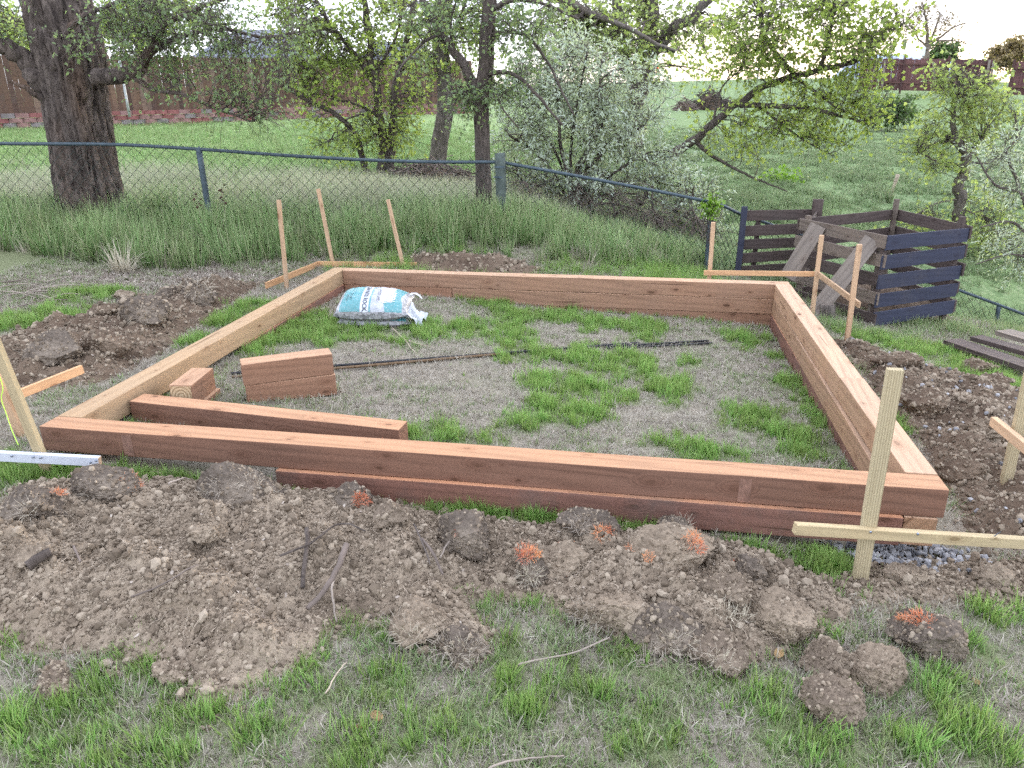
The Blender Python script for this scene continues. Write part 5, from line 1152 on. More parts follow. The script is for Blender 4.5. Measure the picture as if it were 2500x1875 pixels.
# leaning cottonwood
DL = 14.6; b_ = gbase(1385, 420, DL)
tree('cottonwood_tree', 'leaning cottonwood whose dark trunk slants up to the right', 'tree', b_,
     [([(1380, 440, DL), (1405, 385, DL), (1445, 338, DL), (1500, 302, DL), (1560, 250, DL), (1620, 206, DL), (1690, 172, DL), (1770, 152, DL - .2), (1850, 130, DL - .4)], .105, .045),
      ([(1500, 305, DL), (1530, 330, DL - .2), (1580, 362, DL - .3), (1640, 390, DL - .4), (1700, 412, DL - .5)], .05, .012), ([(1600, 226, DL), (1660, 228, DL - .2), (1740, 232, DL - .3), (1800, 245, DL - .4), (1860, 264, DL - .5)], .06, .02),
      ([(1640, 232, DL - .1), (1690, 268, DL - .3), (1740, 305, DL - .4), (1800, 335, DL - .5)], .03, .01), ([(1720, 165, DL), (1690, 130, DL), (1660, 90, DL), (1640, 30, DL)], .05, .02), ([(1715, 165, DL), (1750, 190, DL - .2), (1790, 220, DL - .3), (1830, 245, DL - .4)], .035, .012), ([(1770, 152, DL - .2), (1790, 90, DL - .2), (1800, 30, DL - .2)], .04, .02), ([(1540, 262, DL), (1560, 190, DL), (1600, 150, DL)], .025, .01), ([(1850, 130, DL - .4), (1900, 90, DL - .5), (1950, 50, DL - .5)], .03, .01)],
     [(1650, 60, DL, 100, 50, .9, 40), (1780, 50, DL - .2, 100, 50, .9, 42), (1850, 110, DL - .4, 80, 45, .7, 26), (1720, 140, DL, 90, 45, .8, 30), (1600, 130, DL, 45, 45, .6, 10), (1680, 245, DL - .3, 70, 34, .6, 20), (1800, 215, DL - .3, 80, 40, .7, 26), (1620, 290, DL - .2, 50, 30, .5, 12), (1770, 290, DL - .4, 70, 28, .6, 16), (1535, 270, DL, 40, 26, .4, 8), (1900, 60, DL - .5, 60, 45, .6, 18), (1860, 190, DL - .4, 60, 40, .6, 14), (1830, 0, DL - .3, 120, 30, .8, 22), (1700, -10, DL, 120, 25, .8, 16), (1870, 250, DL - .5, 45, 25, .5, 8)],
     'leaf_cotton', 'bark_dark', 7, 'cottonwoods beyond the fence', lsize=(.078, .074), twig_len=.42, per_sec=8, per_twig=4, sec_r=.011, droop=.08)
# tall cottonwoods farther back whose crowns fill the top of the picture
DB = 24.0; b_ = gbase(1400, 300, DB)
tree('cottonwood_tree', 'tall backlit cottonwood behind the silvery shrub, limbs crossing the sky', 'tree', b_,
     [([(1370, 320, DB), (1372, 250, DB), (1385, 160, DB), (1400, 90, DB), (1404, 0, DB), (1410, -100, DB)], .35, .22), ([(1385, 140, DB), (1440, 80, DB - .5), (1500, 30, DB - .8), (1560, -40, DB - 1)], .2, .12), ([(1378, 200, DB), (1345, 110, DB), (1336, 30, DB), (1332, -60, DB)], .2, .12),
      ([(1180, -20, DB - 4), (1240, 10, DB - 4), (1300, 40, DB - 4), (1370, 68, DB - 4), (1420, 95, DB - 4), (1460, 110, DB - 4)], .10, .03)],
     [(1250, 30, DB - 3, 90, 40, 1.5, 22), (1350, 40, DB, 80, 45, 1.5, 24), (1430, 50, DB, 70, 45, 1.5, 22), (1300, 100, DB - 2, 90, 40, 1.5, 16), (1490, 50, DB - 1, 50, 60, 1.2, 14), (1350, -20, DB, 200, 25, 1.5, 24), (1200, 60, DB - 3, 80, 60, 1.5, 26), (1380, 110, DB - 1, 110, 50, 1.5, 30), (1270, 120, DB - 2, 80, 50, 1.5, 20), (1530, 120, DB, 60, 60, 1.5, 12)],
     'leaf_cotton_pale', 'bark_grey', 8, 'cottonwoods beyond the fence', lsize=(.12, .115), twig_len=.6, per_sec=7, per_twig=4, sec_r=.02, droop=.08)
# small cottonwood on the right slope
DR = 14.5; b_ = gbase(2074, 480, DR)
tree('cottonwood_tree', 'small crooked pale green cottonwood on the right slope behind the bins', 'tree', b_,
     [([(2072, 500, DR), (2074, 460, DR), (2072, 410, DR), (2082, 370, DR), (2090, 335, DR), (2070, 310, DR), (2045, 300, DR)], .12, .07), ([(2085, 345, DR), (2100, 325, DR), (2120, 300, DR - .1)], .06, .03), ([(2070, 312, DR), (2058, 260, DR), (2065, 215, DR), (2070, 160, DR)], .06, .02), ([(2085, 360, DR), (2030, 350, DR - .2), (1985, 330, DR - .3)], .025, .01), ([(2085, 350, DR), (2140, 350, DR - .2), (2190, 310, DR - .3)], .025, .01), ([(2074, 430, DR), (2020, 440, DR - .2), (1970, 470, DR - .2)], .02, .008), ([(2074, 450, DR), (2130, 470, DR - .2)], .02, .008)],
     [(2055, 200, DR, 55, 40, .6, 20), (2115, 195, DR, 50, 40, .6, 16), (2055, 270, DR, 80, 40, .7, 24), (2140, 255, DR, 55, 50, .7, 18), (2000, 320, DR, 45, 34, .5, 12), (2030, 355, DR - .2, 40, 24, .4, 8), (2110, 420, DR, 50, 40, .5, 10), (2000, 490, DR - .3, 55, 34, .5, 18), (2150, 480, DR - .3, 45, 40, .5, 14), (2190, 200, DR, 40, 40, .5, 10), (2060, 160, DR, 40, 20, .5, 8), (2090, 510, DR - .3, 60, 20, .4, 10)],
     'leaf_cotton_pale', 'bark_grey', 9, 'cottonwoods beyond the fence', lsize=(.075, .07), twig_len=.38, per_sec=8, per_twig=4, sec_r=.009, droop=.05)
DQ = 11.0; b_ = gbase(2240, 560, DQ)
tree('russian_olive', 'silvery shrub reaching in from the right edge behind the boards', 'shrub', b_,
     [([(2250, 600, DQ), (2235, 500, DQ), (2200, 400, DQ), (2170, 320, DQ)], .05, .015), ([(2245, 540, DQ), (2190, 480, DQ), (2120, 490, DQ - .2)], .03, .01), ([(2250, 480, DQ), (2210, 420, DQ), (2150, 400, DQ - .2), (2110, 340, DQ - .2)], .03, .01), ([(2240, 560, DQ), (2180, 550, DQ - .2), (2110, 570, DQ - .3)], .02, .008)],
     [(2180, 345, DQ, 50, 18, .4, 10), (2200, 400, DQ, 45, 40, .4, 12), (2180, 520, DQ, 55, 25, .4, 16), (2210, 300, DQ, 30, 30, .4, 6), (2220, 560, DQ, 40, 30, .4, 10), (2130, 330, DQ, 40, 14, .3, 6)],
     'leaf_olive', 'bark_twig', 10, bare=.2, lsize=(.07, .018), twig_len=.3, per_sec=9, per_twig=6, sec_r=.006, droop=.02)
# far trees
def far_tree(label, x, yb, D, limbs, sprays, leaf, seed, ls, group='far trees on the skyline', cat='tree', name='far_tree', bark='bark_twig', **k):
    k.setdefault('bare', .1); k.setdefault('dens', 1.2)
    p = at(x, yb, D); return tree(name, label, cat, p, limbs, sprays, leaf, bark, seed, group, lsize=ls, **k)
DT = 64
far_tree('thinly leaved tree glowing before the sunset above the far fence', 2000, 128, DT, [([(1998, 140, DT), (2000, 110, DT), (2004, 95, DT)], .28, .22), ([(2003, 98, DT), (2002, 60, DT), (1996, 20, DT)], .16, .06), ([(2003, 98, DT), (2018, 70, DT), (2030, 30, DT)], .14, .05), ([(2004, 95, DT), (2030, 82, DT), (2060, 60, DT), (2085, 50, DT)], .13, .04), ([(2002, 100, DT), (1985, 85, DT), (1970, 60, DT)], .1, .04), ([(2025, 88, DT), (2060, 88, DT), (2090, 95, DT)], .08, .03)],
         [(2000, 25, DT, 40, 22, 1.5, 22), (2040, 50, DT, 34, 24, 1.5, 16), (1975, 50, DT, 26, 24, 1.2, 10), (2070, 65, DT, 24, 20, 1, 8), (2085, 92, DT, 14, 8, 1, 4)], 'leaf_warm', 20, (.17, .13), twig_len=.9, per_sec=6, per_twig=2, sec_r=.035, bark='deadwood', twig='deadwood')
far_tree('round dark green tree behind the far red brown fence', 2036, 130, 72, [([(2036, 140, 72), (2036, 115, 72), (2036, 105, 72)], .2, .12)], [(2036, 112, 72, 24, 12, 1, 26)], 'leaf_dark', 21, (.3, .26), twig_len=.7, per_sec=8, per_twig=7, sec_r=.04)
far_tree('warm lit bushy tree at the right edge of the skyline', 2170, 138, 75, [([(2170, 145, 75), (2172, 118, 75), (2175, 100, 75)], .22, .12)], [(2165, 122, 75, 30, 14, 1.2, 26), (2195, 108, 75, 26, 18, 1.2, 22)], 'leaf_warm', 22, (.3, .26), twig_len=.8, per_sec=8, per_twig=7, sec_r=.04)
far_tree('dark green bush on the hillside left of the small cottonwood', 1932, 250, 33, [([(1930, 255, 33), (1932, 235, 33), (1935, 222, 33)], .1, .05)], [(1918, 238, 33, 24, 14, .8, 16), (1945, 236, 33, 22, 15, .8, 16)], 'leaf_dark', 23, (.14, .12), twig_len=.5, per_sec=9, per_twig=7, sec_r=.02, cat='shrub', name='bush')
far_tree('light green tree behind the fence seen through the elm leaves', 300, 150, 36, [([(300, 190, 36), (300, 120, 36), (305, 60, 36), (310, 0, 36)], .25, .12), ([(302, 100, 36), (360, 60, 36), (400, 20, 36)], .12, .05), ([(302, 100, 36), (260, 60, 36), (230, 10, 36)], .12, .05)], [(300, 60, 36, 70, 40, 2, 24), (330, 10, 36, 80, 40, 2, 26), (250, 40, 36, 50, 40, 2, 14)], 'leaf_cotton', 24, (.17, .15), twig_len=.8, per_sec=9, per_twig=6, sec_r=.03, group='trees behind the board fence')
far_tree('pale tree beyond the fence left of the great trunk', 30, 140, 40, [([(30, 170, 40), (30, 100, 40), (35, 30, 40)], .25, .12)], [(30, 60, 40, 70, 50, 2, 36), (-40, 40, 40, 50, 50, 2, 16)], 'leaf_cotton_pale', 25, (.17, .15), twig_len=.8, per_sec=9, per_twig=6, sec_r=.03, group='trees behind the board fence')

# ------------------------------------------------------------------ brush heaps
def brush_heap(label, c, rx, ry, hgt, n, seed, mat, r=.008, L=.55, core='soil_dark'):
    rng = np.random.default_rng(seed); g = gzs(c[0], c[1]); root = empty('brush_heap', (c[0], c[1], g), label, 'brush heap', 'heaps of cut brush')
    k = 30; U, Vv = np.meshgrid(np.linspace(0, 1, k), np.linspace(0, 2 * math.pi, k), indexing='ij'); X = c[0] + U * rx * .9 * np.cos(Vv); Y = c[1] + U * ry * .9 * np.sin(Vv); Z = g - .05 + hgt * .8 * (1 - U ** 2) + .06 * fbm(p2(X, Y, 4), 3, 3)
    ii = np.arange(k * k).reshape(k, k); link('core', mesh_np('core', np.c_[X.ravel(), Y.ravel(), Z.ravel()], np.stack([ii[:-1, :-1], ii[1:, :-1], ii[1:, 1:], ii[:-1, 1:]], -1).reshape(-1, 4), smooth=True), M[core], root)
    u = rng.uniform(0, 1, n) ** .5; a = rng.uniform(0, 2 * math.pi, n); P0 = np.c_[c[0] + u * rx * np.cos(a), c[1] + u * ry * np.sin(a), g + hgt * (1 - u ** 2) * rng.uniform(.5, 1.12, n)]
    d = unit(np.c_[rng.normal(size=n), rng.normal(size=n), rng.normal(size=n) * .35 - .12]); Ls = L * rng.uniform(.4, 1.5, n); s = np.linspace(-.5, .5, 5)
    P = P0[:, None] + d[:, None] * Ls[:, None, None] * s[None, :, None] + rng.normal(size=(n, 5, 3)) * L * .045; P[:, :, 2] -= (s ** 2)[None] * Ls[:, None] * .35
    V, qd = tubes(P, r * rng.uniform(.5, 1.6, n)[:, None] * np.linspace(1, .5, 5)[None], 4); o = link('sticks', mesh_np('sticks', V, qd), M[mat], root); o['kind'] = 'stuff'
brush_heap('heap of cut brown brush at the foot of the grey trunk', gbase(925, 425, 15.4), 1.0, .7, .42, 420, 3, 'deadwood', .009, .6)
brush_heap('dark brown brush heap on the hill seen behind the leaning trunk', gbase(1535, 200, 44), 1.0, .9, 1.0, 200, 4, 'bark_dark', .022, .9)
brush_heap('reddish brown heap beside the far brush heap on the hill', gbase(1482, 207, 43), .6, .6, .55, 110, 5, 'deadwood', .02, .7)

# ------------------------------------------------------------------ soil heaps: a crumbly height field per heap
HG = {}
def heap_mesh(k, step, nblob, rmin, rmax, seed):
    poly = HP[k]; lo = poly[:, :2].min(0) - .12; hi = poly[:, :2].max(0) + .12
    lo = np.maximum(lo, [-3.2, -2.2]); hi = np.minimum(hi, [7.2, 9.0])
    xs, ys = np.arange(lo[0], hi[0], step), np.arange(lo[1], hi[1], step); X, Y = np.meshgrid(xs, ys, indexing='ij')
    d, prof = heap_profile(k, X, Y); base = gz(X, Y); H = prof.copy(); rng = np.random.default_rng(seed)
    bx, by = rng.uniform(lo[0], hi[0], nblob), rng.uniform(lo[1], hi[1], nblob); dn = heap_profile(k, bx, by)[0]; ok = dn < .07; bx, by = bx[ok], by[ok]
    br = rmin * (rmax / rmin) ** (rng.uniform(0, 1, len(bx)) ** 4.5); nbig = min(len(br), int(nblob * .004)); br[:nbig] = rng.uniform(.035, .085, nbig)
    order = np.argsort(-br); add = np.zeros(H.shape)
    for x, y, r in zip(bx[order], by[order], br[order]):
        i0, i1 = int((x - r - lo[0]) / step), int((x + r - lo[0]) / step) + 2; j0, j1 = int((y - r - lo[1]) / step), int((y + r - lo[1]) / step) + 2
        i0, j0 = max(i0, 0), max(j0, 0)
        if i1 <= i0 or j1 <= j0: continue
        px_, py_ = X[i0:i1, j0:j1] - x, Y[i0:i1, j0:j1] - y; ang = rng.uniform(0, 3.1); ca, sa = math.cos(ang), math.sin(ang); e = rng.uniform(.65, 1.0)
        q = np.maximum(np.abs(px_ * ca + py_ * sa), np.abs(-px_ * sa + py_ * ca) / e) * .55 + np.hypot(px_ * ca + py_ * sa, (-px_ * sa + py_ * ca) / e) * .5
        qn = q / r * (1 + .25 * fbm(np.stack([px_ * 28, py_ * 28, np.full(px_.shape, x * 9)], -1), 2, 3)) if r > .03 else q / r
        bump_ = r * np.clip(1 - qn ** (3.0 if r < .03 else 4.5), 0, 1) * rng.uniform(.3, .75) * (.012 / r) ** .18
        sub = add[i0:i1, j0:j1]; np.maximum(sub, bump_ + .25 * sub, out=sub)
    fade = sstep(.08, -.05, d)
    H = H + add * (0.35 + .65 * fade)  + .010 * np.abs(fbm(p2(X, Y, 38), 3, 8)) * fade
    Z = base + H - .02 * (1 - fade) - .03 * sstep(.02, .1, d)
    keep = d < .11
    ii = np.arange(X.size).reshape(X.shape); qd = np.stack([ii[:-1, :-1], ii[1:, :-1], ii[1:, 1:], ii[:-1, 1:]], -1).reshape(-1, 4)
    kf = keep.ravel()[qd].all(1); qd = qd[kf]; used = np.unique(qd); remap = np.zeros(X.size, np.int64); remap[used] = np.arange(len(used))
    V = np.c_[X.ravel(), Y.ravel(), Z.ravel()][used]; HG[k] = (lo, step, np.where(keep, Z, -9.0))
    return mesh_np('soil_heap', V, remap[qd], smooth=False)
HL = {'front': ('long heap of dry crumbly soil along the front of the frame', 'soil', .0075, 34000, .007, .05), 'right': ('heap of dug soil along the right side of the frame', 'soil_dark', .011, 16000, .010, .07),
      'left': ('dark heap of dug soil along the left side of the frame', 'soil_dark', .012, 11000, .010, .07), 'back': ('small dark heap of soil behind the far timber', 'soil_dark', .02, 1500, .02, .09), 'corner': ('thin spread of crumbly soil before the near right frame corner', 'soil', .009, 9000, .008, .04)}
for k, (lab, mt, stp, nb, r0, r1) in HL.items():
    o = link('soil_heap', heap_mesh(k, stp, nb, r0, r1, hash(k) % 1 + len(k)), M[mt]); tag(o, lab, 'soil heap', 'heaps of soil round the frame')

def surf(x, y):
    x = np.atleast_1d(np.asarray(x, float)); y = np.atleast_1d(np.asarray(y, float)); z = gz(x, y)
    for lo, st, Z in HG.values():
        i, j = np.round((x - lo[0]) / st).astype(int), np.round((y - lo[1]) / st).astype(int); ok = (i >= 0) & (j >= 0) & (i < Z.shape[0]) & (j < Z.shape[1])
        z[ok] = np.maximum(z[ok], Z[i[ok], j[ok]])
    return z
# loose crumbs
def pebble_mesh(seed, sub=1, rough=.35):
    bm = bmesh.new(); bmesh.ops.create_icosphere(bm, subdivisions=sub, radius=1.0); rr = np.random.default_rng(seed)
    V = np.array([v.co[:] for v in bm.verts]); n = 1 + rough * vnoise(V * 1.5 + seed * 3.1, seed) + rough * .5 * vnoise(V * 3.5 + seed, seed + 1); sc = np.array([1, rr.uniform(.7, 1), rr.uniform(.5, .85)])
    for v, s in zip(bm.verts, n): v.co = Vector(np.array(v.co) * s * sc)
    me = bpy.data.meshes.new('crumb'); bm.to_mesh(me); bm.free(); return me
crumbs = [(pebble_mesh(i, 2 if i < 3 else 1), M['crumb']) for i in range(6)]
def poly_points(k, n, rng, pad=.12):
    poly = HP[k]; lo, hi = poly[:, :2].min(0) - pad, poly[:, :2].max(0) + pad; lo = np.maximum(lo, [-2.2, -2.0]); hi = np.minimum(hi, [6.8, 8.6])
    x, y = rng.uniform(lo[0], hi[0], n), rng.uniform(lo[1], hi[1], n); d = heap_profile(k, x, y)[0]; ok = (d < rng.uniform(-.1, pad, n)); return x[ok], y[ok]
rng = np.random.default_rng(77); cx, cy, cs = [], [], []
for k, n, s0 in (('front', 70000, .0052), ('right', 20000, .0075), ('left', 13000, .0075), ('corner', 12000, .0055), ('back', 800, .014)):
    x, y = poly_points(k, n, rng); cx.append(x); cy.append(y); cs.append(s0 * .8 * np.exp(rng.normal(0, .62, len(x))))
# ------------------------------------------------------------------ clods and sods that can be told apart
def worley(P, seed):
    P = np.asarray(P, float); I = np.floor(P).astype(np.int64); best = np.full(len(P), 9.0)
    for dx in (-1, 0, 1):
        for dy in (-1, 0, 1):
            for dz in (-1, 0, 1):
                c = I + np.array([dx, dy, dz]); f = np.stack([_hash(c[:, 0], c[:, 1], c[:, 2], seed + k) for k in (0, 1, 2)], -1); best = np.minimum(best, ((c + f - P) ** 2).sum(1))
    return np.sqrt(best)
def clod_mesh(rx, ry, rz, seed, rough=.28, sub=5):
    """a broken lump: plane cuts, then crumbs at two sizes"""
    r = np.random.default_rng(seed); bm = bmesh.new(); bmesh.ops.create_icosphere(bm, subdivisions=sub, radius=1.0); V = np.array([v.co[:] for v in bm.verts]); off = seed * 5.3
    V = V * (1.12 + rough * fbm(V * 1.3 + off, 3, seed))[:, None]
    for _ in range(11):
        nrm = unit(r.normal(size=(1, 3)))[0]; d = r.uniform(.55, .92); ex = np.maximum(0, V @ nrm - d); V = V - ex[:, None] * nrm * .9
    W_ = V * np.array([rx, ry, rz]) * 1.12; dn = unit(W_)
    s1 = max(.02, rx * .28); w1, w2, w3 = worley(W_ / s1 + off, seed), worley(W_ / .016 + off, seed + 9), worley(W_ / .0085 + off, seed + 19)
    W_ = W_ + dn * ((.55 - w1) * s1 * .38 + (.5 - w2) * .017 + (.5 - w3) * .008 + .010 * fbm(W_ / .05 + off, 3, seed + 3))[:, None]
    for v, p in zip(bm.verts, W_): v.co = Vector(p)
    me = bpy.data.meshes.new('sod_clod'); bm.to_mesh(me); bm.free(); return me
def blade_set(n, L, spread, seed, lean=.5, w=.0022, seg=4, curl=.5):
    """a tuft of n curved blades rooted near the origin"""
    r = np.random.default_rng(seed); V, F, T, TN = [], [], [], []
    for i in range(n):
        a = r.uniform(0, 2 * math.pi); rr = spread * math.sqrt(r.uniform()); bx, by = rr * math.cos(a), rr * math.sin(a); aa = a + r.normal(0, .9); le = lean * r.uniform(.1, 1.3); l = L * r.uniform(.45, 1.1); ww = w * r.uniform(.7, 1.35); tn = r.uniform()
        d = np.array([math.cos(aa), math.sin(aa), 0]); sd = np.array([-d[1], d[0], 0]); p = np.array([bx, by, -.01]); b = len(V); th = le * .5
        for s in range(seg + 1):
            t = s / seg; wd_ = ww * (1 - t ** 1.6) + .0001
            V += [p - sd * wd_, p + sd * wd_]; T += [t, t]; TN += [tn, tn]
            th = le * (.4 + curl * 1.6 * t); p = p + (d * math.sin(th) + np.array([0, 0, math.cos(th)])) * l / seg
        for s in range(seg): F.append([b + 2 * s, b + 2 * s + 1, b + 2 * s + 3, b + 2 * s + 2])
    return mesh_np('tuft', np.array(V), np.array(F), {'t': np.array(T), 'tone': np.array(TN)})
ORANGE = [blade_set(110, .040, .042, 900 + i, 1.9, .0013) for i in range(3)]
DRYT = [blade_set(44, .070, .045, 920 + i, 1.7, .0012) for i in range(3)]
ROOTS = [blade_set(34, .07, .05, 940 + i, 1.5, .0011) for i in range(3)]
for me in ORANGE: me.materials.append(M['orange_paint'])
for me in DRYT: me.materials.append(M['grass_dry'])
CL_MAT = {'p': 'soil', 'd': 'soil_dark', 's': 'soil_sod', 'm': 'soil_mid'}
# x, y, half width, half height (picture), kind, orange tufts [(x,y,scale)], dry grass tufts, label
CLODS = [(515, 1085, 80, 46, 's', [], [(480, 1050, 1.2), (540, 1040, 1.3), (580, 1075, 1.2), (440, 1075, 1.0)], 'big shaggy sod topped with dry grass at the left of the front heap'),
 (1000, 1172, 54, 46, 's', [(1000, 1148, .9), (1020, 1150, .7)], [], 'rounded clod with faint orange paint in the middle of the front heap'),
 (1142, 1222, 34, 44, 's', [(1135, 1185, 1.2), (1150, 1195, 1.0), (1136, 1203, .9)], [(1150, 1240, .9), (1135, 1250, .9)], 'hanging grey sod with bright orange paint, left of the cracked clod'),
 (1216, 1212, 50, 36, 'p', [(1215, 1166, .8), (1235, 1168, .8)], [], 'cracked clod with a line of orange paint along its upper edge'),
 (1272, 1155, 52, 30, 's', [(1306, 1165, 1.3), (1316, 1158, 1.2), (1300, 1152, 1.0)], [(1250, 1135, 1.0)], 'dark sod lying on edge with the brightest orange grass'),
 (1462, 1210, 78, 66, 'p', [(1497, 1160, 1.0), (1507, 1178, 1.0), (1366, 1200, .8), (1400, 1202, .7)], [], 'biggest pale clod of the front heap, orange paint on both shoulders'),
 (1458, 1140, 40, 26, 's', [], [(1480, 1130, .9)], 'grey sod perched on top of the biggest clod'),
 (1622, 1236, 27, 34, 's', [(1592, 1214, .9)], [], 'small dark upright sod with a few orange blades'),
 (1685, 1335, 62, 52, 'p', [], [], 'smooth pale clod at the right end of the front heap'),
 (1570, 1312, 46, 34, 'm', [], [(1560, 1330, 1.2), (1590, 1330, 1.2)], 'brown clod fringed with grass left of the smooth pale clod'),
 (1330, 1322, 80, 38, 'p', [], [(1255, 1320, 1.0), (1280, 1350, 1.1)], 'upper left piece of the long overturned sod strip'),
 (1448, 1368, 74, 40, 's', [], [(1400, 1392, 1.1), (1440, 1395, 1.2), (1480, 1390, 1.1)], 'middle piece of the long overturned sod strip'),
 (1552, 1408, 56, 42, 'm', [], [(1520, 1430, 1.0), (1560, 1430, 1.0)], 'lower right piece of the long overturned sod strip'),
 (2025, 1362, 76, 58, 's', [(1975, 1332, 1.1), (1995, 1338, 1.2), (1955, 1330, .9)], [], 'large clod lying apart on the grass with orange painted blades'),
 (1795, 1412, 60, 48, 'm', [], [], 'crumbly brown clod, upper left of the cluster of three on the grass'),
 (1912, 1446, 72, 50, 'p', [], [], 'cracked pale clod, right one of the cluster of three on the grass'),
 (1815, 1506, 66, 44, 'm', [], [], 'brown clod, lowest of the cluster of three on the grass'),
 (905, 1345, 74, 36, 'p', [], [(850, 1350, 1.1), (880, 1375, 1.2)], 'left half of the rooty clod spilling onto the lawn'),
 (1000, 1380, 58, 38, 's', [], [(950, 1395, 1.1), (990, 1410, 1.1), (1030, 1400, .9)], 'right half of the rooty clod spilling onto the lawn'),
 (362, 1440, 40, 27, 'p', [], [], 'pale flat topped clod alone in the left grass'),
 (392, 1490, 17, 17, 'p', [], [], 'small round clod just below the flat topped one'),
 (240, 1437, 17, 15, 'p', [], [], 'small pale clod left of the flat topped one'),
 (100, 1456, 44, 34, 'm', [], [], 'dark reddish clod at the lower left edge of the heap'),
 (70, 1130, 60, 46, 's', [(140, 1066, 1.1), (128, 1062, .9)], [(60, 1100, 1.0)], 'dark matted sod below the white board'),
 (225, 1075, 60, 34, 's', [(285, 1040, 1.2), (298, 1046, .9)], [(200, 1060, 1.0)], 'matted sod with orange blades under the frame corner'),
 (750, 1085, 40, 30, 's', [(784, 1082, 1.2), (778, 1076, .9)], [], 'lumpy sod with one orange tuft behind the heap crest'),
 (70, 1235, 34, 26, 'p', [], [], 'pale lump at the left edge of the heap'),
 (170, 1220, 30, 22, 'p', [], [], 'yellowish lump half buried in the left of the heap'),
 (455, 1195, 36, 18, 'p', [], [], 'flat lump half buried in the middle left of the heap'),
 (850, 1165, 34, 26, 'm', [], [], 'brown lump behind the crossed sticks'),
 (110, 770, 56, 34, 's', [], [(60, 770, 1.0)], 'dark upturned clod on the near part of the left heap'),
 (222, 756, 40, 28, 'd', [], [], 'dark clod at the right end of the left heap'),
 (312, 700, 46, 24, 's', [], [(300, 690, 1.0)], 'rooty sod in the middle of the left heap'),
 (420, 642, 30, 26, 's', [], [(430, 625, 1.2)], 'round dark sod at the far end of the left heap'),
 (352, 640, 20, 18, 's', [], [], 'small upright sod left of the round dark one'),
 (220, 690, 34, 14, 'd', [], [], 'flat dark lump on the crest of the left heap'),
 (2110, 790, 34, 16, 'd', [], [], 'flat brown clod in the grass below the scrap boards'),
 (2150, 830, 36, 14, 'd', [], [], 'flat brown clod in the grass near the right edge'),
 (1950, 800, 40, 16, 'd', [], [], 'low brown clod at the far crest of the right heap'),
 (2010, 890, 40, 26, 'd', [], [], 'brown lump in the middle of the right heap'),
 (2150, 955, 36, 24, 'p', [], [], 'yellowish stone like lump in the right heap'),
 (2090, 1020, 40, 22, 'd', [], [], 'brown lump low on the right heap behind the tall stake'),
 (2160, 1240, 40, 24, 'p', [], [], 'pale lump at the right edge below the long board'),
 (1975, 1240, 44, 20, 'p', [], [], 'cracked flat lump before the gravel corner'),
 (262, 634, 18, 9, 'p', [], [], 'orange tan stone lying in the litter behind the left heap')]
CLOD_PTS = []
for ci, (x, y, rx, ry, kd, org, dryt, lab) in enumerate(CLODS):
    foot = on(x, y + ry * .75, .03); D = dist(foot); px_m = D / 1847.99 * KS / .93
    rxm, rzm = rx * px_m * 1.15, ry * px_m * 1.12; rym = (rxm + rzm) / 2 * .95
    fx, fy = foot[0] + HF[0] * rym * .6, foot[1] + HF[1] * rym * .6
    zc = float(surf(fx, fy)[0]) + rzm * .40
    Mx = Matrix.Translation((fx, fy, zc)) @ Matrix.Rotation(-YAW + random.uniform(-.3, .3), 4, 'Z') @ Matrix.Rotation(random.uniform(-.12, .12), 4, 'Y')
    o = link('sod_clod' if kd == 's' else 'soil_clod', clod_mesh(rxm, rym, rzm, 50 + ci, .30, 5 if rx > 44 else 4), M[CL_MAT[kd]], None, Mx); tag(o, lab, 'clod', 'clods turned up round the frame')
    Vc = np.array([v.co[:] for v in o.data.vertices]); Vc = Vc[np.random.default_rng(ci).integers(0, len(Vc), int(40 + 420 * min(1, rx / 75)))]; Vc = Vc @ np.array(Mx)[:3, :3].T + np.array(Mx)[:3, 3]; CLOD_PTS.append(Vc[Vc[:, 2] > zc - rzm * .5])
    for lst, meshes, nm in ((org, ORANGE, 'painted_grass'), (dryt, DRYT, 'dry_grass')):
        for j, (tx, ty, sc) in enumerate(lst):
            # on the clod surface along the line of sight, else on the heap beside it
            v = ray(tx, ty); o_ = CAM; hit = None; Mi = np.array(Mx.inverted()); oo = Mi[:3, :3] @ CAM + Mi[:3, 3]; vv = Mi[:3, :3] @ v; e = np.array([rxm, rym, rzm]) * .97
            A_q, B_q, C_q = ((vv / e) ** 2).sum(), 2 * (vv * oo / e ** 2).sum(), ((oo / e) ** 2).sum() - 1; disc = B_q ** 2 - 4 * A_q * C_q
            if disc > 0: p = CAM + v * ((-B_q - math.sqrt(disc)) / (2 * A_q)); nrm = unit((np.array(Mx)[:3, :3] @ ((Mi[:3, :3] @ p + Mi[:3, 3]) / e ** 2))[None])[0]
            else: p = on(tx, ty, .09); p[2] = float(surf(p[0], p[1])[0]) + .012; nrm = np.array([0, 0, 1.0])
            dirn = Vector(nrm * .75 + np.array([0, -.12, .5])); rot = dirn.to_track_quat('Z', 'Y').to_matrix().to_4x4()
            p = p - unit(v[None])[0] * .012
            link(nm, meshes[j % 3], None, o, Matrix.Translation(Vector(p)) @ rot @ Matrix.Rotation(random.uniform(0, 6), 4, 'Z') @ Matrix.Scale(sc * (.78 if nm == 'painted_grass' else .8) * max(1, D / 3.2), 4))

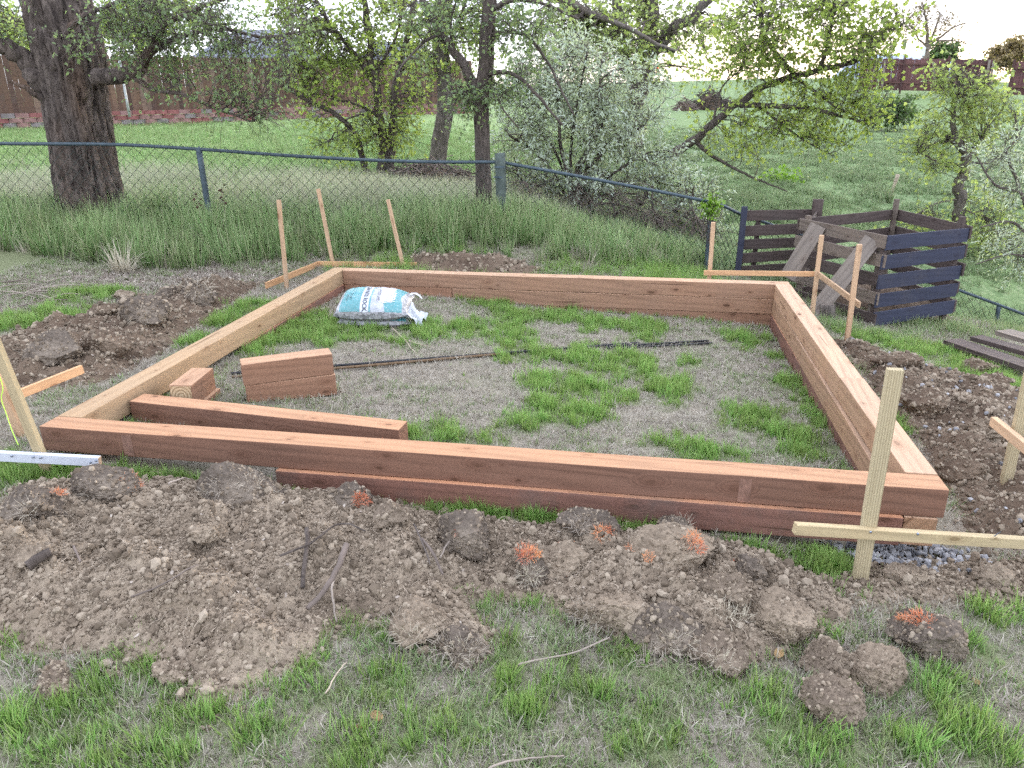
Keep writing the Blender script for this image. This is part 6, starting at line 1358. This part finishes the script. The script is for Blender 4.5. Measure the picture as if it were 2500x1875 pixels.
cx, cy, cs = map(np.concatenate, (cx, cy, cs)); cz_ = surf(cx, cy) + cs * .35
CP = np.vstack(CLOD_PTS); cs2 = .0048 * np.exp(np.random.default_rng(6).normal(0, .45, len(CP))) * np.maximum(1, ((CP - CAM) @ HF) / 3.0)
cx, cy, cz_, cs = np.r_[cx, CP[:, 0]], np.r_[cy, CP[:, 1]], np.r_[cz_, CP[:, 2]], np.r_[cs, cs2]; n = len(cx); rng = np.random.default_rng(78)
o = scatter('soil_crumbs', np.c_[cx, cy, cz_], rng.uniform(0, 6.28, (n, 3)), np.minimum(cs, .026), crumbs, rng.integers(0, 6, n)); tag(o, 'loose crumbs of soil strewn over the dug heaps', 'soil crumbs')

# fine roots poking from the heaps
rr_ = np.random.default_rng(31)
x, y = poly_points('front', 1500, rr_, .05); x2, y2 = poly_points('left', 250, rr_, .05); x, y = np.r_[x, x2], np.r_[y, y2]; n = len(x); s = np.linspace(0, 1, 6)
P0 = np.c_[x, y, surf(x, y) + .012]; dr = unit(np.c_[rr_.normal(size=n), rr_.normal(size=n), rr_.uniform(-.1, .5, n)]); Ls = rr_.uniform(.025, .13, n)
P = P0[:, None] + dr[:, None] * Ls[:, None, None] * s[None, :, None] + rr_.normal(size=(n, 6, 3)) * .006; P[:, :, 2] -= (s ** 2)[None] * Ls[:, None] * .45; P[:, :, 2] = np.maximum(P[:, :, 2], surf(P[:, :, 0].ravel(), P[:, :, 1].ravel()).reshape(n, 6) + .004)
V, qd = tubes(P, rr_.uniform(.0006, .0014, n)[:, None] * np.linspace(1, .5, 6)[None], 3); o = link('fine_roots', mesh_np('fine_roots', V, qd), M['root']); tag(o, 'fine pale roots poking out of the dug soil', 'roots', kind='stuff')

# sticks lying on the heap, each one a thing
def stick(pts, r0, r1, mat, label, cat='stick', up_=.022, name='stick', jit=.006):
    W3 = []
    for (x, y, *z) in pts:
        p = on(x, y, .07); p[2] = float(surf(p[0], p[1])[0]) + up_ + (z[0] if z else 0); W3.append(p)
    o = tube_obj(name, W3, r0, r1, mat, None, 7, 6 * len(pts), jit); tag(o, label, cat, 'sticks on the dug soil'); return o
stick([(752, 1212, .03), (735, 1245, .03), (715, 1275, .02), (665, 1316, .01)], .014, .010, M['deadwood'], 'thick forked grey root stick slanting across the heap')
stick([(722, 1265, .03), (718, 1290, .03), (726, 1322, .01)], .006, .003, M['bark_pale'], 'pale thin root hanging from the thick forked stick', up_=.015)
stick([(668, 1194, .02), (668, 1225, .02), (656, 1285, .02)], .011, .009, M['bark_dark'], 'short black stick standing left of the forked root')
stick([(612, 1245, .02), (680, 1230, .05), (740, 1196, .04), (795, 1193, .03)], .005, .003, M['bark_dark'], 'long thin dark twig crossing behind the black stick')
stick([(912, 1202, .02), (935, 1222, .02), (958, 1246, .01)], .007, .005, M['deadwood'], 'short grey stick in the middle of the heap')
stick([(950, 1225, .01), (968, 1205, .03), (978, 1188, .03)], .004, .002, M['bark_pale'], 'pale curved rootlet right of the short grey stick')
stick([(68, 1262, .02), (95, 1252, .02), (122, 1244, .02)], .022, .018, M['bark_dark'], 'stubby brown bark piece at the left of the heap', jit=.004)
stick([(155, 1200, .02), (170, 1222, .02), (180, 1245, .01)], .006, .004, M['deadwood'], 'small twig at the upper left of the heap')
stick([(290, 1312, .015), (360, 1304, .02), (420, 1290, .02), (440, 1280, .02)], .004, .002, M['deadwood'], 'bent thin twig over the dark hollow in the heap')
stick([(372, 1088, .03), (395, 1062, .03), (412, 1045, .03)], .006, .003, M['bark_pale'], 'pale root beside the big shaggy sod')
stick([(895, 1168, .03), (912, 1205, .02), (930, 1240, .02)], .004, .003, M['bark_twig'], 'thin brown twig leaning on the lumpy sod', up_=.03)
stick([(1118, 1415, .01), (1180, 1402, .01), (1240, 1395, .015), (1318, 1368, .03)], .004, .003, M['bark_pale'], 'long pale twig lying on the lawn before the sod strip')
stick([(1045, 1645, .005), (1090, 1625, .008), (1140, 1618, .005), (1220, 1610, .005)], .004, .0025, M['bark_pale'], 'curved straw coloured stem at the bottom of the lawn')
stick([(700, 1478, .01), (725, 1440, .02), (748, 1412, .015)], .003, .002, M['leaf_dead'] if False else M['root'], 'straw stem arching in the lower left grass')
# dry stems and litter behind the left heap
rr_ = np.random.default_rng(8)
STALKS = ['longest pale', 'short pale', 'grey', 'uppermost pale', 'lowest pale', 'steepest grey', 'flattest pale', 'thin pale', 'dark grey', 'leftmost pale', 'rightmost pale', 'bent grey']
for i in range(12):
    x0, y0 = rr_.uniform(-20, 110), rr_.uniform(590, 655); a = rr_.normal(.1, .25); L = rr_.uniform(60, 160)
    stick([(x0, y0, .02), (x0 + L * .5 * math.cos(a), y0 + L * .5 * math.sin(a) * .5, .04), (x0 + L * math.cos(a), y0 + L * math.sin(a) * .5, .015)], .005, .003, M['bark_pale'] if i % 3 else M['deadwood'], STALKS[i] + ' dry stalk in the litter left of the left heap', 'stalk', .01, 'dry_stalk')['group'] = 'dry stalks left of the frame'
# a few fallen leaves, bent, each a thing
def fallen(x, y, sz, mat, label):
    p = on(x, y); p[2] = float(surf(p[0], p[1])[0]) + .012; rr = np.random.default_rng(int(x)); n = 7; U, Vv = np.meshgrid(np.linspace(-1, 1, n), np.linspace(-1, 1, n), indexing='ij')
    w = np.sqrt(np.clip(1 - U ** 2, 0, 1)) * .55 + .02; X = U * sz; Y = Vv * w * sz; Z = .35 * sz * (Vv ** 2) * w + .25 * sz * U ** 2 + .12 * sz * fbm(np.stack([U * 1.5, Vv * 1.5, U * 0 + x], -1), 2, 3)
    ii = np.arange(n * n).reshape(n, n); me = mesh_np('fallen_leaf', np.c_[X.ravel(), Y.ravel(), Z.ravel()], np.stack([ii[:-1, :-1], ii[1:, :-1], ii[1:, 1:], ii[:-1, 1:]], -1).reshape(-1, 4), {'tone': np.full(n * n, rr.uniform())}, smooth=True)
    o = link('fallen_leaf', me, mat, None, Matrix.Translation(Vector(p)) @ Matrix.Rotation(rr.uniform(0, 6), 4, 'Z') @ Matrix.Rotation(rr.uniform(-.4, .4), 4, 'X')); tag(o, label, 'leaf', 'fallen leaves on the lawn')
fallen(815, 1549, .028, M['leaf_dead'], 'curled orange brown leaf on the lawn at bottom centre')
fallen(780, 1570, .016, M['leaf_dead'], 'small tan leaf below left of the curled leaf')
fallen(1682, 1422, .03, M['leaf_dead'], 'tan leaf between the sod strip and the brown clods')
fallen(2108, 1476, .02, M['leaf_dead'], 'small orange leaf right of the pale cracked clod')
fallen(970, 1170, .018, M['leaf_vine'], 'yellow leaf on the heap left of the rounded clod')
fallen(975, 1186, .016, M['leaf_dead'], 'small yellowish leaf below the rounded clod')
fallen(800, 958, .02, M['leaf_dead'], 'pale chip on the bare ground beside the offcuts')

# ------------------------------------------------------------------ gravel under the near right corner
rng = np.random.default_rng(5); n = 900
gxs, gys = rng.uniform(3.85, 4.75, n), rng.uniform(-.14, .20, n); ok = (((gxs - 4.36) / .34) ** 2 + ((gys - .02) / .12) ** 2) < rng.uniform(.5, 1.25, n); gxs, gys = gxs[ok], gys[ok]; n = len(gxs)
o = scatter('gravel', np.c_[gxs, gys, gz(gxs, gys) + .012 + rng.uniform(0, .02, n)], rng.uniform(0, 6.28, (n, 3)), rng.uniform(.010, .020, n), [(pebble_mesh(60 + i, 1, .5), M['gravel_mix']) for i in range(5)], rng.integers(0, 5, n)); tag(o, 'pale crushed gravel under the near right corner of the frame', 'gravel')
n = 260; x, y = poly_points('right', n, rng, .0); n = len(x)
o = scatter('pebbles', np.c_[x, y, surf(x, y) + .012], rng.uniform(0, 6.28, (n, 3)), rng.uniform(.006, .02, n), [(pebble_mesh(70 + i, 1, .4), M['gravel_mix']) for i in range(4)], rng.integers(0, 4, n)); tag(o, 'pale pebbles scattered in the right soil heap', 'pebbles')

# ------------------------------------------------------------------ grass
def sets(nv, n, L, spread, mat, seed, **k):
    return [(blade_set(n, L, spread, seed + i, **k), mat) for i in range(nv)]
def blocked(x, y):
    """under a timber, block or in the bags"""
    f = ((x > -.01) & (x < FL + .02) & (y > -.03) & (y < FD + .01)) & ~((x > TT + .0) & (x < FL - TT - .0) & (y > TT) & (y < FD - TT))
    return f
def seen(x, y, pad=.12):
    d = np.c_[x, y, np.zeros(len(x))] - CAM; zc = d @ FWD; u = (d @ RIGHT) / np.maximum(zc, .01) * 1847.99 / 1250; return (zc > .3) & (np.abs(u) < 1 + pad + .3 / np.maximum(zc, .3))
def place(name, n, box, dens, protos, smin, smax, label, seed, tilt=.18, zfun=gz, lift=0.0, cat='grass'):
    r = np.random.default_rng(seed); x, y = r.uniform(box[0], box[1], n), r.uniform(box[2], box[3], n); ok = seen(x, y) & ~blocked(x, y); x, y = x[ok], y[ok]
    p = dens(x, y); ok = r.uniform(size=len(x)) < p; x, y, p = x[ok], y[ok], p[ok]; n = len(x)
    rot = np.c_[r.normal(0, tilt, n), r.normal(0, tilt, n), r.uniform(0, 6.28, n)]; s = r.uniform(smin, smax, n) * (.75 + .35 * p)
    o = scatter(name, np.c_[x, y, zfun(x, y) + lift], rot, s, protos, r.integers(0, len(protos), n)); tag(o, label, cat); return o, n
nosoil = lambda x, y: 1 - soil_amount(x, y)
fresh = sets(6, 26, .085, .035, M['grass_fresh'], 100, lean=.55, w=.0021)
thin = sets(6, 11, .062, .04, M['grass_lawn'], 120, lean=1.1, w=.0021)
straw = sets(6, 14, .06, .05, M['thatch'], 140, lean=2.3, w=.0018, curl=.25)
weed = sets(4, 7, .07, .02, M['grass_fresh'], 160, lean=.9, w=.006)
YARD = (-3.4, 7.2, -2.0, 6.6)
cnt = {}
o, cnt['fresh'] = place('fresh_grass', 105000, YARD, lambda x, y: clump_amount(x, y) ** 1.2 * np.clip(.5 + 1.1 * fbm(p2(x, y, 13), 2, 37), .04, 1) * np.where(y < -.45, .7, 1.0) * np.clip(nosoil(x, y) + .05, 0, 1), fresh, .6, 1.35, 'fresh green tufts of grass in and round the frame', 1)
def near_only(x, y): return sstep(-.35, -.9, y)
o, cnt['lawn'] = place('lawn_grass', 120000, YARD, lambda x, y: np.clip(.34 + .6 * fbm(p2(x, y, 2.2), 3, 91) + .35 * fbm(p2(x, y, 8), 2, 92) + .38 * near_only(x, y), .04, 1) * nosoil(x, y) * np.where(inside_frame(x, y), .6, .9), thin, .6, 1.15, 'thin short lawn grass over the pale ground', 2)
o, cnt['straw'] = place('dead_grass', 80000, YARD, lambda x, y: .75 * nosoil(x, y) * (1 - .75 * clump_amount(x, y)), straw, .5, 1.1, 'flattened dead grass matting the bare ground', 3, tilt=.25)
o, cnt['weed'] = place('broad_grass', 9000, YARD, lambda x, y: np.clip(.35 * near_only(x, y) + .05, 0, 1) * nosoil(x, y) * np.clip(.5 + .8 * fbm(p2(x, y, 3), 2, 17), 0, 1), weed, .5, 1.1, 'broader bladed grass among the front lawn', 4)
# a fringe of grass in the cracks of the heaps
o, _ = place('heap_edge_grass', 26000, (-2, 6, -1.9, .0), lambda x, y: .35 * sstep(.10, .0, np.abs(heap_profile('front', x, y)[0] - .03)) * np.clip(.5 + fbm(p2(x, y, 5), 2, 18), 0, 1), fresh, .5, .9, 'grass sticking out along the foot of the front heap', 5)
o, _ = place('timber_edge_grass', 9000, (-.2, 4.6, -.26, -.03), lambda x, y: .42 * np.clip(.35 + 1.5 * fbm(p2(x, y, 3.5), 2, 41), 0, 1) * np.clip(1.1 - soil_amount(x, y), 0, 1) * sstep(4.3, 3.9, x), fresh, .6, 1.1, 'dark strip of grass along the foot of the front timber', 15)
o, _ = place('inner_edge_grass', 7000, (.14, 4.34, .14, 3.96), lambda x, y: .6 * np.clip(.45 + 1.1 * fbm(p2(x, y, 3.0), 2, 43), 0, 1) * np.maximum(sstep(.28, .05, FL - TT - x), np.maximum(sstep(.25, .05, FD - TT - y), sstep(.22, .04, x - TT))), fresh, .5, .95, 'grass along the inner foot of the timbers', 16)
# dead leaves and bits in the litter
lfp = []
for i in range(4):
    rr = np.random.default_rng(i); V = np.array([[-1, 0, .1], [-.3, .45, 0], [.5, .38, .1], [1, 0, .3], [.4, -.42, .05], [-.4, -.4, .12]]) * (1 + .2 * rr.normal(size=(6, 3))); lfp.append((mesh_np('litter_leaf', V, np.array([[0, 4, 1], [4, 2, 1], [4, 3, 2], [0, 5, 4]])[:, ::-1], {'tone': np.full(6, rr.uniform())}), M['leaf_dead']))
rng = np.random.default_rng(19); x, y = rng.uniform(-3.5, 1, 9000), rng.uniform(2.5, 6.5, 9000); ok = (poly_sdf(x, y, LIT) < .1) & ~blocked(x, y); x, y = x[ok], y[ok]; n = len(x)
def _lm():
    m = MB('grey_litter', .9, .15); c = m.ramp(m.rnd(), [(0.0, (.10, .075, .06)), (0.5, (.27, .22, .18)), (1.0, (.48, .42, .36))]); m.color(c); return m.m
lm = _lm(); lfp = [(p_[0], lm) for p_ in lfp]
o = scatter('leaf_litter', np.c_[x, y, gz(x, y) + .008], np.c_[rng.normal(0, .5, n), rng.normal(0, .5, n), rng.uniform(0, 6.3, n)], rng.uniform(.008, .024, n), lfp, rng.integers(0, 4, n)); tag(o, 'grey brown leaf litter behind the left soil heap', 'leaf litter')
x, y = rng.uniform(-3.2, 6.8, 5000), rng.uniform(-2, 4.5, 5000); ok = ~blocked(x, y) & seen(x, y); x, y = x[ok], y[ok]; n = len(x)
o = scatter('lawn_litter', np.c_[x, y, surf(x, y) + .008], np.c_[rng.normal(0, .5, n), rng.normal(0, .5, n), rng.uniform(0, 6.3, n)], rng.uniform(.004, .012, n), lfp, rng.integers(0, 4, n)); tag(o, 'small dead leaf bits strewn over the lawn', 'leaf litter')
# tall rank grass before the chain-link fence
tall = sets(7, 26, .50, .10, M['grass_tall'], 200, lean=.6, w=.0045, seg=5, curl=.7)
talld = sets(3, 22, .45, .09, M['grass_dry'], 230, lean=.8, w=.0025, seg=5, curl=.8)
TB = (-6.5, 5.4, 4.2, 8.6)
hgt_ = lambda x, y: np.clip(tall_amount(x, y), 0, 1)
o, cnt['tall'] = place('tall_grass', 9500, TB, lambda x, y: hgt_(x, y) * np.clip(.75 + .6 * fbm(p2(x, y, 1.3), 2, 5), .1, 1), tall, .5, 1.05, 'tall rank green grass in front of the chain link fence', 6, tilt=.16)
o, cnt['talld'] = place('tall_dry_grass', 1500, TB, lambda x, y: hgt_(x, y) * np.clip(.5 + fbm(p2(x, y, 1.9), 2, 6), 0, 1), talld, .45, .95, 'dry blades mixed in the tall fence grass', 7, tilt=.3)
# behind the fence
def lawn_d(x, y):
    D = (x - CAM[0]) * HF[0] + (y - CAM[1]) * HF[1]; l = ((x - CAM[0]) * HF[1] - (y - CAM[1]) * HF[0]) / np.maximum(D, 1); return D, l
pale = sets(5, 26, .34, .14, M['grass_pale'], 260, lean=.5, w=.004, seg=4)
green2 = sets(5, 26, .22, .15, M['grass_back'], 280, lean=.6, w=.005, seg=3)
hillg = sets(5, 22, .16, .13, M['grass_hill'], 300, lean=.8, w=.006, seg=3)
def d_pale(x, y): D, l = lawn_d(x, y); return sstep(9.6, 10.5, D) * sstep(17.5, 12.5, D) * sstep(.12, .04, l) * np.clip(.75 + .7 * fbm(p2(x, y, .8), 2, 7), .05, 1)
def d_green(x, y): D, l = lawn_d(x, y); return sstep(10.0, 11.5, D) * sstep(30, 22, D) * sstep(.14, .05, l) * .8
def d_hill(x, y): D, l = lawn_d(x, y); return sstep(8.8, 9.6, D) * sstep(38, 20, D) * sstep(.02, .1, l) * np.clip(.5 + .8 * fbm(p2(x, y, 1.2), 3, 8), .02, 1)
o, cnt['pale'] = place('seeding_grass', 12000, (-11, 4, 5.5, 16), d_pale, pale, .6, 1.1, 'pale seeding grass just behind the chain link fence', 8)
o, cnt['green2'] = place('back_lawn', 30000, (-22, 4, 6, 27), d_green, green2, .5, 1.0, 'green lawn between the chain link fence and the block wall', 9)
o, cnt['hill'] = place('hillside_grass', 60000, (2, 26, 4.0, 32), d_hill, hillg, .5, 1.2, 'grey green grass on the slope right of the thicket', 10)
o, cnt['rfresh'] = place('slope_grass', 9000, (4.6, 9, 2.2, 9), lambda x, y: nosoil(x, y) * np.clip(.3 + .9 * fbm(p2(x, y, 2.0), 2, 9), 0, 1) * sstep(4.6, 5.2, x + .0 * y), sets(4, 22, .17, .09, M['grass_lawn'], 330, lean=.9, w=.003), .5, 1.0, 'fresh grass round the compost bins', 11)
o, cnt['rback'] = place('far_edge_grass', 5000, (-.6, 4.6, 4.5, 6.8), lambda x, y: .6 * nosoil(x, y) * np.clip(.45 + .9 * fbm(p2(x, y, 1.6), 2, 29), 0, 1), sets(4, 24, .22, .09, M['grass_fresh'], 350, lean=.8, w=.003), .4, .9, 'green grass between the far timber and the tall fence grass', 12)
print('SCATTER', cnt)

# ------------------------------------------------------------------ single plants
def plant(name, x, y, D, meshes_, label, cat, sc=1.0):
    p = gbase(x, y, D); o = link(name, meshes_[0], None, None, Matrix.Translation(Vector(p)) @ Matrix.Scale(sc, 4)); tag(o, label, cat); return o
mm = blade_set(240, .26, .14, 500, 1.8, .004, 5, .9); mm.materials.append(M['grass_dry'])
for i, (x, y, lab) in enumerate(((1335, 560, 'pale heap of dead straw grass beyond the far timber, left part'), (1400, 566, 'pale heap of dead straw grass beyond the far timber, right part'))):
    p = on(x, y); o = link('straw_clump', mm, None, None, Matrix.Translation(Vector(p + np.array([0, 0, .02]))) @ Matrix.Rotation(i * 2.0, 4, 'Z')); tag(o, lab, 'straw', 'straw clumps beyond the far timber')
mm2 = blade_set(120, .42, .10, 510, 1.1, .004, 5, .9); mm2.materials.append(M['grass_dry']); p = on(268, 590); o = link('straw_clump', mm2, None, None, Matrix.Translation(Vector(p))); tag(o, 'drooping tan clump of dead grass in front of the great trunk', 'straw', 'straw clumps beyond the far timber')
yuc = blade_set(60, .55, .06, 520, 1.0, .014, 4, .3); yuc.materials.append(M['grass_hill']); p = gbase(1922, 425, 17.5); o = link('yucca', yuc, None, None, Matrix.Translation(Vector(p)) @ Matrix.Scale(.9, 4)); tag(o, 'spiky yucca with pale flower stalk on the right slope', 'yucca')
tube_obj('flower_stalk', [p, p + np.array([.05, 0, .35]), p + np.array([.09, 0, .62])], .02, .045, M['root'], o, 6, 8, .01)
yb = blade_set(50, .5, .06, 521, 1.0, .014, 4, .3); yb.materials.append(M['grass_hill']); p = gbase(2195, 440, 15.5)
# vine on the fence post beside the bins
def leaf_cloud(name, c, r, n, sz, mat, label, cat, seed):
    rng = np.random.default_rng(seed); u = unit(rng.normal(size=(n, 3))) * rng.uniform(0, 1, (n, 1)) ** .5 * np.array(r); V, F = leaf_arrays(u, unit(rng.normal(size=(n, 3)) + np.array([0, 0, -.4])), unit(rng.normal(size=(n, 3)) * .7 + np.array([0, -.3, .8])), np.full(n, sz) * rng.uniform(.6, 1.2, n), np.full(n, sz * .9))
    root = empty(name, c, label, cat); link('leaves', mesh_np('leaves', V, F, {'tone': np.repeat(rng.uniform(size=n), 4)}), M[mat], root, Matrix.Translation(Vector(c)))
    S = np.repeat(np.array([[0, 0, -.45]]), 14, 0) + rng.normal(size=(14, 3)) * .04; E = unit(rng.normal(size=(14, 3))) * np.array(r) * .9; s = np.linspace(0, 1, 6)[None, :, None]
    P = S[:, None] * (1 - s) + E[:, None] * s + rng.normal(size=(14, 6, 3)) * .02; Vt, qt = tubes(P, np.full((14, 6), .004), 4); link('stems', mesh_np('stems', Vt, qt), M['bark_twig'], root, Matrix.Translation(Vector(c))); return root
leaf_cloud('vine', at(1537, 447, 9.93), (.15, .12, .20), 190, .06, 'leaf_vine', 'bright green vine climbing the fence post left of the bins', 'vine', 3)
leaf_cloud('sapling', at(1690, 385, 19), (.55, .4, .35), 260, .10, 'leaf_vine', 'small bright green sapling on the slope above the bins', 'sapling', 4)
# two dark seed heads by the fence post
M['seed'] = simple('dark_seed_head', (.055, .028, .02), .9, .3, 20)
for i, (x, y0, y1, lab) in enumerate(((424, 432, 412, 'thin weed stalk with dark seed heads left of the fence post'), (478, 432, 402, 'thin weed stalk with dark seed heads right of the fence post'))):
    p1 = at(x, y1, 9.1); g = gzs(p1[0], p1[1]); root = empty('weed', (p1[0], p1[1], g), lab, 'weed', 'weeds by the fence post')
    tube_obj('stalk', [np.array([p1[0], p1[1], g]), p1], .004, .002, M['deadwood'], root, 5, 5)
    for j in range(8):
        c = p1 + np.array([random.uniform(-.05, .05), random.uniform(-.02, .02), -.03 * j + random.uniform(-.01, .02)]); pm = pebble_mesh(80 + j, 1); link('seed_head', pm, M['seed'], root, Matrix.Translation(Vector(c)) @ Matrix.Scale(random.uniform(.012, .022), 4))
# a stem of pale grass lying by the bag
sp = [on(930, 800 - 40), on(880, 745), on(850, 720)]
for i, (pts, lab) in enumerate((([(848, 716), (880, 742), (915, 752), (940, 762)], 'long pale grass stem trailing right from the rock bag'), ([(872, 738), (890, 760), (902, 772)], 'short pale grass stem below the rock bag'))):
    W3 = [np.array([*on(x, y)[:2], on(x, y)[2] + .03]) for x, y in pts]; o = tube_obj('grass_stem', W3, .004, .002, M['root'], None, 5, 18, .01); tag(o, lab, 'grass stem')
